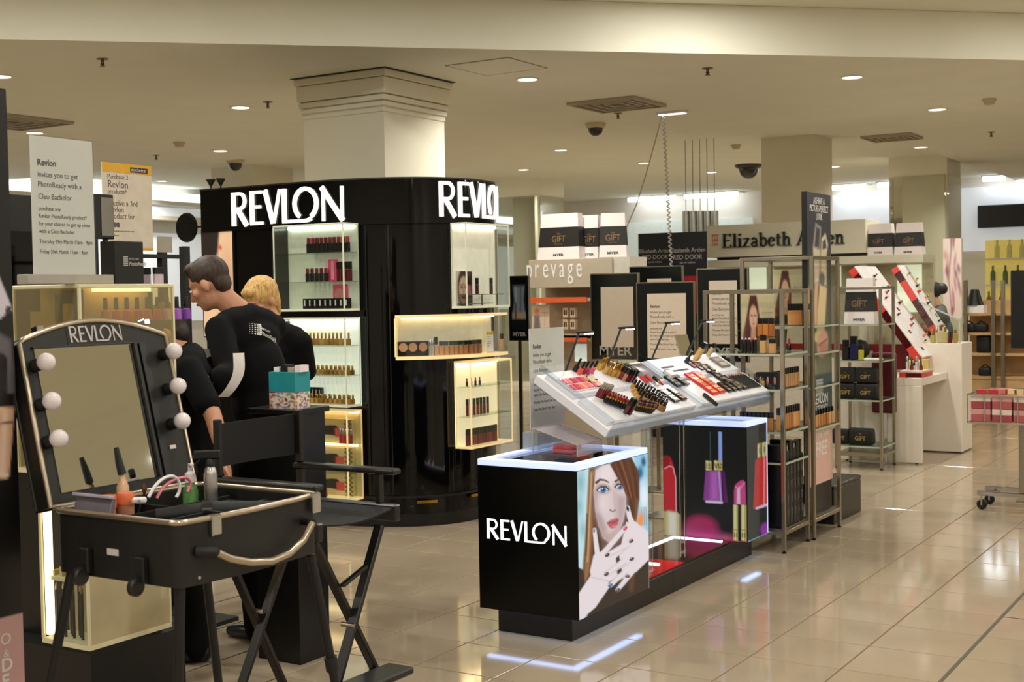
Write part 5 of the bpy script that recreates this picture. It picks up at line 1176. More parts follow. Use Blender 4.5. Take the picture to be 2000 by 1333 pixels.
side_row('carton', [(214, 210, 204)], 9, SA[3], AY0+0.04, AY1-0.04, AX1-0.05, 'black mascara carton with pale label on the lower rack\'s fourth shelf', 'mascara cartons on the lower rack', (0.62, 0.7, 1.5))
for k in range(6):
    y = AY0+0.05+k*0.062; h = (0.50, 0.46, 0.52, 0.47, 0.50, 0.42)[k]
    t = thing('gift_carton', 'tall black gift carton with pale spine marks in the lower rack', 'box', (AX1-0.09, y+0.025, 0.1425), group='black gift cartons')
    MB().box(AX1-0.16, AX1-0.03, y, y+0.052, 0.1425, 0.1425+h).build('carton_body', M_satin, t, bevel=0.003)
    for q in range(4): MB().box(AX1-0.0298, AX1-0.0292, y+0.018, y+0.034, 0.20+q*0.085, 0.25+q*0.085).build('spine_mark', M_grey_ink, t)
t = thing('dark_carton', 'smaller dark grey carton in front of the gift cartons in the lower rack', 'box', (AX0+0.25, AY0+0.08, 0.1425)); MB().box(AX0+0.18, AX0+0.33, AY0+0.03, AY0+0.15, 0.1425, 0.36).build('carton_body', mat('dark_grey_card', (44, 44, 50), rough=0.4), t, bevel=0.004); MB().box(AX0+0.2, AX0+0.31, AY0+0.0285, AY0+0.0298, 0.2, 0.30).build('label_panel', M_grey_ink, t)
# taller rack contents
for k in range(6): 
    y = BY0+0.06; px = 1543+k*7; p = Py(px, 610, y); product('foundation', tan[(k+1) % 6], (min(p.x, RBX1-0.06), y, 1.3505), 'big tan bottle in the row on the taller rack\'s top shelf', 'top row on the taller rack', scale=(0.8, 1, 1.25))
side_row('foundation', tan, 8, SBz[3], BY0+0.05, BY1-0.05, RBX1-0.035, 'foundation bottle in front of the banner on the taller rack', 'foundation row before the banner', (0.7, 0.7, 1.0))
side_row('carton', [(190, 186, 180)], 5, SBz[2], BY0+0.05, BY1-0.05, RBX0+0.2, 'black carton on the taller rack\'s third shelf', 'cartons inside the taller rack', (0.9, 0.9, 1.3))
product('lipstick', (216, 40, 50), (RBX0+0.3, BY0+0.07, SBz[1]+0.0005), 'single red lipstick on the taller rack\'s second shelf', scale=1.2)
t = thing('leaning_card', 'dark photo card leaning back on the taller rack\'s second shelf', 'card', (RBX0+0.22, BY0+0.1, SBz[1])); MB().obox((RBX0+0.22, BY0+0.12, SBz[1]+0.075), (0.09, 0.004, 0.15), Matrix.Rotation(math.radians(-12), 3, 'X')).build('card_sheet', mat('dark_photo', (70, 50, 46), rough=0.3), t)

# banner tower
BNX = -2.738; bn = thing('banner_tower', 'tall dark make-up banner reading a picture-perfect look slogan, standing in the taller rack', 'banner', (BNX-0.015, 8.14, 0.1425))
by0, by1 = 7.905, 8.372; bz1 = Px(1593, 377, BNX).z; bz0 = Px(1620, 938, BNX).z
MB().box(BNX-0.034, BNX-0.001, by0, by1, bz0, bz1).build('banner_panel', mat('banner_edge', (14, 14, 18), rough=0.4), bn)
MB().box(BNX-0.034, BNX-0.002, by0+0.02, by1-0.02, 0.1425, bz0).build('banner_foot', M_satin, bn)
def banner(X, Y):
    p = Paint(X, Y, (46, 48, 60)); t = np.clip((Y-470)/260, 0, 1); p.c = p.c*(1-t[..., None])+np.array(lin((122, 124, 104)))*t[..., None]
    cream, grey, skin = (226, 212, 180), (150, 148, 140), (222, 180, 142)
    p.poly([(1611, 438), (1623, 446), (1621, 486), (1626, 500), (1620, 560), (1607, 556), (1605, 486)], grey, 3); p.poly([(1613, 446), (1620, 450), (1618, 486), (1609, 484)], (60, 62, 74), 2)
    p.poly([(1606, 486), (1620, 492), (1617, 552), (1609, 556)], cream, 3)
    p.poly([(1624, 468), (1632, 458), (1637, 480), (1634, 500), (1633, 560), (1622, 556), (1622, 500)], cream, 3); p.poly([(1626, 474), (1632, 468), (1634, 488), (1625, 490)], (70, 72, 82), 2)
    p.poly([(1609, 556), (1616, 556), (1612, 640), (1604, 636)], skin, 3); p.ell(1600, 590, 8, 28, (226, 176, 132), 3); p.poly([(1619, 556), (1632, 562), (1628, 640), (1615, 644)], (206, 198, 178), 3); p.ell(1624, 548, 6, 14, (110, 110, 104), 3)
    p.poly([(1620, 560), (1634, 566), (1628, 650), (1612, 656), (1614, 610)], (230, 206, 160), 3); p.ell(1614, 660, 8, 10, (222, 202, 150), 3)
    p.ell(1624, 672, 11, 26, (226, 170, 156), 3, 8); p.poly([(1616, 672), (1634, 660), (1636, 690), (1620, 696)], (206, 146, 130), 4); p.line([(1616, 676), (1634, 662)], 2, (90, 80, 76), 2); p.ell(1606, 720, 6, 20, (150, 146, 120), 3)
    p.poly([(1580, 738), (1660, 722), (1660, 812), (1580, 818)], (64, 84, 90), 4)
    for k in range(5): p.line([(1611, 744+k*6), (1623, 741+k*6)], 3, (216, 216, 210), 2)
    p.poly([(1580, 816), (1660, 806), (1660, 960), (1580, 960)], (226, 186, 172), 4)
    return p.c
print_sheet('banner_print', (BNX+0.0002, by0+0.002, bz1-0.002), (0, by1-by0-0.004, 0), (0, 0, bz0-bz1+0.004), 46, 190, banner, printed('paper_print'), bn, quad=((1593, 377), (1643, 384), (1643, 925), (1595, 944)))
yc = (by0+by1)/2
zb = lambda py: Px(1618, py, BNX).z
lettering('printed_text', [('ACHIEVE A', yc, zb(402), 0.062, 0.72, 0, 'CENTER'), ('PICTURE-PERFECT', yc, zb(417), 0.062, 0.72, 0, 'CENTER'), ('LOOK', yc, zb(432), 0.062, 0.72, 0, 'CENTER')], (BNX+0.0006, 0, 0), (0, 1, 0), (1, 0, 0), M_white_ink, bn, 0.0003)
lettering('brand_text', [('REVLON', yc, zb(784), 0.085, 0.9, 0.0004, 'CENTER'), ('PHOTOREADY', yc, zb(797), 0.045, 0.95, 0, 'CENTER')], (BNX+0.0006, 0, 0), (0, 1, 0), (1, 0, 0), M_white_ink, bn, 0.0003)
lettering('offer_text', [('GET THE THIRD', yc, zb(850), 0.055, 0.82, 0.0006, 'CENTER'), ('FREE', yc+0.01, zb(885), 0.135, 0.82, 0.0012, 'CENTER')], (BNX+0.0006, 0, 0), (0, 1, 0), (1, 0, 0), M_white_ink, bn, 0.0003)
# black floor box past the racks
fb = thing('floor_box', 'low black storage box standing on the tiles past the banner rack', 'box', (-2.9, 8.75, 0)); MB().box(-3.1, -2.757, 8.45, 9.05, 0.0, 0.235).build('box_body', mat('worn_black', (26, 25, 22), rough=0.3, var=0.3, scale=8), fb, bevel=0.006); MB().box(-3.103, -2.754, 8.447, 9.053, 0.2352, 0.262).build('box_lid', mat('worn_black', (26, 25, 22)), fb, bevel=0.005)

# ================================================================== framed boards behind the tester
def sign_board(px0, px1, py0, py1, y, paper, label, text=False, frame=None, myer=True, pole=True):
    a = Py(px0, (py0+py1)/2, y); b = Py(px1, (py0+py1)/2, y); z1 = Py((px0+px1)/2, py0, y).z; z0 = Py((px0+px1)/2, py1, y).z
    t = thing('framed_board', label, 'sign', ((a.x+b.x)/2, y, 0), group='black framed sign boards')
    MB().box(a.x, b.x, y, y+0.02, z0, z1).build('board', mat('board_black', (12, 16, 15), rough=0.25, var=0.1), t, bevel=0.002)
    w = 0.008
    for q in ((a.x-w, a.x-0.0003, y-0.004, y+0.024, z0-w, z1+w), (b.x+0.0003, b.x+w, y-0.004, y+0.024, z0-w, z1+w), (a.x, b.x, y-0.004, y+0.024, z1+0.0003, z1+w), (a.x, b.x, y-0.004, y+0.024, z0-w, z0-0.0003)):
        MB().box(*q).build('frame_bar', frame or M_steel, t)
    cx = (a.x+b.x)/2; MB().box(cx-0.015, cx+0.015, y+0.004, y+0.016, 0.012, z0-w).build('pole', M_steel, t)
    MB().box(cx-0.14, cx+0.14, y-0.12, y+0.14, 0.0, 0.012).build('foot_plate', M_steel, t, bevel=0.002)
    if paper:
        pa = Py(paper[0], 600, y).x; pb = Py(paper[1], 600, y).x; pz1 = Py(paper[0], paper[2], y).z; pz0 = Py(paper[0], paper[3], y).z
        MB().box(pa, pb, y-0.003, y-0.0005, pz0, pz1).build('paper_sheet', mat('warm_paper', (222, 204, 184), rough=0.6, var=0.02), t)
        if text:
            k = (pz1-pz0)/0.50; lettering('printed_text', INV(k), (pa+0.025*k, y-0.0031, pz1-0.11*k), (1, 0, 0), (0, -1, 0), M_grey_ink, t, 0.0003)
    if myer: lettering('store_name', [('MYER', cx, z0+0.03, (b.x-a.x)*0.26, 1.1, 0.0012, 'CENTER')], (0, y-0.0006, 0), (1, 0, 0), (0, -1, 0), M_silver_ink, t, 0.0006)
    return t
sign_board(1246, 1355, 553, 712, 8.25, (1264, 1340, 574, 700), 'black framed board with printed invitation behind the tester', text=True, myer=False)
sign_board(1156, 1246, 536, 702, 8.7, (1174, 1237, 561, 678), 'black framed board with blank cream sheet beside the invitation board')
sign_board(1232, 1332, 522, 640, 9.3, (1265, 1312, 545, 640), 'black framed board mostly hidden behind the other two boards', myer=False)
sign_board(1364, 1460, 526, 706, 8.95, (1385, 1440, 549, 672), 'black framed board with printed sheet behind the lower rack', text=True)
def dress(X, Y):
    p = Paint(X, Y, (24, 30, 36)); p.poly([(0.12, 0.05), (0.9, 0.05), (0.82, 0.35), (0.95, 0.75), (0.05, 0.75), (0.2, 0.35)], (140, 156, 176), 0.08); p.line([(0.3, 0.1), (0.36, 0.7)], 0.06, (206, 214, 222), 0.1); p.line([(0.65, 0.1), (0.6, 0.7)], 0.07, (80, 92, 110), 0.1)
    p.poly([(0.05, 0.62), (0.95, 0.62), (0.95, 0.76), (0.05, 0.76)], (196, 176, 150), 0.06); p.line([(0.3, 0.45), (0.28, 0.75)], 0.12, (120, 60, 50), 0.1); p.poly([(0, 0.77), (1, 0.77), (1, 1), (0, 1)], (18, 22, 26), 0.04); return p.c
t = sign_board(996, 1031, 541, 664, 8.9, None, 'narrow chrome-framed board with silver dress picture beside the kiosk', frame=M_chrome)
a = Py(999, 600, 8.9); b = Py(1028, 600, 8.9); print_sheet('dress_print', (a.x, 8.8992, Py(1010, 555, 8.9).z), (b.x-a.x, 0, 0), (0, 0, Py(1010, 645, 8.9).z-Py(1010, 555, 8.9).z), 24, 50, dress, printed('paper_print'), t)

# ================================================================== skincare stand with gift bags on top
PYF = 10.3
a = Py(1033, 560, PYF); b = Py(1196, 560, PYF); c = Py(1233, 560, PYF+0.04); zt_ = Py(1110, 506, PYF).z
M_taupe = mat('taupe_panel', (178, 164, 144), rough=0.4, var=0.03); M_or = mat('orange_band', (222, 96, 52), rough=0.4)
st = thing('skincare_stand', 'taupe skincare stand with thin white lettering and orange bands', 'display stand', ((a.x+b.x)/2, PYF+0.2, 0))
zh = Py(1110, 562, PYF).z; zm = Py(1110, 653, PYF).z
MB().box(a.x, b.x, PYF, PYF+0.38, zh, zt_).build('header', M_taupe, st, bevel=0.004)
MB().box(b.x+0.0005, c.x, PYF+0.02, PYF+0.36, 0, zt_+0.004).build('end_panel', mat('pale_taupe', (198, 192, 178), rough=0.3), st)
MB().box(a.x, b.x, PYF+0.3, PYF+0.38, 0, zh-0.0005).build('back_panel', mat('stand_back', (206, 178, 150), rough=0.5), st)
MB().box(a.x, b.x, PYF, PYF+0.2995, 0, 0.75).build('base_cabinet', M_taupe, st)
for py0, py1 in ((581, 591), (660, 668)): 
    z1, z0 = Py(1110, py0, PYF).z, Py(1110, py1, PYF).z; MB().box(a.x, Py(1145, 590, PYF).x, PYF, PYF+0.02, z0, z1).build('orange_strip', M_or, st)
    MB().box(a.x, b.x, PYF+0.021, PYF+0.2995, z0+0.01, z1-0.006).build('shelf_board', M_taupe, st)
MB().box(a.x+0.002, b.x-0.002, PYF+0.0, PYF+0.2995, zm-0.01, zm).build('shelf_board', M_taupe, st)
lettering('header_text', [(c_, 0.088*k_, 0, 0.27, 0.5) for k_, c_ in enumerate('prevage')], (Py(1028, 545, PYF).x, PYF-0.0006, Py(1060, 543, PYF).z), (1, 0, 0), (0, -1, 0), M_white_ink, st, 0.001)
hx = [o for o in st.children if o.name.startswith('header_text')][0]
for i in range(2):
    for j_ in range(2):
        p = Py(1106+14*i, 611+23*j_, PYF+0.06); t = thing('skincare_box', 'small tan skincare box, '+('upper' if j_ == 0 else 'lower')+(' first' if i == 0 else ' second')+' of the block under the orange band', 'box', (p.x, p.y, p.z-0.05), group='skincare boxes')
        MB().box(p.x-0.026, p.x+0.026, PYF+0.04, PYF+0.09, p.z-0.045, p.z+0.045).build('box_body', tint((206, 176, 146)), t, bevel=0.002)
        for s in (-0.008, 0.010): MB().box(p.x+s-0.006, p.x+s+0.006, PYF+0.0385, PYF+0.0398, p.z-0.022, p.z+0.022).build('window', M_cap, t)
def figure_pic(X, Y):
    p = Paint(X, Y, (222, 196, 172)); p.ell(0.3, 0.25, 0.14, 0.12, (226, 120, 70), 0.06); p.poly([(0.15, 0.4), (0.45, 0.4), (0.5, 1), (0.1, 1)], (120, 110, 110), 0.08); p.ell(0.3, 0.36, 0.07, 0.1, (206, 160, 130), 0.05); p.line([(0.6, 0.3), (0.9, 0.3)], 0.03, (190, 150, 130), 0.04); p.line([(0.75, 0.3), (0.75, 0.8)], 0.02, (190, 160, 140), 0.03); return p.c
p0 = Py(1038, 596, PYF+0.05); p1 = Py(1073, 640, PYF+0.05)
t = thing('picture_card', 'pale picture card with orange-haired figure on the skincare stand', 'card', (p0.x, PYF+0.05, p1.z)); MB().box(p0.x, p1.x, PYF+0.05, PYF+0.054, p1.z-0.04, p0.z).build('card_sheet', M_paper, t); print_sheet('figure_print', (p0.x, PYF+0.0492, p0.z), (p1.x-p0.x, 0, 0), (0, 0, p1.z-p0.z-0.03), 20, 20, figure_pic, printed('paper_print'), t)
p0 = Py(1122, 672, PYF+0.05); p1 = Py(1146, 696, PYF+0.05)
t = thing('white_card', 'bright white card under the lower orange band of the skincare stand', 'card', (p0.x, PYF+0.05, p1.z)); MB().box(p0.x, p1.x, PYF+0.05, PYF+0.055, p1.z-0.05, p0.z).build('card_sheet', mat('bright_sheet', (226, 240, 236), rough=0.4, emit=0.25), t)
M_bagw = mat('bag_white', (232, 222, 218), rough=0.5, var=0.02); M_bagb = mat('bag_black', (22, 20, 16), rough=0.5)
M_giftgold = mat('gift_gold', (126, 98, 60), rough=0.4)
def gift_bag(x, y, z, w, h, d, yaw, label, group='white and black gift bags', handle=False):
    """tapering paper bag: white, wide black band with gold word, white foot"""
    t = thing('gift_bag', label, 'gift bag', (x, y, z), group=group, world=False, M=Matrix.Rotation(yaw, 3, 'Z'))
    def sec(q): k = 1-0.14*q; e = 1-0.45*q; return w/2*k, d/2*e
    def slab(q0, q1, m, nm, g=0.0):
        a0, b0 = sec(q0); a1, b1 = sec(q1); a0 += g; a1 += g; b0 += g; b1 += g
        MB().add([(-a0, -b0, h*q0), (a0, -b0, h*q0), (a0, b0, h*q0), (-a0, b0, h*q0), (-a1, -b1, h*q1), (a1, -b1, h*q1), (a1, b1, h*q1), (-a1, b1, h*q1)], [(0, 3, 2, 1), (4, 5, 6, 7), (0, 1, 5, 4), (1, 2, 6, 5), (2, 3, 7, 6), (3, 0, 4, 7)]).build(nm, m, t)
    slab(0.0, 0.268, M_bagw, 'bag_foot'); slab(0.27, 0.70, M_bagb, 'black_band', 0.0005); slab(0.702, 1.0, M_bagw, 'bag_top')
    a0, b0 = sec(0.27); a1, b1 = sec(0.7); n = Vector((0, -h*0.43, -(b0-b1))).normalized(); n = Vector((0, -1, (b0-b1)/(h*0.43))).normalized()
    org = Vector((0, -b0-0.0012, h*0.27)); up = Vector((0, (b0-b1), h*0.43)).normalized()
    lettering('gift_word', [('GIFT', 0, h*0.11, h*0.2, 0.85, 0.0005, 'CENTER'), ('the', 0, h*0.27, h*0.07, 1, 0, 'CENTER'), ('with purchase', 0, h*0.055, h*0.035, 1, 0, 'CENTER')], org, (1, 0, 0), n, M_giftgold, t, 0.0004)
    lettering('store_name', [('MYER', 0, h*0.07, h*0.075, 1.4, 0.001, 'CENTER')], Vector((0, -sec(0)[1]-0.0008, 0)), (1, 0, 0), n, M_ink, t, 0.0004)
    return t
def bag_px(px0, px1, py0, py1, y, yaw, label, d=0.16):
    a = Py(px0, py1, y); b = Py(px1, py1, y); return gift_bag((a.x+b.x)/2, y+d/2, min(a.z, b.z), (b.x-a.x)*1.0, Py((px0+px1)/2, py0, y).z-Py((px0+px1)/2, py1, y).z, d, yaw, label)
zb_ = zt_+0.0006
def bag_on(px0, px1, py0, z, y, yaw, label, d=0.16):
    a = Py(px0, 480, y); b = Py(px1, 480, y); h = Py((px0+px1)/2, py0, y).z-z; return gift_bag((a.x+b.x)/2, y+d/2+0.01, z, b.x-a.x, h, d, yaw, label)
bag_on(1048, 1130, 417, zb_, PYF+0.03, 0.0, 'wide gift bag on the skincare stand nearest the reflective column')
bag_on(1130, 1166, 420, zb_, PYF+0.15, 0.0, 'half-hidden gift bag between two others on the skincare stand')
bag_on(1166, 1214, 416, zt_+0.0046, PYF+0.05, 0.35, 'turned gift bag at the cable end of the skincare stand')

# ================================================================== perfume counter with cut-out lettering
EY = 13.25
M_cream = mat('cream_laminate', (206, 202, 180), rough=0.4, var=0.02)
a = Py(1380, 470, EY); b = Py(1690, 470, EY); z1 = Py(1500, 436, EY).z; z0 = Py(1500, 500, EY).z
pc_ = thing('perfume_counter', 'cream perfume wall unit with long cut-lettered fascia', 'wall unit', ((a.x+b.x)/2, EY+0.3, 0))
MB().box(a.x, b.x, EY, EY+0.5, z0, z1).build('fascia_board', M_cream, pc_, bevel=0.004)
MB().box(a.x+0.0, Py(1802, 560, EY).x, EY+0.02, EY+0.5, Py(1500, 520, EY).z, z0-0.03).build('under_ledge', M_cream, pc_)
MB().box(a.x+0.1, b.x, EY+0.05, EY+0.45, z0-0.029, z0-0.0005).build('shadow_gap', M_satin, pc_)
zl1, zl0 = Py(1500, 521, EY).z, 0.0
MB().box(a.x, Py(1802, 560, EY).x, EY+0.42, EY+0.5, 0, zl1).build('back_wall', mat('cream_back_wall', (196, 190, 160), rough=0.5), pc_)
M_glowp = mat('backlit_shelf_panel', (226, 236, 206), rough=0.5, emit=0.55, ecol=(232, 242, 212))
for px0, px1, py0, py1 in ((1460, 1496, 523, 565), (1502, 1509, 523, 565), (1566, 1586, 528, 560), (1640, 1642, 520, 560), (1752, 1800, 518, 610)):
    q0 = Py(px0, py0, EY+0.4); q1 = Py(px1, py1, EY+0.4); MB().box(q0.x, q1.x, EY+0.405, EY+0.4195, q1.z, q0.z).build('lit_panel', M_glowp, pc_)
for px in (1383, 1605, 1688): q = Py(px, 560, EY+0.1); MB().box(q.x-0.04, q.x+0.04, EY+0.05, EY+0.41, 0, zl1-0.0005).build('upright', M_cream, pc_)
MB().box(a.x, Py(1802, 560, EY).x, EY+0.03, EY+0.4195, 0, 0.85).build('base_cabinet', mat('cream_base', (214, 206, 190), rough=0.4), pc_)
MB().box(a.x, Py(1802, 560, EY).x, EY+0.0, EY+0.03, 0.93, 1.0).build('red_rail', mat('deep_red', (120, 14, 28), rough=0.3), pc_)
# serif letters of the fascia as thick and thin strokes
def serif(ch):
    R, L_ = 0.045, 0.14
    s = lambda x, y0=0.0, y1=1.0, w=L_: [rect(x-w/2, y0, x+w/2, y1)]
    f = lambda x, y, w=0.34: [rect(x-w/2, y-R/2, x+w/2, y+R/2)]
    if ch == 'E': return s(0.2)+f(0.35, 0.98, 0.62)+f(0.35, 0.02, 0.66)+f(0.38, 0.52, 0.4)+[rect(0.62, 0.8, 0.66, 1), rect(0.65, 0, 0.69, 0.22)], 0.78
    if ch == 'A': return stroke([(0.08, 0), (0.42, 1)], R*1.4)+stroke([(0.40, 1), (0.74, 0)], L_)+f(0.08, 0.02, 0.26)+f(0.76, 0.02, 0.3)+f(0.38, 0.33, 0.36), 0.92
    if ch == 'l': return s(0.18)+f(0.12, 0.98, 0.2)+f(0.18, 0.02), 0.38
    if ch == 'i': return s(0.18, 0, 0.64)+f(0.12, 0.63, 0.2)+f(0.18, 0.02)+[rect(0.1, 0.84, 0.25, 0.98)], 0.38
    if ch == 'z': return f(0.27, 0.62, 0.44)+f(0.27, 0.02, 0.46)+stroke([(0.44, 0.62), (0.10, 0.02)], 0.12), 0.58
    if ch == 'a': return stroke(arc(0.26, 0.44, 0.17, 0.2, 150, 0, 10)+[(0.43, 0.1)], 0.1)+stroke(arc(0.26, 0.17, 0.17, 0.16, 60, 330, 14), 0.08)+f(0.48, 0.03, 0.14), 0.6
    if ch == 'b': return s(0.16, 0, 1, 0.12)+f(0.1, 0.98, 0.18)+stroke(arc(0.34, 0.32, 0.2, 0.31, 150, -150, 20), 0.1), 0.64
    if ch == 'd': return s(0.46, 0, 1, 0.12)+f(0.4, 0.98, 0.18)+f(0.52, 0.02, 0.16)+stroke(arc(0.28, 0.32, 0.2, 0.31, 30, 330, 20), 0.1), 0.66
    if ch == 'e': return stroke(arc(0.28, 0.32, 0.2, 0.3, 10, 320, 20), 0.1)+f(0.28, 0.36, 0.36), 0.56
    if ch == 't': return s(0.2, 0.06, 0.86, 0.12)+f(0.22, 0.62, 0.34)+stroke([(0.2, 0.08), (0.28, 0.02), (0.38, 0.08)], 0.06), 0.46
    if ch == 'h': return s(0.16, 0, 1, 0.12)+f(0.1, 0.98, 0.18)+f(0.16, 0.02)+stroke([(0.2, 0.46)]+arc(0.36, 0.44, 0.14, 0.18, 150, 0, 8)+[(0.5, 0.0)], 0.11)+f(0.5, 0.02), 0.72
    if ch == 'r': return s(0.16, 0, 0.64, 0.12)+f(0.1, 0.63, 0.18)+f(0.16, 0.02)+stroke([(0.2, 0.46), (0.28, 0.6), (0.4, 0.6)], 0.1), 0.48
    if ch == 'n': return s(0.16, 0, 0.64, 0.12)+f(0.1, 0.63, 0.18)+f(0.16, 0.02)+stroke([(0.2, 0.46)]+arc(0.36, 0.44, 0.14, 0.18, 150, 0, 8)+[(0.5, 0.0)], 0.11)+f(0.5, 0.02), 0.72
    return [], 0.34
fas = [o for o in pc_.children if o.name.startswith('fascia_board')][0]
xA = Py(1411, 470, EY).x; xB = Py(1652, 470, EY).x; zA = Py(1500, 481, EY).z; capE = Py(1500, 454, EY).z-zA
word = 'Elizabeth Arden'; tot = sum(serif(c)[1] for c in word); kx = (xB-xA)/tot; x = xA
M_cut = mat('green_black_letter', (26, 34, 22), rough=0.3, metal=0.3); M_side = mat('letter_side', (150, 160, 120), rough=0.3)
for c_ in word:
    qs, adv = serif(c_)
    if qs:
        mb = MB()
        for q in qs: 
            if sum(q[i][0]*q[(i+1) % 4][1]-q[(i+1) % 4][0]*q[i][1] for i in range(4)) < 0: q = q[::-1]
            mb.prism([(x+px_*kx, zA+py_*capE) for px_, py_ in q], lambda u, v: (u, EY-0.0003, v), lambda u, v: (u, EY-0.03, v))
        mb.build('letter_'+c_.lower(), M_cut, fas)
    x += adv*kx
q = Py(1397, 469, EY); mb = MB()
for dx in (-0.028, 0.0, 0.028): mb.box(q.x+dx-0.008, q.x+dx+0.008, EY-0.006, EY-0.0003, q.z-0.055, q.z+0.055)
for dz in (-0.055, 0.0, 0.055): mb.box(q.x-0.038, q.x+0.038, EY-0.006, EY-0.0003, q.z+dz-0.006, q.z+dz+0.006)
mb.build('door_emblem', mat('salmon_emblem', (214, 150, 124), rough=0.4), fas)
# gift bags along the perfume unit
bag_on(1686, 1743, 437, Py(1715, 500, EY+0.1).z, EY+0.06, 0, 'gift bag on the perfume unit beside the end of the long fascia')
bag_on(1745, 1800, 435, Py(1770, 499, EY+0.1).z, EY+0.06, 0, 'gift bag on the perfume unit nearer the mirrored column')
z_ = Py(1740, 500, EY+0.1).z; MB().box(Py(1655, 500, EY).x, Py(1802, 500, EY).x, EY+0.04, EY+0.5, z_-0.05, z_-0.0006).build('bag_shelf', M_cream, pc_)
# navy posters
for k, (px0, px1, py0, lab) in enumerate(((1247, 1312, 457, 'navy perfume poster partly behind its twin'), (1306, 1380, 455, 'navy perfume poster in front, beside the cream fascia'))):
    y = 12.7-0.12*k; a = Py(px0, 500, y); b = Py(px1, 500, y); zz1 = Py(px0, py0, y).z; zz0 = Py(px0, 540, y).z
    t = thing('perfume_poster', lab, 'poster', ((a.x+b.x)/2, y, 0), group='navy perfume posters'); MB().box(a.x, b.x, y, y+0.015, zz0, zz1).build('poster_board', mat('navy', (13, 16, 30), rough=0.35), t)
    MB().box(a.x, b.x, y, y+0.015, zz0-0.4, zz0-0.0005).build('lower_board', mat('crimson', (150, 22, 34), rough=0.35) if k else mat('navy', (13, 16, 30)), t)
    MB().box(a.x+0.1, b.x-0.1, y+0.02, y+0.05, 0, zz1-0.1).build('support', M_satin, t)
    w_ = b.x-a.x; lettering('poster_text', [('Elizabeth Arden', 0, 0, w_*0.155, 0.95, 0, 'CENTER'), ('RED DOOR', 0, -w_*0.17, w_*0.16, 0.95, 0.0, 'CENTER'), ('eau de toilette', 0, -w_*0.27, w_*0.07, 1, 0, 'CENTER')], ((a.x+b.x)/2, y-0.0006, zz1-(zz1-zz0)*0.46), (1, 0, 0), (0, -1, 0), M_silver_ink, t, 0.0004)
# hanging clear tubes behind the posters
for k in range(5):
    p = Py(1340+k*14, 440, 15.5); t = thing('hanging_tube', 'clear hanging glass tube behind the perfume fascia', 'pendant', (p.x, p.y, p.z-0.2), group='hanging glass tubes')
    MB().lathe([(0.05, 0), (0.05, 0.38)], 12, (p.x, p.y, p.z-0.2)).build('glass_tube', mat('tube_glass', (206, 214, 214), rough=0.1, metal=0.6), t, smooth=40); MB().tube([(p.x, p.y, p.z+0.18), (p.x, p.y, ZR)], 0.004, 5).build('wire', M_satin, t)
# picture panel reflected by the reflective column: floral light board
def floral(X, Y):
    p = Paint(X, Y, (226, 206, 196)); rs = np.random.RandomState(3)
    for k in range(16): x, y = rs.rand(2); p.ell(x, y, 0.10, 0.05, [(196, 130, 140), (150, 90, 110), (210, 160, 150), (160, 120, 130)][k % 4], 0.06, rs.rand()*180)
    p.line([(0.5, 0), (0.3, 0.5), (0.5, 1)], 0.05, (150, 110, 110), 0.05); return p.c
a = Py(1842, 520, 15.0); b = Py(1878, 520, 15.0); z1 = Py(1860, 466, 15.0).z
t = thing('floral_panel', 'tall pale floral light panel in front of the mirrored column', 'panel', ((a.x+b.x)/2, 15.0, 0)); MB().box(a.x, b.x, 15.0, 15.06, 0, z1).build('panel_body', M_cream, t); print_sheet('floral_print', (a.x, 14.999, z1), (b.x-a.x, 0, 0), (0, 0, -0.9), 24, 44, floral, printed('backlit_faint', emit=0.15), t)

# ================================================================== black poster tower at the frame edge
TWX, TWY, TWZ = -3.147, 2.376, 2.19
tw = thing('poster_tower', 'tall black poster tower with foundation bottle picture and pink card', 'display tower', (TWX-0.15, TWY-0.3, 0))
MB().box(TWX-0.30, TWX, TWY-0.62, TWY, 0.0, TWZ).build('tower_body', mat('tower_black', (15, 13, 13), rough=0.4), tw, bevel=0.004)
def tower_print(X, Y):
    p = Paint(X, Y, (12, 11, 12))
    p.poly([(-60, 460), (-2, 540), (24, 604), (-2, 624), (-60, 660)], (206, 200, 214), 4); p.poly([(12, 600), (23, 596), (20, 612), (8, 618)], (60, 50, 58), 2)
    p.poly([(-80, 640), (0, 652), (20, 664), (30, 720), (30, 790), (-80, 790)], (96, 92, 98), 10); p.poly([(-80, 690), (6, 690), (14, 700), (14, 792), (-80, 792)], (18, 15, 16), 4); p.poly([(-80, 770), (28, 770), (28, 796), (-80, 796)], (16, 13, 14), 3)
    p.poly([(-80, 796), (28, 796), (18, 930), (12, 936), (-80, 936)], (216, 172, 146), 3); p.poly([(4, 800), (16, 800), (10, 930), (-2, 930)], (236, 204, 182), 8); p.line([(-80, 930), (14, 928)], 5, (240, 226, 214), 4); p.line([(-10, 832), (24, 824)], 4, (120, 80, 64), 3)
    p.poly([(-300, 1285), (0, 1208), (58, 1194), (64, 1400), (-300, 1400)], (206, 164, 164), 2)
    return p.c
q = [proj((TWX, y, z))[:2] for y, z in ((TWY-0.40, TWZ-0.05), (TWY-0.003, TWZ-0.05), (TWY-0.003, 0.3), (TWY-0.40, 0.3))]
print_sheet('poster_print', (TWX+0.0006, TWY-0.40, TWZ-0.05), (0, 0.397, 0), (0, 0, 0.3-TWZ+0.05), 70, 260, tower_print, printed('paper_print'), tw, quad=q)
cz_ = lambda px, py: Px(px, py, TWX)
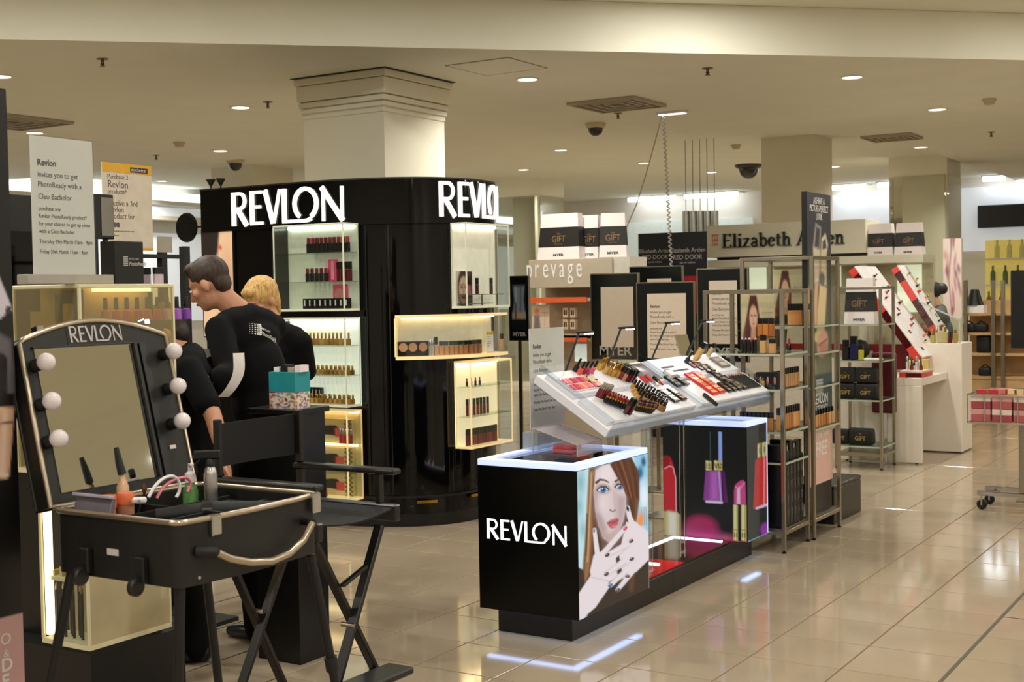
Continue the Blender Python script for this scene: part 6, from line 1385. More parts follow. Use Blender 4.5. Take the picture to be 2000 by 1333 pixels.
for ch, px, py, sz, b_ in (('O', 0, 1262, 0.045, 0), ('&', 6, 1286, 0.032, 0), ('D', 2, 1314, 0.052, 0.0012), ('E', 3, 1345, 0.052, 0.0012)):
    c = cz_(px, py); lettering('card_letter', [(ch, 0, 0, sz, 1, b_)], (TWX+0.0012, c.y, c.z), (0, 1, 0), (1, 0, 0), M_white_ink, tw, 0.0003)

# ================================================================== lit gondola behind the make-up case
GX, GY = -3.861, 3.196
gd = thing('lit_gondola', 'cream-lit cosmetics gondola on black core behind the make-up case', 'display unit', (-4.05, 3.45, 0))
M_creamlit = mat('cream_acrylic', (216, 206, 170), rough=0.3, emit=0.10, ecol=(240, 228, 184)); M_creamdim = mat('cream_acrylic_panel', (196, 184, 148), rough=0.2)
MB().box(-4.5, GX-0.16, GY+0.14, GY+0.50, 0.0, 1.62).build('gondola_core', M_satin, gd)
MB().box(-4.45, GX-0.03, GY+0.03, GY+0.50, 0.0, 0.265).build('plinth', M_satin, gd)
def gcase(x0, y1, z0, z1, strip_):
    e = 0.010; c = lambda nm, b, m, **k: MB().box(*b).build(nm, m, gd, **k)
    c('case_floor', (x0, GX, GY, y1, z0, z0+0.02), M_creamlit, bevel=0.002); c('case_roof', (x0, GX, GY, y1, z1-0.014, z1), M_creamlit, bevel=0.002)
    for x, y in ((GX-e, GY), (x0, GY), (GX-e, y1-e)): c('edge_post', (x, x+e, y, y+e, z0+0.02, z1-0.014), M_creamlit)
    c('glass_panel', (x0+e, GX-e, GY, GY+0.003, z0+0.02, z1-0.014), M_glass if strip_ else glass('milky_cream', (236, 226, 190), 0.97, milk=0.16)); c('glass_panel', (GX-0.003, GX, GY+e, y1-e, z0+0.02, z1-0.014), glass('milky_cream_dense', (232, 220, 184), 0.97, milk=0.6) if strip_ else glass('milky_cream', (236, 226, 190)))
    c('inner_panel', (x0, GX-0.151, GY+0.130, GY+0.1395, z0+0.02, z1-0.014), M_creamdim); c('inner_panel', (GX-0.1595, GX-0.15, GY+0.1400, y1, z0+0.02, z1-0.014), M_creamdim)
    if strip_: c('light_strip', (x0+0.012, x0+0.035, GY+0.012, GY+0.035, z0+0.03, z1-0.02), mat('gondola_tube', (255, 244, 206), emit=3.0, ecol=(255, 238, 190)))
    c('light_bar', (GX-0.12, GX-0.10, GY+0.16, y1-0.03, z1-0.028, z1-0.0145), M_glow_warm)
gcase(-4.243, 3.662, 0.935, 1.65, False); gcase(-4.129, 3.603, 0.289, 0.83, True)
MB().box(-4.23, GX-0.15, GY+0.07, GY+0.13, 0.98, 1.55).build('cream_block', M_creamdim, gd)
MB().box(GX-0.15, GX-0.006, GY+0.145, 3.655, 1.50, 1.506).build('glass_shelf', glass('shelf_glass'), gd)
MB().box(GX-0.15, GX-0.006, GY+0.145, 3.655, 1.26, 1.266).build('glass_shelf', glass('shelf_glass'), gd)
pol = [(236, 150, 150), (240, 130, 120), (236, 110, 120), (226, 90, 110), (236, 120, 150), (220, 100, 160), (206, 170, 226), (170, 110, 206), (140, 80, 180)]
for k in range(9): product('polish', pol[k], (GX-0.07, GY+0.18+k*0.052, 1.5065), 'upside pastel nail polish in the row inside the gondola\'s upper case', 'pastel polishes in the gondola', scale=(1.35, 1.35, 1.2))
for k in range(6): product('clear_gloss', [(236, 130, 120), (240, 150, 140), (226, 100, 100)][k % 3], (GX-0.08, GY+0.20+k*0.042, 1.2665), 'peach gloss on the lower shelf of the gondola\'s upper case', 'peach glosses in the gondola', scale=1.3)
for k, x in enumerate((-4.03, -3.985)): product('foundation', [(40, 36, 36), (206, 190, 150)][k], (x, GY+0.05, 1.5005), ['black flask in the gondola\'s front window', 'pale flask in the gondola\'s front window'][k], scale=1.0)
MB().box(-4.06, -3.92, GY+0.03, GY+0.069, 1.49, 1.50).build('window_ledge', M_creamlit, gd); MB().box(-4.06, -3.92, GY+0.0695-0.002, GY+0.0695, 1.5005, 1.63).build('window_back', M_satin, gd)
for k in range(14): product('pencil', [(150, 120, 90), (196, 180, 140), (120, 40, 40)][k % 3], (-4.10+k*0.016, GY+0.05+0.02*(k % 3), 0.3095), 'slim pencil standing in the gondola\'s lower case', 'pencils in the gondola', scale=(1.4, 1.4, 1.6))
t = thing('bead_tray', 'shallow tray of small gold packets in the gondola\'s lower case', 'tray', (-3.96, GY+0.08, 0.55)); MB().box(-4.11, GX-0.02, GY+0.02, GY+0.12, 0.53, 0.545).build('tray_board', M_creamlit, t)
for k in range(10): MB().box(-4.10+k*0.022, -4.10+k*0.022+0.017, GY+0.03+0.02*(k % 2), GY+0.06+0.02*(k % 2), 0.5455, 0.565+0.008*(k % 3)).build('packet', tint([(196, 176, 110), (150, 130, 80), (210, 196, 150)][k % 3]), t)
# on top of the gondola
zg = 1.6506
gb = MB().box(-4.20, -3.90, GY+0.03, GY+0.13, zg, zg+0.035)
a = Px(65, 535, GX-0.045); 
SGX = GX-0.05
y0_, y1_ = Px(62, 400, SGX).y, Px(183, 400, SGX).y; z1_ = Px(60, 264, SGX).z; z0_ = zg+0.036
sg2 = thing('invitation_sign', 'large white printed invitation sign on a grey block on top of the gondola', 'sign', (SGX, (y0_+y1_)/2, zg), group='white invitation signs')
MB().box(SGX-0.03, SGX+0.03, y0_-0.05, y1_+0.06, zg, zg+0.035).build('holder_base', mat('grey_acrylic', (176, 170, 158), rough=0.2), sg2, bevel=0.002)
MB().box(SGX-0.003, SGX, y0_, y1_, z0_, z1_).build('sign_sheet', M_paper, sg2)
k = (z1_-z0_)/0.50; lettering('printed_text', INV(k*0.98), (SGX+0.0003, y0_+0.028*k, z1_-0.105*k), (0, 1, 0), (1, 0, 0), M_grey_ink, sg2, 0.0003)
MB().box(SGX+0.002, SGX+0.004, y0_-0.003, y1_+0.003, z0_, z1_+0.003).build('clear_cover', M_glass, sg2)
# yellow-topped offer sign on its own pole
OX = -4.55; y0_, y1_ = Px(201, 400, OX).y, Px(297, 400, OX).y; z1_ = Px(201, 316, OX).z; z0_ = Px(210, 488, OX).z
og = thing('offer_sign', 'white offer sign with yellow header band on a slim pole behind the gondola', 'sign', (OX, (y0_+y1_)/2, 0))
MB().box(OX-0.004, OX, y0_, y1_, z0_, z1_).build('sign_sheet', mat('cream_paper', (226, 214, 196), rough=0.6), og)
hh_ = (z1_-z0_); ww_ = y1_-y0_
M_yel = mat('yellow_print', (232, 176, 50), rough=0.5)
MB().box(OX+0.0002, OX+0.0012, y0_, y1_, z1_-hh_*0.11, z1_).build('yellow_header', M_yel, og); MB().box(OX+0.0002, OX+0.0012, y0_, y1_, z0_, z0_+hh_*0.03).build('yellow_footer', M_yel, og)
MB().box(OX+0.0014, OX+0.0022, y0_+ww_*0.56, y0_+ww_*0.92, z1_-hh_*0.095, z1_-hh_*0.035).build('name_plate', mat('plate_brown', (60, 52, 40), rough=0.5), og)
lettering('name_text', [('mychoice', y0_+ww_*0.58, z1_-hh_*0.082, ww_*0.085, 0.9)], (OX+0.0023, 0, 0), (0, 1, 0), (1, 0, 0), M_white_ink, og, 0.0002)
L_ = lambda s, q, sz, b=0: (s, y0_+ww_*0.10, z1_-hh_*q, ww_*sz, 0.9, b)
lettering('printed_text', [L_('Purchase 2', 0.185, 0.105), L_('Revlon', 0.285, 0.165), L_('products*', 0.355, 0.105), L_('receive a 3rd', 0.49, 0.125), L_('Revlon', 0.565, 0.125), L_('product for', 0.64, 0.125), L_('free', 0.735, 0.15, 0.002), L_('conditions apply, see in store for details', 0.79, 0.035), L_('offer ends soon', 0.84, 0.035)], (OX+0.0003, 0, 0), (0, 1, 0), (1, 0, 0), M_grey_ink, og, 0.0003)
MB().box(OX-0.02, OX-0.005, (y0_+y1_)/2-0.012, (y0_+y1_)/2+0.012, 0.012, z1_-0.1).build('pole', M_steel, og); MB().box(OX-0.15, OX+0.12, (y0_+y1_)/2-0.14, (y0_+y1_)/2+0.14, 0, 0.012).build('foot_plate', M_steel, og)
# small swivel mirror and black product box
a = Px(208, 425, GX-0.10)
sm_ = thing('swivel_mirror', 'small black-framed swivel mirror beside the large invitation sign', 'mirror', (GX-0.1, a.y, zg))
y0_, y1_ = Px(196, 425, GX-0.1).y, Px(223, 425, GX-0.1).y; z1_, z0_ = Px(208, 380, GX-0.1).z, Px(208, 467, GX-0.1).z
MB().box(GX-0.13, GX-0.1, y0_-0.03, y1_, z0_, z1_).build('mirror_frame', M_satin, sm_, bevel=0.003); MB().box(GX-0.0998, GX-0.098, y0_+0.004, y1_-0.006, z0_+0.012, z1_-0.012).build('mirror_glass', mat('grey_mirror', (150, 146, 140), rough=0.15, metal=0.5), sm_); MB().box(GX-0.122, GX-0.108, (y0_+y1_)/2-0.008, (y0_+y1_)/2+0.008, zg, z0_).build('stem', M_satin, sm_)
y0_, y1_ = Px(201, 510, GX-0.03).y, Px(281, 510, GX-0.03).y; z1_ = Px(240, 471, GX-0.03).z
y1_ = min(y1_, 3.64)
pb_ = thing('product_box', 'black product box with silver logo on top of the gondola', 'box', (GX-0.07, (y0_+y1_)/2, zg)); MB().box(GX-0.11, GX-0.03, y0_+0.055, y1_, zg, z1_).build('box_body', mat('box_black', (18, 20, 19), rough=0.35), pb_, bevel=0.003)
yy = y0_+0.055+(y1_-y0_-0.055)*0.3; zz_ = zg+(z1_-zg)*0.42
for k in range(5): MB().box(GX-0.0298, GX-0.0292, yy, yy+0.022, zz_+k*0.008, zz_+k*0.008+0.0045).build('stripe', M_silver_ink, pb_)
lettering('logo_text', [('REVLON', 0.027, 0.022, 0.013), ('PhotoReady', 0.027, 0.002, 0.02, 0.9, 0.0004)], (GX-0.0298, yy, zz_), (0, 1, 0), (1, 0, 0), M_silver_ink, pb_, 0.0003)
# row of silver tubes at the gondola's end
ya_, yb_2 = Px(288, 545, GX-0.09).y, 3.645
for r in range(2):
    for k in range(6): product('gloss', [(190, 176, 190), (206, 190, 200)][k % 2], (GX-0.05-r*0.07, ya_+(yb_2-ya_)*(k+0.5)/6, zg), 'silver-pink tube in the double row on top of the gondola end', 'silver tubes at the gondola end', scale=(0.8, 0.8, 0.62))
# black display wall behind the gondola and slim black stands
bw = thing('black_display_wall', 'black display wall behind the large invitation sign', 'panel', (-5.6, 3.3, 0)); a = Px(15, 450, -5.6); b = Px(192, 450, -5.6)
MB().box(-5.75, -5.6, a.y-0.3, b.y, 0.0, Px(120, 386, -5.6).z).build('panel_body', M_satin, bw, bevel=0.004); MB().box(-5.5995, -5.59, a.y, b.y-0.05, 1.2, Px(120, 455, -5.6).z).build('inset_panel', M_gloss, bw)
es = thing('exit_sign', 'small green illuminated exit sign far behind the black tower', 'sign', Px(50, 370, X0+0.2)); e0 = Px(44, 362, X0+0.2); e1 = Px(62, 384, X0+0.2); MB().box(X0+0.15, X0+0.2, e0.y, e1.y, e1.z, e0.z).build('sign_face', mat('exit_green', (40, 170, 90), emit=0.8, ecol=(60, 220, 120)), es); MB().box(X0+0.14, X0+0.1495, e0.y-0.02, e1.y+0.02, e1.z-0.02, e0.z+0.02).build('sign_case', M_white, es)
for k, (px, py0, d) in enumerate(((366, 482, 6.3), (322, 486, 6.6))):
    p = Pd(px, 700, d); zt2 = Pd(px, py0, d).z; t = thing('black_stand', ['slim black stand behind the gondola end', 'black cross-topped stand behind the silver tubes'][k], 'stand', (p.x, p.y, 0)); MB().box(p.x-0.018, p.x+0.018, p.y-0.018, p.y+0.018, 0.02, zt2).build('post', M_black, t); MB().box(p.x-0.15, p.x+0.15, p.y-0.15, p.y+0.15, 0, 0.0198).build('foot_plate', M_black, t)
    if k: MB().box(p.x-0.02, p.x+0.02, p.y-0.14, p.y+0.14, zt2-0.05, zt2-0.03).build('cross_bar', M_black, t); MB().box(p.x+0.0185, p.x+0.022, p.y-0.05, p.y+0.05, zt2-0.02, zt2+0.06).build('grey_card', mat('grey_card', (170, 164, 150), rough=0.5), t)

# ================================================================== make-up case on legs
XR, XL, YF, YB, ZR_, ZB = -2.519, -3.007, 2.383, 2.934, 1.0, 0.832
mc = thing('makeup_case', 'black make-up trolley case on legs with bulb mirror lid and silver edging', 'makeup case', ((XR+XL)/2, (YF+YB)/2, 0))
M_leath = mat('case_black', (24, 24, 22), rough=0.5, bump=0.3, scale=220); M_alu = mat('aluminium_edge', (190, 176, 156), rough=0.28, metal=0.85, var=0.04)
def rrect(x0, x1, y0, y1, r, n=5, bulge=0.0):
    P = []
    for cx, cy, a0 in ((x1-r, y0+r, -90), (x1-r, y1-r, 0), (x0+r, y1-r, 90), (x0+r, y0+r, 180)):
        for i in range(n+1): a = math.radians(a0+90*i/n); P.append((cx+r*math.cos(a), cy+r*math.sin(a)))
    if bulge:
        out = []
        for i, (x, y) in enumerate(P):
            out.append((x, y))
            if i == n:    # right side: bow outwards
                nx, ny = P[i+1]
                for q in range(1, 8): t = q/8; out.append((x+bulge*4*t*(1-t), y+(ny-y)*t))
        P = out
    return P
oc_ = rrect(XL, XR, YF, YB, 0.03, bulge=0.018); ic_ = [((x-(XL+XR)/2)*0.955+(XL+XR)/2, (y-(YF+YB)/2)*0.955+(YF+YB)/2) for x, y in oc_]
n = len(oc_); mb = MB()
mb.add([(x, y, ZB) for x, y in oc_]+[(x, y, ZR_) for x, y in oc_]+[(x, y, ZR_) for x, y in ic_]+[(x, y, ZB+0.02) for x, y in ic_],
       [tuple(reversed(range(n))), tuple(range(3*n, 4*n))]+[(i, (i+1) % n, (i+1) % n+n, i+n) for i in range(n)]+[(i+n, (i+1) % n+n, (i+1) % n+2*n, i+2*n) for i in range(n)]+[(i+2*n, (i+1) % n+2*n, (i+1) % n+3*n, i+3*n) for i in range(n)])
mb.build('case_tub', M_leath, mc, smooth=40)
MB().tube([(x, y, ZR_+0.004) for x, y in oc_]+[(oc_[0][0], oc_[0][1], ZR_+0.004)], 0.0085, 8, cap=False).build('rim_edging', M_alu, mc, smooth=50)
for x in (-2.86, -2.70): MB().box(x-0.004, x+0.004, YF+0.02, YB-0.02, ZB+0.0205, ZR_-0.02).build('divider', M_black, mc)
MB().box(XL+0.02, XR-0.02, YF+0.27, YF+0.278, ZB+0.0205, ZR_-0.015).build('divider', M_black, mc)
MB().box(-2.852, -2.708, YF+0.29, YB-0.03, ZB+0.021, ZR_-0.03).build('inner_tray', mat('inner_felt', (10, 10, 11), rough=0.9), mc)
# lid with bulbs, leaning back from the hinge side
TL = math.radians(14); lu = Vector((0, 1, 0)); lw = Vector((-math.sin(TL), 0, math.cos(TL))); ln = Vector((math.cos(TL), 0, math.sin(TL))); LO = Vector((XL-0.004, YF, ZR_+0.012))
def lpt(u, w, h=0.0): return LO+lu*u+lw*w+ln*h
def lid_uv(px, py, h=0.0):
    d = Vector(ray(px, py)); o = Vector((0, 0, CAM_H)); P0 = LO+ln*h; t = (P0-o).dot(ln)/d.dot(ln); q = o+d*t-P0; return q.dot(lu), q.dot(lw)
LL = YB-YF; hL = 0.475
outl = [(0.0, 0.0), (LL, 0.0), (LL, hL)] + [(LL*(0.97-0.94*i/12), hL+0.06*math.sin(math.pi*(0.06+0.88*i/12))) for i in range(13)] + [(0.0, hL)]
lid = MB().prism(outl, lambda u, w: lpt(u, w, -0.075), lambda u, w: lpt(u, w, -0.012)).build('lid_shell', M_leath, mc, smooth=30)
mq = [lid_uv(*p) for p in ((79, 684), (266, 667), (303, 928), (117, 968))]
mu0, mu1 = (mq[0][0]+mq[3][0])/2, (mq[1][0]+mq[2][0])/2; mw1 = (mq[0][1]+mq[1][1])/2; mw0 = max((mq[2][1]+mq[3][1])/2, 0.02)
print('lid mirror', mu0, mu1, mw0, mw1, LL)
def lbox(u0, u1, w0, w1, h0, h1, mb=None): return (mb or MB()).add([lpt(u, w, h) for h in (h0, h1) for w in (w0, w1) for u in (u0, u1)], [(0, 2, 3, 1), (4, 5, 7, 6), (0, 1, 5, 4), (1, 3, 7, 5), (3, 2, 6, 7), (2, 0, 4, 6)])
lbox(mu0, mu1, mw0, mw1, -0.0118, -0.009).build('mirror', mat('lid_mirror', (226, 228, 220), rough=0.02, metal=1.0, var=0.005), mc)
lbox(mu1+0.002, mu1+0.012, mw0, mw1, -0.0118, 0.004).build('mirror_bead', M_satin, mc); lbox(mu1+0.03, mu1+0.055, mw0, mw1, -0.0118, -0.004).build('mirror_channel', M_satin, mc); lbox(mu0-0.006, mu1+0.012, mw1+0.001, mw1+0.006, -0.0118, -0.004).build('mirror_bead', M_satin, mc)
MB().tube([lpt(u, w, -0.012) for u, w in outl]+[lpt(0, 0, -0.012)], 0.0075, 8, cap=False).build('lid_edging', M_alu, mc, smooth=50)
MB().tube([lpt(u, w, -0.075) for u, w in outl]+[lpt(0, 0, -0.075)], 0.006, 8, cap=False).build('lid_rear_edging', M_leath, mc, smooth=50)
lg0 = lid_uv(143, 668); lg1 = lid_uv(243, 662); capM = (lg1[0]-lg0[0])/LOGO_W
rootw = thing('tmp', 'x', 'x') if False else None
lbl = lbox(lg0[0]-0.01, lg1[0]+0.01, lg0[1]-0.008, lg0[1]+capM*1.1, -0.0118, -0.0108).build('name_strip', M_leath, mc)
wordmark(lambda x, y, d: lpt(lg0[0]+x, lg0[1]+y*1.05, -0.0108+d), capM, 0.002, mat('silver_letter', (196, 190, 186), rough=0.35), lbl, 0.5)
Mbulb = frame_of(None, lu, ln)
M_bulb = mat('pearl_bulb', (232, 222, 224), rough=0.12, emit=0.05)
for px, py in ((72, 714), (83, 790), (90, 864), (325, 692), (330, 760), (338, 828)):
    u, w = lid_uv(px, py, 0.0); sgn = 1 if px < 200 else 1
    u = min(max(u, 0.028), LL-0.03)
    sk = MB().lathe([(0.019, -0.0117), (0.019, 0.004), (0.014, 0.012), (0.012, 0.018)], 14, lpt(u, w, 0), Mbulb).build('bulb_socket', M_black, mc, smooth=40)
    MB().ball(lpt(u, w, 0.042), 0.0265, 16).build('bulb', M_bulb, sk, smooth=80)
u, w = lid_uv(342, 872); lbox(min(u, LL-0.03)-0.012, min(u, LL-0.03)+0.012, w-0.006, w+0.006, -0.0118, -0.009).build('lid_label', M_paper, mc)
for px, py in ((88, 640), (296, 626)):
    u, w = lid_uv(px, py); w = min(w, hL+0.05); lbox(u-0.012, u+0.012, w-0.006, w+0.012, -0.05, -0.02).build('lid_clip', M_chrome, mc, bevel=0.002)
# latches, handle, wheels, plate, corner studs
for px, py in ((419, 1024), (614, 972)):
    c = Px(px, py, XR+0.012); MB().box(XR+0.006, XR+0.024, c.y-0.018, c.y+0.018, ZR_-0.045, ZR_+0.014).build('latch', M_chrome, mc, bevel=0.004)
hp = [Px(px, py, XR+0.05) for px, py in ((424, 1080), (450, 1092), (490, 1099), (530, 1097), (565, 1082), (592, 1056), (610, 1022))]
MB().tube(hp, 0.0105, 10).build('carry_handle', M_alu, mc, smooth=50)
c = hp[0]; MB().tube([(XR+0.004, c.y-0.03, c.z+0.004), (XR+0.05, c.y+0.004, c.z)], 0.015, 10).build('handle_mount', M_black, mc, smooth=50); c = hp[-1]; MB().tube([(XR+0.004, c.y+0.01, c.z), (XR+0.052, c.y, c.z)], 0.012, 10).build('handle_mount', M_black, mc, smooth=50)
for px, py in ((168, 1105), (276, 1125)):
    c = Py(px, py, YF-0.01); MB().box(c.x-0.018, c.x+0.018, YF-0.02, YF-0.0005, c.z-0.02, c.z+0.05).build('wheel_bracket', M_black, mc, bevel=0.004)
    Mw = Matrix(((0, 0, 1), (1, 0, 0), (0, 1, 0))); MB().lathe([(0, -0.011), (0.021, -0.011), (0.026, -0.006), (0.026, 0.006), (0.021, 0.011), (0, 0.011)], 18, (c.x, YF-0.03, c.z-0.026), Mw).build('wheel', mat('wheel_rubber', (30, 29, 28), rough=0.4), mc, smooth=40)
c = Py(221, 1079, YF); MB().box(c.x-0.022, c.x+0.022, YF-0.002, YF-0.0003, c.z-0.009, c.z+0.009).build('name_plate', mat('plate_white', (214, 206, 206), rough=0.4), mc)
for px, py in ((389, 1129),): c = Px(px, py, XR+0.003); MB().ball(c, 0.006, 10).build('stud', M_chrome, mc, smooth=60)
# legs
for (px0, py0, pl, px1_, py1_, pl1, nm) in ((140, 1118, YF+0.02, 98, 1333, YF-0.02, 0), (352, 1145, YF+0.03, 348, 1333, YF+0.03, 0)):
    a = Py(px0, py0, pl); b = Py(px1_, py1_, pl1); d = (b-a); e = a+d*((0.015-a.z)/d.z)
    MB().tube([a, a+d*0.9, e], 0.014, 10).build('leg', M_black, mc, smooth=50)
for (px0, py0, px1_, py1_) in ((607, 1085, 650, 1310), ):
    a = Px(px0, py0, XR-0.02); b = Px(px1_, py1_, XR+0.0); d = b-a; e = a+d*((0.015-a.z)/d.z)
    MB().tube([a, e], 0.014, 10).build('leg', M_black, mc, smooth=50); k_ = a.lerp(b, 0.94); MB().tube([a.lerp(b, 0.88), b], 0.02, 10).build('leg_clamp', M_black, mc, smooth=50)
a = Vector((XL+0.05, YB-0.04, ZB)); e = Vector((XL-0.02, YB+0.12, 0.015)); MB().tube([a, e], 0.014, 10).build('leg', M_black, mc, smooth=50)

# contents of the case
zt3 = ZR_-0.085
MB().box(XL+0.03, -2.866, YF+0.11, YB-0.03, ZB+0.0205, zt3-0.0005).build('lift_out_tray', mat('inner_felt', (10, 10, 11)), mc)
def in_case(px, py, x): return Px(px, py, x).y
def on_case(px, py, z): return Pz(px, py, z)
zf = ZB+0.0205
p = Pz(158, 1003, ZR_-0.02); p.x = max(p.x, XL+0.05); p.y = max(p.y, YF+0.035)
t = thing('eye_palette', 'open grey and lilac palette case propped in the make-up case corner', 'palette', (p.x, p.y, zf)); Mp = Matrix.Rotation(math.radians(-18), 3, 'X')
MB().obox((XL+0.10, YF+0.05, ZR_-0.0), (0.15, 0.014, 0.085), Mp).build('palette_lid', mat('lilac_grey', (120, 112, 122), rough=0.25), t, bevel=0.002); MB().obox((XL+0.10, YF+0.05, ZR_+0.0435), (0.155, 0.018, 0.01), Mp).build('palette_rim', mat('lilac_rim', (176, 166, 190), rough=0.3), t, bevel=0.002); MB().box(XL+0.03, XL+0.175, YF+0.04, YF+0.10, zf, ZR_-0.05).build('palette_base', M_black, t)
def jar_at(px, py, lab, body, lid_):
    c = Vector((XL+0.085, in_case(px, 975, XL+0.085), 0)); zf = zt3; t = thing('cream_tub', lab, 'jar', (c.x, c.y, zf), group='orange tubs in the make-up case'); MB().lathe([(0.022, 0), (0.024, 0.004), (0.024, 0.085)], 18, (c.x, c.y, zf)).build('tub_body', tint(body), t, smooth=40); MB().lathe([(0.026, 0.0855), (0.026, 0.115), (0.024, 0.12), (0, 0.121)], 18, (c.x, c.y, zf)).build('tub_lid', tint(lid_), t, smooth=40)
jar_at(209, 992, 'orange-lidded tub with red label in the make-up case', (206, 120, 90), (226, 112, 70)); jar_at(245, 990, 'orange-lidded tub beside the dropper bottle in the make-up case', (210, 150, 120), (228, 120, 78))
c = Vector((XL+0.045, in_case(240, 960, XL+0.045), 0)); zf_k = zf; zf = zt3; t = thing('dropper_bottle', 'clear dropper bottle with tall black top standing in the make-up case', 'bottle', (c.x, c.y, zf)); MB().lathe([(0.018, 0), (0.018, 0.13), (0.01, 0.15), (0.008, 0.165)], 14, (c.x, c.y, zf)).build('bottle_body', mat('peach_glass', (222, 186, 150), rough=0.15), t, smooth=40); MB().tube([(c.x, c.y, zf+0.166), (c.x-0.008, c.y-0.004, zf+0.20), (c.x-0.014, c.y-0.008, zf+0.245)], [0.0125, 0.011, 0.007], 10).build('bottle_top', M_black, t, smooth=50); zf = zf_k
c = Pz(372, 985, ZB+0.05); c.y = min(c.y, YB-0.05); t = thing('sanitiser_bottle', 'green sanitiser bottle with white pump in the make-up case', 'bottle', (c.x, c.y, zf)); b0 = Pz(372, 962, ZR_-0.0); cx_, cy_ = b0.x, min(b0.y, YB-0.05)
MB().lathe([(0.022, 0), (0.024, 0.006), (0.024, 0.15), (0.012, 0.178)], 16, (cx_, cy_, zf)).build('bottle_body', mat('green_gel', (96, 150, 84), rough=0.12), t, smooth=40); MB().box(cx_+0.01, cx_+0.0252, cy_-0.016, cy_+0.016, zf+0.05, zf+0.12).build('bottle_label', tint((60, 90, 140)), t); MB().lathe([(0.016, 0.1785), (0.016, 0.205), (0.006, 0.212), (0.006, 0.228), (0.0, 0.229)], 14, (cx_, cy_, zf)).build('pump_collar', M_paper, t, smooth=40); MB().bar((cx_, cy_, zf+0.232), (cx_+0.03, cy_-0.02, zf+0.236), 0.012, 0.010).build('pump_spout', M_paper, t, bevel=0.002)
b0 = Pz(412, 968, ZR_-0.01); cx_, cy_ = b0.x, b0.y
t = thing('spray_bottle', 'silver spray bottle with black trigger standing at the case corner', 'bottle', (cx_, cy_, zf)); MB().lathe([(0.019, 0), (0.021, 0.005), (0.021, 0.20), (0.017, 0.218), (0.012, 0.226)], 18, (cx_, cy_, zf)).build('bottle_body', mat('silver_bottle', (190, 186, 184), rough=0.25, metal=0.9), t, smooth=40)
MB().lathe([(0.014, 0.2265), (0.014, 0.245), (0.010, 0.25)], 14, (cx_, cy_, zf)).build('trigger_collar', M_black, t, smooth=40); sd = Vector((-0.75, -0.66, 0)); hd = Vector((cx_, cy_, zf+0.262)); MB().bar(hd-sd*0.03, hd+sd*0.05, 0.02, 0.026).build('trigger_head', M_black, t, bevel=0.004); MB().tube([hd+sd*0.025+Vector((0, 0, -0.012)), hd+sd*0.045+Vector((0, 0, -0.03)), hd+sd*0.042+Vector((0, 0, -0.055))], 0.005, 6).build('trigger', M_black, t, smooth=50)
def loop(pts, r, m, lab, nm):
    q = [Px(px, py, XL+0.13) for px, py, z in pts]; tag(MB().tube(smooth3(q), r, 7).build(nm, m, smooth=50), lab, 'cable')
def smooth3(P, n=6):
    o = []
    for i in range(len(P)-1):
        p0, p1, p2, p3 = [P[max(0, min(len(P)-1, i+k))] for k in (-1, 0, 1, 2)]
        for q in range(n): t = q/n; o.append(0.5*((2*p1)+(p2-p0)*t+(2*p0-5*p1+4*p2-p3)*t*t+(3*p1-p0-3*p2+p3)*t**3))
    return o+[P[-1]]
loop([(290, 972, ZR_-0.03), (303, 950, ZR_), (320, 935, ZR_+0.02), (338, 931, ZR_+0.02), (349, 942, ZR_+0.01), (350, 960, ZR_-0.02), (344, 972, ZR_-0.04)], 0.005, M_paper, 'white looped cable rising out of the make-up case', 'white_cable')
loop([(306, 974, ZR_-0.03), (318, 954, ZR_), (336, 940, ZR_+0.015), (362, 933, ZR_+0.015), (372, 945, ZR_), (366, 962, ZR_-0.03)], 0.0045, tint((232, 130, 150)), 'pink looped cable crossing the white one in the make-up case', 'pink_cable')
c = Px(272, 978, XL+0.14); t = thing('cable_plug', 'white plug end lying in the make-up case', 'plug', c); MB().obox(c, (0.04, 0.022, 0.018), Matrix.Rotation(0.7, 3, 'Z')).build('plug_body', M_paper, t, bevel=0.005); MB().tube([c, c+Vector((0.03, -0.03, 0.01))], 0.004, 6).build('plug_lead', M_paper, t)
c = Pz(258, 1000, ZR_-0.03); t = thing('makeup_brush', 'thin black make-up brush leaning in the make-up case', 'brush', c); MB().tube([c+Vector((0.0, 0, -0.06)), c+Vector((0.02, 0.03, 0.05))], 0.0035, 6).build('brush_handle', M_black, t); MB().lathe([(0.004, 0), (0.009, 0.014), (0.002, 0.03)], 8, c+Vector((0.02, 0.03, 0.05))).build('brush_tuft', tint((90, 60, 40)), t, smooth=50)
for k, px in enumerate((196, 188)): c = Pz(px, 1003, ZR_-0.03); product('gloss', [(60, 56, 60), (130, 120, 150)][k], (c.x, max(c.y, YF+0.04), zf), ['dark tube beside the orange tubs', 'lilac tube beside the palette case'][k]+' in the make-up case', scale=(1.3, 1.3, 1.3))
t = thing('brush_roll', 'soft black brush roll lying across the make-up case', 'pouch', (XR-0.12, YB-0.2, ZR_-0.03)); MB().tube([(XR-0.30, YF+0.2, ZR_-0.03), (XR-0.2, YF+0.3, ZR_-0.02), (XR-0.08, YB-0.08, ZR_-0.03)], [0.03, 0.036, 0.03], 12, flat=0.7).build('roll_body', mat('soft_black', (12, 12, 13), rough=0.7), t, smooth=60); MB().tube([(XR-0.21, YF+0.29, ZR_-0.02), (XR-0.19, YF+0.31, ZR_-0.02)], 0.038, 12, flat=0.72).build('roll_tie', M_satin, t, smooth=60)
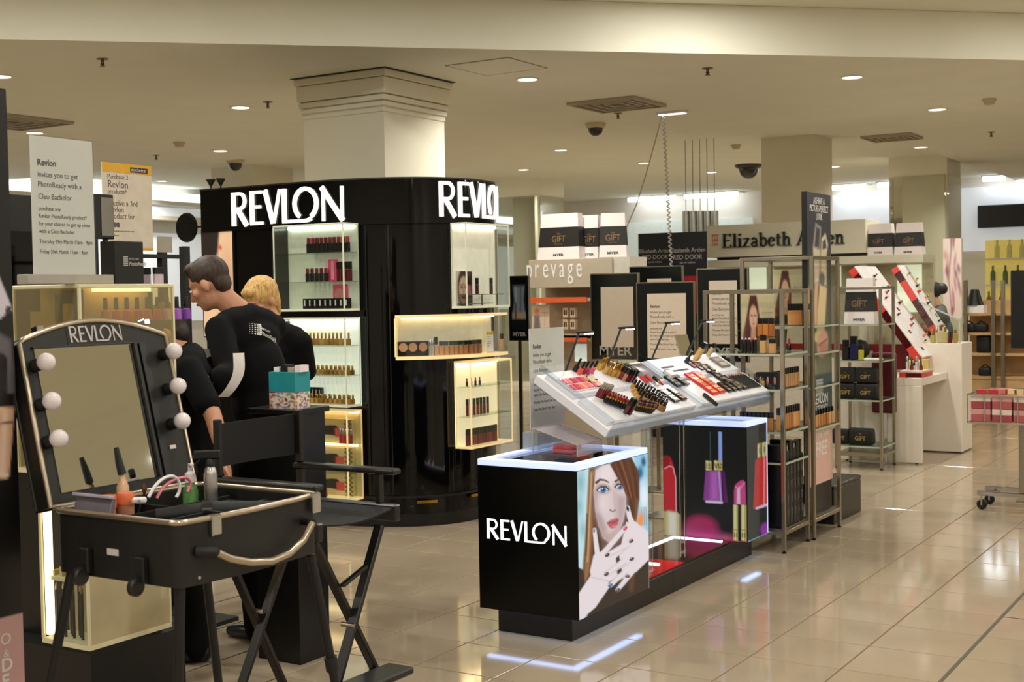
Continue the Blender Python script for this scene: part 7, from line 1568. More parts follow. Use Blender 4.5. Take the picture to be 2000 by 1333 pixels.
c = Pz(312, 1003, ZR_-0.04); t = thing('hair_clip', 'small brown hair clip in the make-up case', 'clip', c); MB().obox(c, (0.03, 0.012, 0.012), Matrix.Rotation(0.5, 3, 'Z')).build('clip_body', tint((150, 116, 84)), t, bevel=0.003); MB().obox(c+Vector((0, 0, 0.012)), (0.022, 0.008, 0.008), Matrix.Rotation(0.9, 3, 'Z')).build('clip_jaw', tint((196, 176, 150)), t, bevel=0.002)

# ================================================================== tall folding director's chair
XF_, XBk, Y1_, Y2_ = -2.978, -3.429, 3.446, 3.893
dc = thing('director_chair', 'tall black folding director\'s chair with canvas seat and back', 'chair', ((XF_+XBk)/2, (Y1_+Y2_)/2, 0))
M_chair = mat('chair_black', (26, 25, 24), rough=0.32, var=0.15); M_canvas = mat('black_canvas', (15, 15, 16), rough=0.85, bump=0.4, scale=300)
za = 0.935
for y in (Y1_, Y2_):
    MB().box(XBk-0.02, XF_+0.03, y-0.026, y+0.026, za-0.022, za).build('armrest', M_chair, dc, bevel=0.008, seg=2)
    MB().box(XF_-0.07, XF_-0.045, y-0.014, y+0.014, 0.80, za-0.0225).build('arm_post', M_chair, dc, bevel=0.003)
    MB().box(XBk-0.012, XBk+0.016, y-0.014, y+0.014, 0.80, za-0.0225).build('arm_post', M_chair, dc, bevel=0.003)
    MB().box(XBk-0.014, XBk+0.014, y-0.013, y+0.013, za+0.0005, 1.145).build('back_post', M_chair, dc, bevel=0.004)
    MB().box(XBk-0.03, XF_+0.03, y-0.018, y+0.018, 0.735, 0.7995).build('seat_rail', M_chair, dc, bevel=0.006)
    MB().box(XBk-0.05, XF_+0.05, y-0.018, y+0.018, 0.0, 0.03).build('floor_runner', M_chair, dc, bevel=0.004)
nx, mbS = 9, MB()
for sgn, th in ((0, 0.0), ):
    P = []
    for i in range(nx):
        q = i/(nx-1); y = Y1_+0.02+(Y2_-Y1_-0.04)*q; z = 0.790-0.02*math.sin(math.pi*q); P.append((y, z))
    prof = P+[(y, z-0.006) for y, z in reversed(P)]
    mbS.prism(prof, lambda y, z: (XBk-0.02, y, z), lambda y, z: (XF_+0.02, y, z))
mbS.build('seat', M_canvas, dc, smooth=40)
mbB = MB(); P = [(XBk-0.02*math.sin(math.pi*i/8)-0.015, Y1_+0.0+(Y2_-Y1_)*i/8) for i in range(9)]; mbB.prism(P+[(x-0.006, y) for x, y in reversed(P)], lambda x, y: (x, y, 0.965), lambda x, y: (x, y, 1.125)); mbB.build('backrest', M_canvas, dc, smooth=40)
for x, (a, b), (c_, d_) in ((XF_, ((3.800, 0.735), (3.440, 0.030)), ((3.452, 0.735), (3.885, 0.030))), (XBk, ((3.862, 0.735), (3.460, 0.030)), ((3.44, 0.735), (3.80, 0.030)))):
    MB().bar((x+0.012, a[0] if hasattr(a, '__len__') else a, a[1]), (x+0.012, b[0], b[1]), 0.02, 0.038, up=(1, 0, 0)).build('leg', M_chair, dc, bevel=0.003)
    MB().bar((x-0.012, c_[0], c_[1]), (x-0.012, d_[0], d_[1]), 0.02, 0.038, up=(1, 0, 0)).build('leg', M_chair, dc, bevel=0.003)
    MB().tube([(x-0.03, 3.62, 0.40), (x+0.03, 3.62, 0.40)], 0.009, 8).build('pivot_bolt', M_steel, dc, smooth=50)
MB().bar((XF_+0.02, 3.565, 0.555), (XF_+0.02, 3.705, 0.60), 0.012, 0.022, up=(1, 0, 0)).build('hinge_brace', M_chair, dc, bevel=0.002)
fa = Px(664, 1330, XF_+0.10); fb_ = Px(786, 1300, XF_+0.10)
MB().box(XF_+0.035, XF_+0.155, fa.y-0.02, fb_.y, 0.195, 0.222).build('footrest', M_chair, dc, bevel=0.006)
for y in (fa.y+0.02, fb_.y-0.05): MB().bar((XF_+0.04, y, 0.194), (XF_-0.01, y, 0.20), 0.02, 0.012).build('footrest_bracket', M_chair, dc)

# teal flowered carton on a black stand by the staff
def flowers(X, Y):
    p = Paint(X, Y, (226, 222, 214)); rs = np.random.RandomState(11)
    for k in range(46): x, y = rs.rand(2); p.ell(x, y, 0.035+0.03*rs.rand(), 0.07+0.06*rs.rand(), [(170, 60, 66), (206, 120, 110), (150, 150, 110), (226, 200, 190), (130, 50, 60), (170, 150, 80), (150, 140, 190)][k % 7], 0.03, rs.rand()*180)
    return p.c
dB = 5.55; c = Pd(577, 800, dB); 
xr_, yf_ = c.x, c.y; xl_ = Py(527, 800, yf_).x; yb_ = Px(606, 798, xr_).y; zb0 = c.z; zb1 = Pd(577, 728, dB).z; zmid = zb0+(zb1-zb0)*0.45
tbx = thing('flower_carton', 'teal and flower-printed carton on the black stand beside the staff', 'box', ((xl_+xr_)/2, (yf_+yb_)/2, zb0))
MB().box(xl_, xr_, yf_, yb_, zb0, zmid).build('carton_base', M_paper, tbx); MB().box(xl_-0.001, xr_+0.001, yf_-0.001, yb_+0.001, zmid+0.0003, zb1).build('carton_top', mat('teal_card', (38, 150, 160), rough=0.45), tbx)
print_sheet('flower_print', (xl_, yf_-0.0006, zmid), (xr_-xl_, 0, 0), (0, 0, zb0-zmid), 50, 24, flowers, printed('paper_print'), tbx); print_sheet('flower_print', (xr_+0.0006, yf_, zmid), (0, yb_-yf_, 0), (0, 0, zb0-zmid), 40, 24, flowers, printed('paper_print'), tbx)
for k in range(4): MB().box(xl_+0.01+k*0.04, xl_+0.04+k*0.04, yf_+0.02, yb_-0.02, zb1+0.0003, zb1+0.02+0.01*(k % 2)).build('packet', [M_paper, M_black, tint((190, 170, 150))][k % 3], tbx)
stn = thing('service_stand', 'plain black service stand under the teal carton', 'stand', ((xl_+xr_)/2, (yf_+yb_)/2+0.05, 0)); MB().box(xl_-0.12, xr_+0.01, yf_-0.02, yb_+0.12, zb0-0.025, zb0-0.0005).build('stand_top', M_satin, stn, bevel=0.003); MB().box(xl_-0.10, xr_-0.005, yf_, yb_+0.10, 0.0, zb0-0.0255).build('stand_body', M_satin, stn)
# white carry bag with black wheels-like foot behind the chair legs

# ================================================================== people
RGT = Vector(ROT @ np.array([1.0, 0, 0])); RGT.z = 0; RGT.normalize()
FWD = Vector((-RGT.y, RGT.x, 0)); UP = Vector((0, 0, 1))
M_skin = mat('skin_tone', (206, 150, 120), rough=0.5, var=0.04, scale=30); M_tee = mat('black_jersey', (8, 8, 10), rough=0.9, var=0.2, bump=0.2, scale=120, spec=0.2); M_trs = mat('black_trouser', (8, 8, 9), rough=0.9, var=0.2, spec=0.2); M_shoe = mat('black_shoe', (14, 13, 13), rough=0.3)
def fuse(mb, name, m, parent, voxel=0.010, it=4):
    """overlapping limbs and masses grown together into one continuous skin"""
    me = mb.mesh(name, m); o = bpy.data.objects.new(name, me); COL.objects.link(o)
    r = o.modifiers.new('r', 'REMESH'); r.mode = 'VOXEL'; r.voxel_size = voxel; r.use_smooth_shade = True
    s = o.modifiers.new('s', 'SMOOTH'); s.iterations = it; s.factor = 0.5
    ev = o.evaluated_get(bpy.context.evaluated_depsgraph_get()); out = bpy.data.meshes.new_from_object(ev)
    out.materials.clear(); out.materials.append(m)
    og_ = ORG[parent.name]
    out.transform(Matrix.Translation(-og_)); out.polygons.foreach_set('use_smooth', [True]*len(out.polygons)); out.update()
    bpy.data.objects.remove(o); n = bpy.data.objects.new(name, out); COL.objects.link(n); n.parent = parent; ORG[n.name] = og_
    return n
def limb(mb, pts, rs, n=12):
    mb.tube(pts, rs, n)
    for p, r in zip(pts, rs): mb.ball(p, r, n)
def hand(mb, wrist, d, nrm, s=1.0, curl=0.5):
    """palm with four bent fingers of unequal length and a thumb leaving its side"""
    d = d.normalized(); nrm = (nrm-d*nrm.dot(d)).normalized(); x = d.cross(nrm)
    M = Matrix((x, d, nrm)).transposed(); mb.ball(wrist+d*0.05*s, (0.041*s, 0.052*s, 0.016*s), 12, M=M)
    for k, (o_, l) in enumerate(((-0.030, 0.062), (-0.010, 0.074), (0.011, 0.070), (0.031, 0.054))):
        p = wrist+d*0.088*s+x*o_*s; pts = [p-d*0.02*s, p]; dd = d.copy()
        for q in range(3): dd = (dd-nrm*curl*0.55).normalized(); p = p+dd*l*s*0.42; pts.append(p)
        limb(mb, pts, [0.0095*s, 0.0095*s, 0.009*s, 0.008*s, 0.007*s], 8)
    p = wrist+d*0.025*s-x*0.034*s; limb(mb, [p, p-x*0.026*s+d*0.024*s-nrm*0.01*s, p-x*0.034*s+d*0.055*s-nrm*0.02*s], [0.012*s, 0.0105*s, 0.0085*s], 8)
def head(mb, c, f, up, s=1.0):
    """cranium, jaw, brow, nose, cheeks and ears; c is the middle of the head"""
    f = f.normalized(); up = (up-f*up.dot(f)).normalized(); x = f.cross(up); M = Matrix((x, f, up)).transposed(); P = lambda a, b, c_: c+x*a*s+f*b*s+up*c_*s
    mb.ball(P(0, -0.012, 0.03), (0.076*s, 0.095*s, 0.088*s), 16, M=M); mb.ball(P(0, 0.02, -0.045), (0.056*s, 0.068*s, 0.07*s), 14, M=M); mb.ball(P(0, 0.055, -0.085), (0.03*s, 0.03*s, 0.026*s), 10, M=M)
    mb.ball(P(0, 0.07, 0.022), (0.052*s, 0.018*s, 0.014*s), 10, M=M); limb(mb, [P(0, 0.082, 0.01), P(0, 0.098, -0.022), P(0, 0.104, -0.034)], [0.010*s, 0.012*s, 0.014*s], 8); mb.ball(P(0, 0.078, -0.062), (0.026*s, 0.014*s, 0.012*s), 10, M=M)
    for sx in (-1, 1): mb.ball(P(sx*0.04, 0.055, -0.02), (0.026*s, 0.026*s, 0.024*s), 10, M=M); mb.ball(P(sx*0.078, -0.01, -0.01), (0.010*s, 0.020*s, 0.032*s), 10, M=M)
    return P, M
def features(t, P, M, s=1.0, brow=(50, 36, 28)):
    for sx in (-1, 1):
        e = MB().ball(P(sx*0.032, 0.079, 0.002), (0.0145*s, 0.009*s, 0.0085*s), 10, M=M).build('eye', mat('eye_white', (226, 222, 216), rough=0.2), t, smooth=80)
        MB().ball(P(sx*0.032, 0.087, 0.001), (0.006*s, 0.003*s, 0.006*s), 8, M=M).build('iris', mat('iris_brown', (50, 34, 26), rough=0.2), e, smooth=80)
        MB().tube([P(sx*0.016, 0.088, 0.024), P(sx*0.034, 0.086, 0.030), P(sx*0.052, 0.074, 0.024)], 0.0035*s, 6).build('eyebrow', tint(brow, 0.8), t)
    MB().ball(P(0, 0.0905, -0.062), (0.022*s, 0.006*s, 0.0065*s), 10, M=M).build('lips', tint((170, 84, 78), 0.4), t, smooth=80)
def torso(mb, pel, chest, sh, lat, f, k=1.0, g=0.0):
    """pelvis, belly, ribs and shoulders as one mass"""
    def e(c, a, b, h, upv): M = Matrix((lat, upv.cross(lat).normalized(), upv)).transposed(); mb.ball(c, (a*k+g, b*k+g, h), 16, M=M)
    ax = (sh-pel).normalized(); e(pel, 0.165, 0.125, 0.13, ax); w = pel.lerp(chest, 0.5); e(w, 0.145, 0.11, 0.17, ax); e(chest, 0.17, 0.125, 0.19, ax); e(sh-ax*0.06, 0.185, 0.10, 0.10, ax)
def person(label, J, f_head, up_head, lat, f, hairfn, head_s=1.0, sleeve=(0.5, 0.5), k=1.0, legs=True, top=None, brow=(50, 36, 28), collar=None):
    """J: joints in shop coordinates. sleeve: how far along each arm the cloth reaches (0..2, elbow = 1)"""
    foot = Vector((J['pel'].x, J['pel'].y, 0)); t = thing('person', label, 'person', foot)
    sk = MB(); P, M = head(sk, J['head'], f_head, up_head, head_s)
    limb(sk, [J['sh']+UP*0.02, J['neck'], J['head']-(J['head']-J['neck'])*0.35], [0.07*k, 0.058*k, 0.055*k]); torso(sk, J['pel'], J['chest'], J['sh'], lat, f, k, -0.012)
    tee = MB(); torso(tee, J['pel']+UP*0.02, J['chest'], J['sh'], lat, f, k, 0.006)
    limb(tee, [J['sh']-lat*0.12, J['sh']+UP*0.03, J['sh']+lat*0.12], [0.075*k, 0.075*k, 0.075*k])
    for i, sd in enumerate('LR'):
        if 'elb'+sd not in J: continue
        S = J['sh']+lat*(0.185*k*(-1 if sd == 'L' else 1))-UP*0.02; E_, W = J['elb'+sd], J['wri'+sd]
        limb(sk, [S, S.lerp(E_, 0.5), E_, E_.lerp(W, 0.4), W], [0.052*k, 0.046*k, 0.040*k, 0.038*k, 0.027*k]); hand(sk, W, J.get('hd'+sd, W-E_), J.get('hn'+sd, FWD), 0.95, 0.6)
        q = sleeve[i]; pts = [J['sh']+lat*(0.1*(-1 if sd == 'L' else 1)), S]+([S.lerp(E_, min(q, 1))] if q <= 1 else [E_, E_.lerp(W, q-1)]); limb(tee, pts, [0.07*k, 0.069*k]+[0.062*k]*(len(pts)-2))
    if legs:
        tr_ = MB(); tr_.ball(J['pel']-UP*0.02, (0.17*k, 0.14*k, 0.13), 16, M=Matrix((lat, UP.cross(lat), UP)).transposed())
        for sx in (-1, 1):
            h = J['pel']+lat*0.09*sx*k-UP*0.05; an = J.get('ank'+str(sx), Vector((h.x, h.y, 0.08))); kn = h.lerp(an, 0.5)+f*0.03
            limb(sk, [h, kn, an, an-UP*0.03+f*0.05], [0.075*k, 0.055*k, 0.04*k, 0.03]); limb(tr_, [h, h.lerp(kn, 0.5), kn, kn.lerp(an, 0.5), an-UP*0.02], [0.098*k, 0.09*k, 0.074*k, 0.066*k, 0.062*k])
            s_ = MB(); b = Vector((an.x, an.y, 0)); s_.ball(b-f*0.03+UP*0.045, (0.04, 0.045, 0.044), 12); limb(s_, [b+UP*0.04-f*0.03, b+UP*0.038+f*0.08, b+UP*0.030+f*0.16], [0.038, 0.036, 0.028]); s_.v = [(v[0], v[1], max(v[2], 0.0)) for v in s_.v]; fuse(s_, 'shoe', M_shoe, t, 0.008, 2)
        fuse(tr_, 'trousers', M_trs, t, 0.013)
    fuse(sk, 'body', M_skin, t, 0.0085, 3); shirt = fuse(tee, 'shirt', top or M_tee, t, 0.013)
    features(t, P, M, head_s, brow); hairfn(t, P, M, head_s)
    return t, shirt, P, M
def hair_mat(rgb):
    m = mat('hair_%d_%d_%d' % rgb, rgb, rough=0.55, var=0.45, scale=70, bump=1.0)
    nt = m.node_tree; nz = [n for n in nt.nodes if n.type == 'TEX_NOISE'][0]
    if not any(n.type == 'MAPPING' for n in nt.nodes):      # strands: noise stretched along the fall of the hair
        mp = nt.nodes.new('ShaderNodeMapping'); mp.inputs['Scale'].default_value = (1.6, 1.6, 0.22); tc = [n for n in nt.nodes if n.type == 'TEX_COORD'][0]
        nt.links.new(tc.outputs['Object'], mp.inputs['Vector']); nt.links.new(mp.outputs['Vector'], nz.inputs['Vector'])
    return m
def short_hair(rgb):
    def h(t, P, M, s):
        mb = MB(); mb.ball(P(0, -0.022, 0.044), (0.083*s, 0.098*s, 0.088*s), 16, M=M); mb.ball(P(0, 0.035, 0.098), (0.055*s, 0.05*s, 0.03*s), 12, M=M); mb.ball(P(0, -0.06, -0.01), (0.066*s, 0.045*s, 0.06*s), 12, M=M); fuse(mb, 'hair', hair_mat(rgb), t, 0.008, 2)
    return h
def tail_hair(rgb, tail=True):
    def h(t, P, M, s):
        mb = MB(); mb.ball(P(0, -0.02, 0.04), (0.086*s, 0.104*s, 0.094*s), 16, M=M); mb.ball(P(0, -0.05, -0.02), (0.074*s, 0.055*s, 0.07*s), 12, M=M); mb.ball(P(0.0, 0.055, 0.075), (0.06*s, 0.03*s, 0.03*s), 10, M=M)
        if tail: limb(mb, [P(0.03, -0.10, 0.06), P(0.06, -0.14, 0.02), P(0.07, -0.14, -0.06), P(0.065, -0.12, -0.14)], [0.03*s, 0.036*s, 0.03*s, 0.014*s], 10)
        fuse(mb, 'hair', hair_mat(rgb), t, 0.008, 2)
    return h
# staff member bending over, seen from behind his shoulder
f = (-RGT*0.86+FWD*0.5).normalized(); lat = f.cross(UP)
D = 6.05
J = dict(pel=Pd(520, 880, D), chest=Pd(496, 720, D), sh=Pd(482, 634, D), neck=Pd(452, 596, D-0.02), head=Pd(408, 556, D-0.05), elbL=Pd(448, 728, D-0.30), wriL=Pd(424, 748, D-0.42), elbR=Pd(450, 740, D+0.25), wriR=Pd(415, 706, D+0.05), hdL=-RGT*0.8-UP*0.3, hdR=-RGT-UP*0.05)
man, shirt, P, M = person('person in black printed T-shirt bending forward with short brown hair', J, (-RGT*0.9+FWD*0.15-UP*0.42), UP-RGT*0.4, lat, f, short_hair((58, 42, 32)), 1.0, (1.75, 1.9))
# shirt print on the shoulder blade: stripes of dots and two words, wrapped to the cloth
def on_shirt(px, py):
    o = Vector((0, 0, CAM_H)); d = Vector(ray(px, py)).normalized(); inv = shirt.matrix_world.inverted() if False else Matrix.Translation(-ORG[shirt.name]); ok, loc, nor, _ = shirt.ray_cast(inv @ o, d)
    return (loc+ORG[shirt.name], nor) if ok else (None, None)
c, nn = on_shirt(508, 648)
if c is not None:
    u = (RGT - nn*RGT.dot(nn)).normalized(); nn2 = nn
    def snap(mesh_pts, lift):
        out = []
        for p in mesh_pts:
            ok, loc, nor, _ = shirt.closest_point_on_mesh(Vector(p)-ORG[shirt.name]); out.append(loc+ORG[shirt.name]+nor*lift)
        return out
    mb = MB(); v_ = nn2.cross(u)
    for r in range(6):
        for k in range(5):
            a = c+u*(-0.060+k*0.0135)+v_*(0.026-r*0.0105+k*0.002); w = 0.0016+0.0010*k
            mb.add(snap([a, a+u*(w*2.4), a+u*(w*2.4)+v_*w*1.5, a+v_*w*1.5], 0.002), [(0, 1, 2, 3)])
    mb.build('shirt_dots', M_white_ink, man); mb = MB(); Mq = frame_of(None, u, nn2)
    for s_, x, y, z in (('REVLON', 0.006, 0.012, 0.017), ('PhotoReady', 0.006, -0.014, 0.026)):
        me = text_mesh(s_, z, 0.0, 0.95); mb.add(snap([c+Mq @ (v.co+Vector((x, y, 0))) for v in me.vertices], 0.002), [tuple(p.vertices) for p in me.polygons]); bpy.data.meshes.remove(me)
    mb.build('shirt_lettering', M_white_ink, man)
a = Pd(466, 690, D-0.46); b = Pd(466, 728, D-0.47); c_ = Pd(452, 758, D-0.47); e = Pd(436, 776, D-0.46); wdt = RGT*0.022+FWD*0.01; pts = smooth3([a, b, c_, e], 5); mb = MB()
n_ = len(pts); mb.add([p-wdt for p in pts]+[p+wdt for p in pts]+[p+wdt+FWD*0.002 for p in pts]+[p-wdt+FWD*0.002 for p in pts], [(i, i+1, i+1+n_, i+n_) for i in range(n_-1)]+[(i+2*n_, i+2*n_+1, i+3*n_+1, i+3*n_) for i in range(n_-1)]+[(0, n_, 2*n_, 3*n_), (n_-1, 4*n_-1, 3*n_-1, 2*n_-1)]+[(i+n_, i+1+n_, i+1+2*n_, i+2*n_) for i in range(n_-1)]+[(i+3*n_, i+1+3*n_, i+1, i) for i in range(n_-1)])
tag(mb.build('paper_strip', M_paper, smooth=40), 'curved white strip of paper held against the bending person\'s arm', 'paper')
q = Pd(404, 694, D+0.02); t = thing('white_leaflet', 'small white leaflet in the bending person\'s hand', 'leaflet', q); MB().obox(q, (0.05, 0.003, 0.06), Matrix.Rotation(0.5, 3, 'Y') @ Matrix.Rotation(0.7, 3, 'Z')).build('leaflet_sheet', M_paper, t)
# blonde colleague behind the flowered carton
f = (-FWD*0.75-RGT*0.65).normalized(); lat = f.cross(UP); D = 6.8
J = dict(pel=Pd(552, 890, D), chest=Pd(550, 740, D), sh=Pd(546, 662, D), neck=Pd(532, 630, D-0.03), head=Pd(510, 588, D-0.06), elbL=Pd(598, 728, D-0.05), wriL=Pd(560, 724, D-0.28), hdL=-RGT*0.9-FWD*0.2, hnL=UP, elbR=Pd(500, 730, D-0.1), wriR=Pd(530, 745, D-0.3), hnR=UP)
person('person with blonde tied-back hair in black top behind the teal carton', J, f*0.9-UP*0.45, UP+f*0.3, lat, f, tail_hair((206, 164, 98)), 0.97, (0.95, 0.95), 0.92, brow=(150, 110, 70))
# third person mostly hidden behind gondola and mirror lid
f = (-RGT*0.95-FWD*0.2).normalized(); lat = f.cross(UP); D = 5.72
J = dict(pel=Pd(376, 905, D), chest=Pd(374, 775, D), sh=Pd(372, 712, D), neck=Pd(352, 690, D), head=Pd(322, 650, D), elbL=Pd(416, 812, D-0.30), wriL=Pd(440, 896, D-0.38), hdL=-UP+RGT*0.15, hnL=-RGT, elbR=Pd(360, 820, D+0.2), wriR=Pd(330, 860, D+0.1))
hid, sh3, P, M = person('person in black with bare forearm and red bracelet beside the bulb mirror', J, f*0.85-UP*0.5, UP+f*0.4, lat, f, tail_hair((46, 32, 26), False), 0.97, (0.78, 0.6), 0.95)
w = J['wriL']; MB().lathe([(0.030, -0.006), (0.034, -0.006), (0.034, 0.006), (0.030, 0.006), (0.030, -0.006)], 16, w+Vector((0, 0, 0.012))).build('bracelet', tint((190, 40, 46)), hid, smooth=40)
# shopper in grey far behind the steep testers
f = (FWD*0.3-RGT*0.95).normalized(); lat = f.cross(UP); D = 13.5
J = dict(pel=Pd(1836, 720, D), chest=Pd(1838, 650, D), sh=Pd(1836, 612, D), neck=Pd(1828, 596, D), head=Pd(1818, 575, D), elbL=Pd(1822, 650, D-0.2), wriL=Pd(1806, 640, D-0.35), elbR=Pd(1815, 650, D+0.2), wriR=Pd(1800, 640, D+0.1))
def bun(t, P, M, s):
    mb = MB(); mb.ball(P(0, -0.02, 0.04), (0.088*s, 0.106*s, 0.096*s), 14, M=M); mb.ball(P(0, -0.13, 0.03), (0.055*s, 0.05*s, 0.06*s), 12, M=M); fuse(mb, 'hair', hair_mat((18, 16, 17)), t, 0.014, 2)
person('person in grey top with black hair bun beyond the steep testers', J, f*0.95-UP*0.2, UP, lat, f, bun, 1.0, (1.5, 1.5), 0.95, top=mat('grey_jersey', (74, 78, 76), rough=0.8))

# ================================================================== right: gift rack, white desk, sloping testers, trolley
CX0, CX1, CY0, CY1 = -3.63, -3.21, 11.16, 11.58
cz = lambda py: Py(1715, py, CY0).z
SC_ = [cz(634), cz(706), cz(783)]
rack('steel rack of black gift pouches and gift bag beside the white desk', CX0, CX1, CY0, CY1, cz(560), SC_+[cz(874)])
gift_bag(Py(1678, 600, CY0+0.1).x, CY0+0.16, SC_[0]+0.0006, 0.27, cz(543)-SC_[0], 0.14, 0.0, 'gift bag with tapering sides on the top shelf of the pouch rack')
M_pouch = mat('pouch_black', (16, 15, 15), rough=0.6, bump=0.4, scale=60)
def pouch(x, y, z, w, h, d, label):
    t = thing('gift_pouch', label, 'pouch', (x, y, z), group='black gift pouches')
    mb = MB(); pr = [(-w/2, 0.02), (-w/2+0.015, 0.0), (w/2-0.015, 0.0), (w/2, 0.02), (w/2*0.97, h*0.8), (w/2*0.9, h), (-w/2*0.9, h), (-w/2*0.97, h*0.8)]
    mb.prism(pr, lambda u, v: (x+u, y-d/2, z+0.0006+v), lambda u, v: (x+u, y+d/2, z+0.0006+v)); mb.build('pouch_body', M_pouch, t, bevel=0.012, seg=2, smooth=50)
    MB().tube([(x-w*0.45, y, z+h+0.001), (x+w*0.45, y, z+h+0.001)], 0.004, 6).build('zip', M_satin, t)
    lettering('gift_word', [('GIFT', 0, h*0.3, h*0.36, 0.9, 0.001, 'CENTER'), ('the', 0, h*0.66, h*0.12, 1, 0, 'CENTER')], (x, y-d/2-0.0008, z), (1, 0, 0), (0, -1, 0), mat('pouch_gold', (170, 140, 80), rough=0.4), t, 0.0004)
xr = Py(1692, 760, CY0+0.1).x; xl = Py(1657, 760, CY0+0.1).x
hP = (cz(750)-cz(781))
pouch(xr, CY0+0.12, SC_[2], 0.20, hP, 0.10, 'gift pouch at the rack\'s middle shelf, bottom and nearer the aisle'); pouch(xr, CY0+0.12, SC_[2]+hP+0.006, 0.20, hP*0.95, 0.10, 'gift pouch stacked on another, nearer the aisle')
pouch(xl-0.02, CY0+0.12, SC_[2], 0.18, hP, 0.10, 'gift pouch at the rack\'s middle shelf, bottom and nearer the banner'); pouch(xl-0.02, CY0+0.12, SC_[2]+hP+0.006, 0.18, hP*0.95, 0.10, 'gift pouch stacked on another, nearer the banner')
pouch(Py(1682, 850, CY0+0.1).x, CY0+0.12, cz(874), 0.22, hP*1.05, 0.10, 'gift pouch alone at the centre of the rack\'s lowest shelf'); pouch(Py(1645, 850, CY0+0.1).x-0.02, CY0+0.14, cz(874), 0.16, hP*0.95, 0.10, 'gift pouch half behind the banner on the rack\'s lowest shelf')
for k, (px, rgb, sc) in enumerate(((1652, (30, 28, 30), 1.6), (1668, (26, 30, 70), 1.9), (1682, (190, 180, 60), 1.2))): 
    p = Py(px, 700, CY0+0.1); product('foundation', rgb, (p.x, CY0+0.1, SC_[1]+0.0006), ['black flask on the pouch rack\'s second shelf', 'tall navy flask in the middle of the pouch rack\'s second shelf', 'small yellow flask on the pouch rack\'s second shelf'][k], scale=sc)
t = thing('white_packet', 'flat white packet lying on the pouch rack\'s second shelf', 'packet', (Py(1700, 700, CY0+0.1).x, CY0+0.1, SC_[1])); xx = Py(1690, 700, CY0+0.1).x; MB().box(xx, xx+0.14, CY0+0.05, CY0+0.16, SC_[1]+0.0006, SC_[1]+0.02).build('packet_body', M_paper, t, bevel=0.004)
t = thing('black_pouch', 'crumpled black pouch hanging open on the pouch rack\'s second shelf', 'pouch', (xl, CY0+0.25, SC_[1])); MB().ball((xl+0.06, CY0+0.26, SC_[1]+0.09), (0.09, 0.06, 0.088), 12).build('pouch_body', M_pouch, t, smooth=60)

# white desk: leg panel, bridging top and taller pedestal
M_desk = mat('desk_white', (228, 218, 204), rough=0.3, var=0.02)
dk = thing('white_desk', 'plain white make-up desk with lower table joined to a taller pedestal', 'desk', (-3.1, 12.3, 0))
dp = Pz(1717, 904); dq = Pz(1810, 904); pl = Pz(1813, 884); pr_ = Pz(1873, 886); pf = Pz(1903, 877)
zd = Py(1760, 754, dp.y).z; zp = Py(1840, 671, pr_.y).z
MB().box(dp.x-0.35, dq.x, dp.y, dp.y+0.05, 0.012, zd-0.0005).build('leg_panel', M_desk, dk, bevel=0.003)
MB().box(dp.x-0.35, dq.x, dp.y, pr_.y-0.0005, zd, zd+0.07).build('table_top', M_desk, dk, bevel=0.003)
px1 = pr_.x+0.03; MB().box(px1-0.42, px1, pr_.y, pr_.y+0.42, 0.01, zp).build('pedestal', M_desk, dk, bevel=0.004)
MB().box(px1-0.40, px1-0.02, pr_.y+0.02, pr_.y+0.40, 0.0, 0.01).build('pedestal_foot', M_satin, dk)
for x in (dp.x-0.3, dq.x-0.05): MB().lathe([(0.012, 0), (0.012, 0.012)], 8, (x, dp.y+0.025, 0)).build('glide', M_satin, dk)
MB().box(px1-0.9, px1-0.43, pr_.y+0.2, pr_.y+0.24, zd+0.0705, zp-0.02).build('red_back_panel', mat('deep_red', (120, 14, 28), rough=0.3), dk)
M_redtr = mat('red_acrylic', (214, 70, 62), rough=0.15, coat=0.3); M_dkred = mat('dark_red_acrylic', (70, 12, 16), rough=0.15, coat=0.3)
# tray on the low desk
tz = zd+0.0705; ta = Py(1762, 745, dp.y+0.15); 
tr2 = thing('tester_tray', 'low red-edged tester tray on the white desk\'s table', 'tray', (ta.x+0.2, dp.y+0.2, tz))
tx0, tx1, ty0, ty1 = ta.x, dq.x-0.005, dp.y+0.05, dp.y+0.42
MB().box(tx0, tx1, ty0, ty1, tz, tz+0.045).build('red_base', M_redtr, tr2, bevel=0.003); MB().box(tx0+0.004, tx1-0.004, ty0+0.004, ty1-0.004, tz+0.0452, tz+0.062).build('white_top', M_desk, tr2, bevel=0.002); MB().box(tx0+0.06, tx0+0.2, ty0-0.001, ty0-0.0002, tz+0.006, tz+0.04).build('dark_inset', M_dkred, tr2)
for k in range(7): product(['clear_gloss', 'spray', 'polish', 'jar'][k % 4], [(206, 200, 196), (220, 206, 160), (120, 24, 30), (230, 220, 210)][k % 4], (tx0+0.04+k*(tx1-tx0-0.08)/6, ty0+0.12+0.06*(k % 2), tz+0.0625), ['slim silver gloss at the end of the desk tray', 'first gold-capped bottle on the desk tray', 'dark red polish near the desk tray start', 'cream jar at the middle of the desk tray', 'second silver gloss on the desk tray', 'second gold-capped bottle on the desk tray', 'last red polish on the desk tray'][k], scale=1.2)
t = thing('gold_box', 'square gold box standing in the desk tray', 'box', (tx0+0.12, ty1-0.06, tz+0.0625)); MB().box(tx0+0.09, tx0+0.19, ty1-0.10, ty1-0.03, tz+0.0625, tz+0.15).build('box_body', tint((206, 180, 110)), t, bevel=0.003)
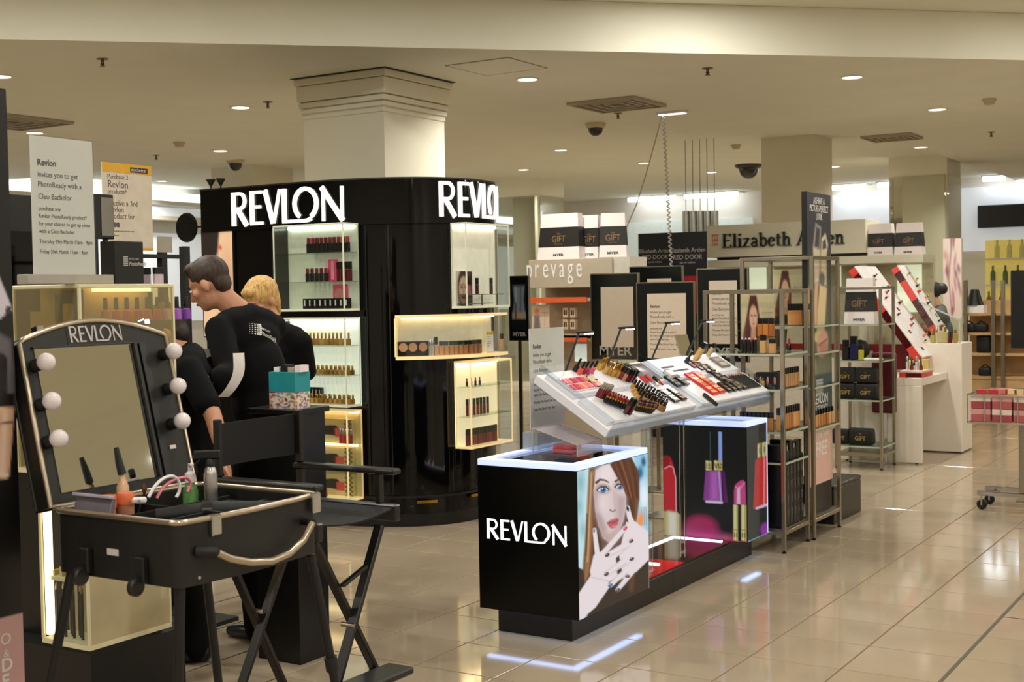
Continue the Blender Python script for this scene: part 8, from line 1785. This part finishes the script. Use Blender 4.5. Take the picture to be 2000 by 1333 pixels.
# steep white testers with red edges
def steep(B, C, A, label, n_items, seed, thick=0.07):
    """B lower near corner, C lower far corner, A upper near corner"""
    e1 = (C-B); e2 = (A-B); n = e1.cross(e2).normalized()
    if n.z < 0: n = -n
    t = thing('steep_tester', label, 'tester', B, group='steep white testers')
    def sb(u0, u1, v0, v1, h0, h1):
        vs_ = [B+e1*u+e2*v+n*h for h in (h0, h1) for v in (v0, v1) for u in (u0, u1)]
        return MB().add(vs_, [(0, 2, 3, 1), (4, 5, 7, 6), (0, 1, 5, 4), (1, 3, 7, 5), (3, 2, 6, 7), (2, 0, 4, 6)])
    sb(0, 1, 0, 1, 0.0, 0.02).build('white_panel', mat('tester_white', (232, 228, 226), rough=0.25), t, bevel=0.003)
    for v0, v1, m in ((0, 0.14, M_redtr), (0.142, 0.52, M_dkred), (0.522, 0.80, M_redtr), (0.802, 0.93, M_dkred), (0.932, 1.0, M_redtr)): sb(0.01, 0.99, v0, v1, -thick, -0.0005).build('edge_block', m, t)
    M3 = frame_of(None, e1, n); rs = random.Random(seed)
    for k in range(n_items):
        v = 0.08+0.86*k/n_items; kind = rs.choice(['polish', 'pan', 'lipstick', 'spray', 'gold_bottle', 'jar', 'polish']); rgb = rs.choice([(190, 60, 50), (206, 170, 110), (40, 30, 30), (220, 130, 110), (150, 60, 60), (220, 200, 150)])
        u = 0.25+0.5*((k*7) % 3)/2.0
        product(kind, rgb, B+e1*u+e2*v+n*0.0205, 'small '+CATS[kind]+' tester on the '+label.split(',')[0], 'items on the '+label.split(',')[0], M=M3, scale=(1.0, 1.0, 0.55))
    return t
Bq = Pz(1800, 700, 0.915); Aq = Py(1668, 522, Bq.y); e_ = Vector((0, 0.66, 0))
print('steep', Bq, Aq)
steep(Bq, Bq+e_, Aq, 'steep white tester, red-edged and nearer the aisle', 14, 4)
B2 = Bq+Vector((0.0, 0.70, 0.20)); A2 = Py(1752, 520, B2.y); steep(B2, B2+e_*0.42, A2, 'rear steep tester, seen edge-on behind the first', 10, 9)
sup = thing('tester_stand', 'pair of chrome struts carrying the steep testers above the white desk', 'stand', (Bq.x-0.2, Bq.y+0.3, 0))
for y_ in (Bq.y+0.12, Bq.y+0.32):
    q_ = Bq.lerp(Aq, 0.22); MB().tube([(q_.x, y_, tz), (q_.x, y_, q_.z-0.10)], 0.012, 8).build('strut', M_chrome, sup, smooth=40)
t = thing('red_chair', 'dark red chair back showing beside the pouch rack', 'chair', Pz(1732, 830)); q = Py(1726, 720, CY0+0.44)
MB().box(q.x-0.12, q.x+0.10, CY0+0.46, CY0+0.52, 0.45, q.z+0.14).build('backrest', mat('oxblood', (84, 18, 24), rough=0.4), t, bevel=0.02, seg=2); MB().box(q.x-0.12, q.x+0.1, CY0+0.525, CY0+0.53, 0.40, 0.46).build('seat', mat('oxblood', (84, 18, 24)), t, bevel=0.015)
MB().tube([(q.x, CY0+0.49, 0.0), (q.x, CY0+0.49, 0.45)], 0.02, 8).build('leg', M_chrome, t, smooth=40)
# bottles on the pedestal and clear dividers
zq = zp+0.0006
for k, (px, kind, rgb, sc) in enumerate(((1846, 'spray', (214, 190, 130), 1.5), (1856, 'polish', (120, 20, 34), 1.4), (1866, 'spray', (200, 160, 90), 1.3), (1830, 'clear_gloss', (226, 220, 200), 1.6), (1838, 'spray', (220, 200, 150), 1.7), (1822, 'gold_bottle', (206, 180, 110), 1.6))):
    p = Pz(px, 676, zq); p.y = min(max(p.y, pr_.y+0.05), pr_.y+0.36); p.x = min(max(Py(px, 676, p.y).x, px1-0.40), px1-0.03)
    product(kind, rgb, p, ['tall gold-capped bottle on the white pedestal', 'dark red polish between bottles on the white pedestal', 'amber bottle nearest the pedestal edge', 'silver-topped pale tube on the white pedestal', 'pale bottle at the middle of the white pedestal', 'gold bottle at the pedestal\'s far corner'][k], scale=sc)
cd = thing('clear_divider', 'clear sloping acrylic divider on the white pedestal', 'divider', (px1-0.1, pr_.y+0.2, zp))
MB().prism([(px1-0.40, zp+0.0006), (px1-0.02, zp+0.0006), (px1-0.02, zp+0.22), (px1-0.40, zp+0.40)], lambda x, z: (x, pr_.y+0.01, z), lambda x, z: (x, pr_.y+0.018, z)).build('divider_sheet', M_glass, cd)
for b_ in (((px1-0.02, zp+0.22), (px1-0.40, zp+0.40)), ((px1-0.02, zp+0.001), (px1-0.02, zp+0.22))): MB().bar((b_[0][0], pr_.y+0.014, b_[0][1]), (b_[1][0], pr_.y+0.014, b_[1][1]), 0.012, 0.012, up=(0, 1, 0)).build('bright_edge', mat('acrylic_edge_grey', (190, 186, 176)), cd)

# timber shelving with black bags farther down the aisle
M_oak = mat('pale_oak', (196, 160, 112), rough=0.45, var=0.12, scale=9)
TY_ = 15.4; a = Py(1880, 620, TY_); b = Py(2010, 620, TY_)
tu = thing('oak_shelving', 'pale oak shelving with steel uprights farther along the aisle', 'shelving', ((a.x+b.x)/2, TY_+0.2, 0))
MB().box(a.x, b.x+0.5, TY_+0.36, TY_+0.4, 0, Py(1900, 588, TY_).z).build('back_panel', M_oak, tu)
for py in (612, 650, 690, 735): z = Py(1900, py, TY_).z; MB().box(a.x, b.x+0.5, TY_, TY_+0.3595, z-0.03, z).build('shelf_board', M_oak, tu)
MB().box(a.x, b.x+0.5, TY_+0.01, TY_+0.3595, 0, Py(1900, 740, TY_).z).build('base_cabinet', M_oak, tu)
for px in (1886, 1940, 1959): q = Py(px, 600, TY_-0.03); MB().box(q.x-0.02, q.x+0.02, TY_-0.05, TY_-0.005, 0, Py(px, 548, TY_).z).build('upright', M_steel, tu)
for k, (px, py, w, h) in enumerate(((1893, 650, 0.14, 0.12), (1916, 650, 0.15, 0.12), (1922, 690, 0.16, 0.24), (1924, 735, 0.14, 0.12))):
    p = Py(px, py, TY_+0.1); z = p.z+0.0006; t = thing('black_bag', ['first small black bag on the upper oak shelf', 'second small black bag on the upper oak shelf', 'tall black bag on the middle oak shelf', 'black bag on the lowest oak shelf'][k], 'bag', (p.x, p.y, z), group='black bags on oak'); MB().box(p.x-w/2, p.x+w/2, TY_+0.05, TY_+0.17, z, z+h*0.85).build('bag_body', M_pouch, t, bevel=0.025, seg=2, smooth=50); MB().tube([(p.x-w*0.3, TY_+0.11, z+h*0.84), (p.x, TY_+0.11, z+h*1.1), (p.x+w*0.3, TY_+0.11, z+h*0.84)], 0.008, 6).build('handle', M_pouch, t, smooth=50)
p = Py(1904, 612, TY_+0.1); z = p.z+0.0006
t = thing('black_cone_lamp', 'black cone-shaped lampshade on white base on the oak shelving', 'lamp', (p.x, p.y, z)); MB().box(p.x-0.12, p.x+0.12, p.y-0.08, p.y+0.08, z, z+0.09).build('base', M_paper, t, bevel=0.004); MB().lathe([(0.10, 0.0905), (0.045, 0.27), (0.045, 0.275)], 16, (p.x, p.y, z)).build('lamp_shade', M_satin, t, smooth=40)

# wire basket trolley with pink boxes
TX0, TX1, TY0, TY1 = -2.08, -1.20, 9.30, 9.95
tzb = Py(1905, 826, TY0).z; tzt = Py(1905, 772, TY0).z
tb = thing('wire_trolley', 'chrome wire basket trolley on castors heaped with pink boxes', 'trolley', (-1.66, 9.6, 0))
wr = 0.0045
for z in (tzb, tzt):
    for p0, p1 in (((TX0, TY0), (TX1, TY0)), ((TX0, TY1), (TX1, TY1)), ((TX0, TY0), (TX0, TY1)), ((TX1, TY0), (TX1, TY1))): MB().tube([(p0[0], p0[1], z), (p1[0], p1[1], z)], wr*1.6, 6).build('rim_wire', M_chrome, tb, smooth=40)
for k in range(9): x = TX0+k*(TX1-TX0)/8; MB().tube([(x, TY0, tzt), (x, TY0, tzb), (x, TY1, tzb), (x, TY1, tzt)], wr, 6).build('basket_wire', M_chrome, tb, smooth=40)
for k in range(5): y = TY0+k*(TY1-TY0)/4; MB().tube([(TX0, y, tzt), (TX0, y, tzb), (TX1, y, tzb), (TX1, y, tzt)], wr, 6).build('basket_wire', M_chrome, tb, smooth=40)
for (x, y) in ((TX0+0.33, TY0+0.2), (TX0+0.33, TY1-0.2)): MB().box(x-0.03, x+0.03, y-0.015, y+0.015, 0.13, tzb-0.005).build('post', M_steel, tb, bevel=0.003)
for y in (TY0+0.2, TY1-0.2): MB().box(TX0+0.02, TX1-0.2, y-0.02, y+0.02, 0.10, 0.13).build('foot_rail', M_chrome, tb, bevel=0.003)
for (x, y) in ((TX0+0.05, TY0+0.2), (TX0+0.05, TY1-0.2), (TX1-0.25, TY0+0.2), (TX1-0.25, TY1-0.2)):
    Mw = Matrix(((1, 0, 0), (0, 0, -1), (0, 1, 0))); cw = MB().lathe([(0.0, -0.012), (0.03, -0.012), (0.036, -0.006), (0.036, 0.006), (0.03, 0.012), (0.0, 0.012)], 16, (x, y, 0.036), Mw).build('castor', M_satin, tb, smooth=40)
    MB().box(x-0.006, x+0.006, y-0.016, y-0.0125, 0.03, 0.10).build('castor_fork', M_chrome, tb)
pk = [(186, 96, 98), (232, 214, 204), (168, 78, 84), (214, 158, 152)]
hh = (tzt-tzb-0.012)/2
n_ = 0
for r in range(2):
    for k in range(6):
        x = TX0+0.02+k*0.14; z = tzb+0.006+r*(hh+0.001)
        t = thing('pink_box', 'flat pink gift box in the '+('lower' if r == 0 else 'upper')+' layer of the wire trolley', 'box', (x+0.06, TY0+0.1, z), group='pink boxes, '+('lower' if r == 0 else 'upper')+' layer')
        MB().box(x, x+0.128, TY0+0.012, TY0+0.20, z, z+hh*0.55).build('box_base', tint(pk[(k+r) % 2*2]), t, bevel=0.002); MB().box(x-0.0005, x+0.1285, TY0+0.0115, TY0+0.2005, z+hh*0.552, z+hh*0.98).build('box_lid', tint(pk[1] if (k+r) % 2 else pk[3]), t, bevel=0.002)
for k, (dx, dy, rgb, rot) in enumerate(((0.10, 0.12, (190, 40, 60), 0.4), (0.30, 0.16, (226, 200, 150), -0.3), (0.42, 0.10, (20, 18, 20), 0.1), (0.20, 0.2, (214, 120, 120), 0.8))):
    z = tzb+0.006+2*(hh+0.001)+0.001; t = thing('loose_box', ['crimson box tossed on top of the pink boxes', 'gold box lying across the pink boxes', 'tall black box standing on the pink boxes', 'rosy box tilted behind the crimson one'][k], 'box', (TX0+dx, TY0+dy, z), world=False, M=Matrix.Rotation(rot, 3, 'Z'))
    MB().box(-0.06, 0.06, -0.03, 0.03, 0, 0.035 if k != 2 else 0.11).build('box_body', tint(rgb), t, bevel=0.002); MB().box(-0.008, 0.008, -0.0305, -0.0301, 0, 0.034).build('ribbon', M_gold, t)
# black sign board over the trolley at the frame edge
sb_y = 9.75; a = Py(1974, 600, sb_y); z1 = Py(1985, 528, sb_y).z; z0 = Py(1985, 684, sb_y).z
bs = thing('sign_frame', 'black sign frame with white sheet standing behind the wire trolley', 'sign', (a.x+0.2, TY1+0.05, 0)); y = TY1+0.06; a = Py(1974, 600, y)
MB().box(a.x, a.x+0.42, y, y+0.02, z0, z1).build('frame', M_satin, bs, bevel=0.003); MB().box(a.x+0.10, a.x+0.36, y-0.003, y-0.0005, z0+0.12, z1-0.08).build('paper_sheet', M_paper, bs); MB().box(a.x+0.19, a.x+0.23, y+0.004, y+0.016, 0.012, z0-0.0005).build('pole', M_steel, bs); MB().box(a.x+0.05, a.x+0.37, y-0.1, y+0.12, 0, 0.012).build('foot_plate', M_steel, bs)

# ------------------------------------------------------------------ short rows of alike things: say which one along the row
ORDN = ['first', 'second', 'third', 'fourth', 'fifth', 'sixth', 'seventh', 'eighth', 'ninth', 'tenth', 'eleventh', 'twelfth']
rows = {}
bpy.context.view_layer.update()
for o in bpy.data.objects:
    if o.parent is None and o.get('label') and o.get('group'): rows.setdefault((o['label'], o['group']), []).append(o)
for (lb, gr), L in rows.items():
    if 1 < len(L) <= 12 and len(lb.split()) <= 12:
        for k, o in enumerate(sorted(L, key=lambda q: proj(q.matrix_world.translation)[0])): o['label'] = lb+', '+ORDN[k]+' from the left'
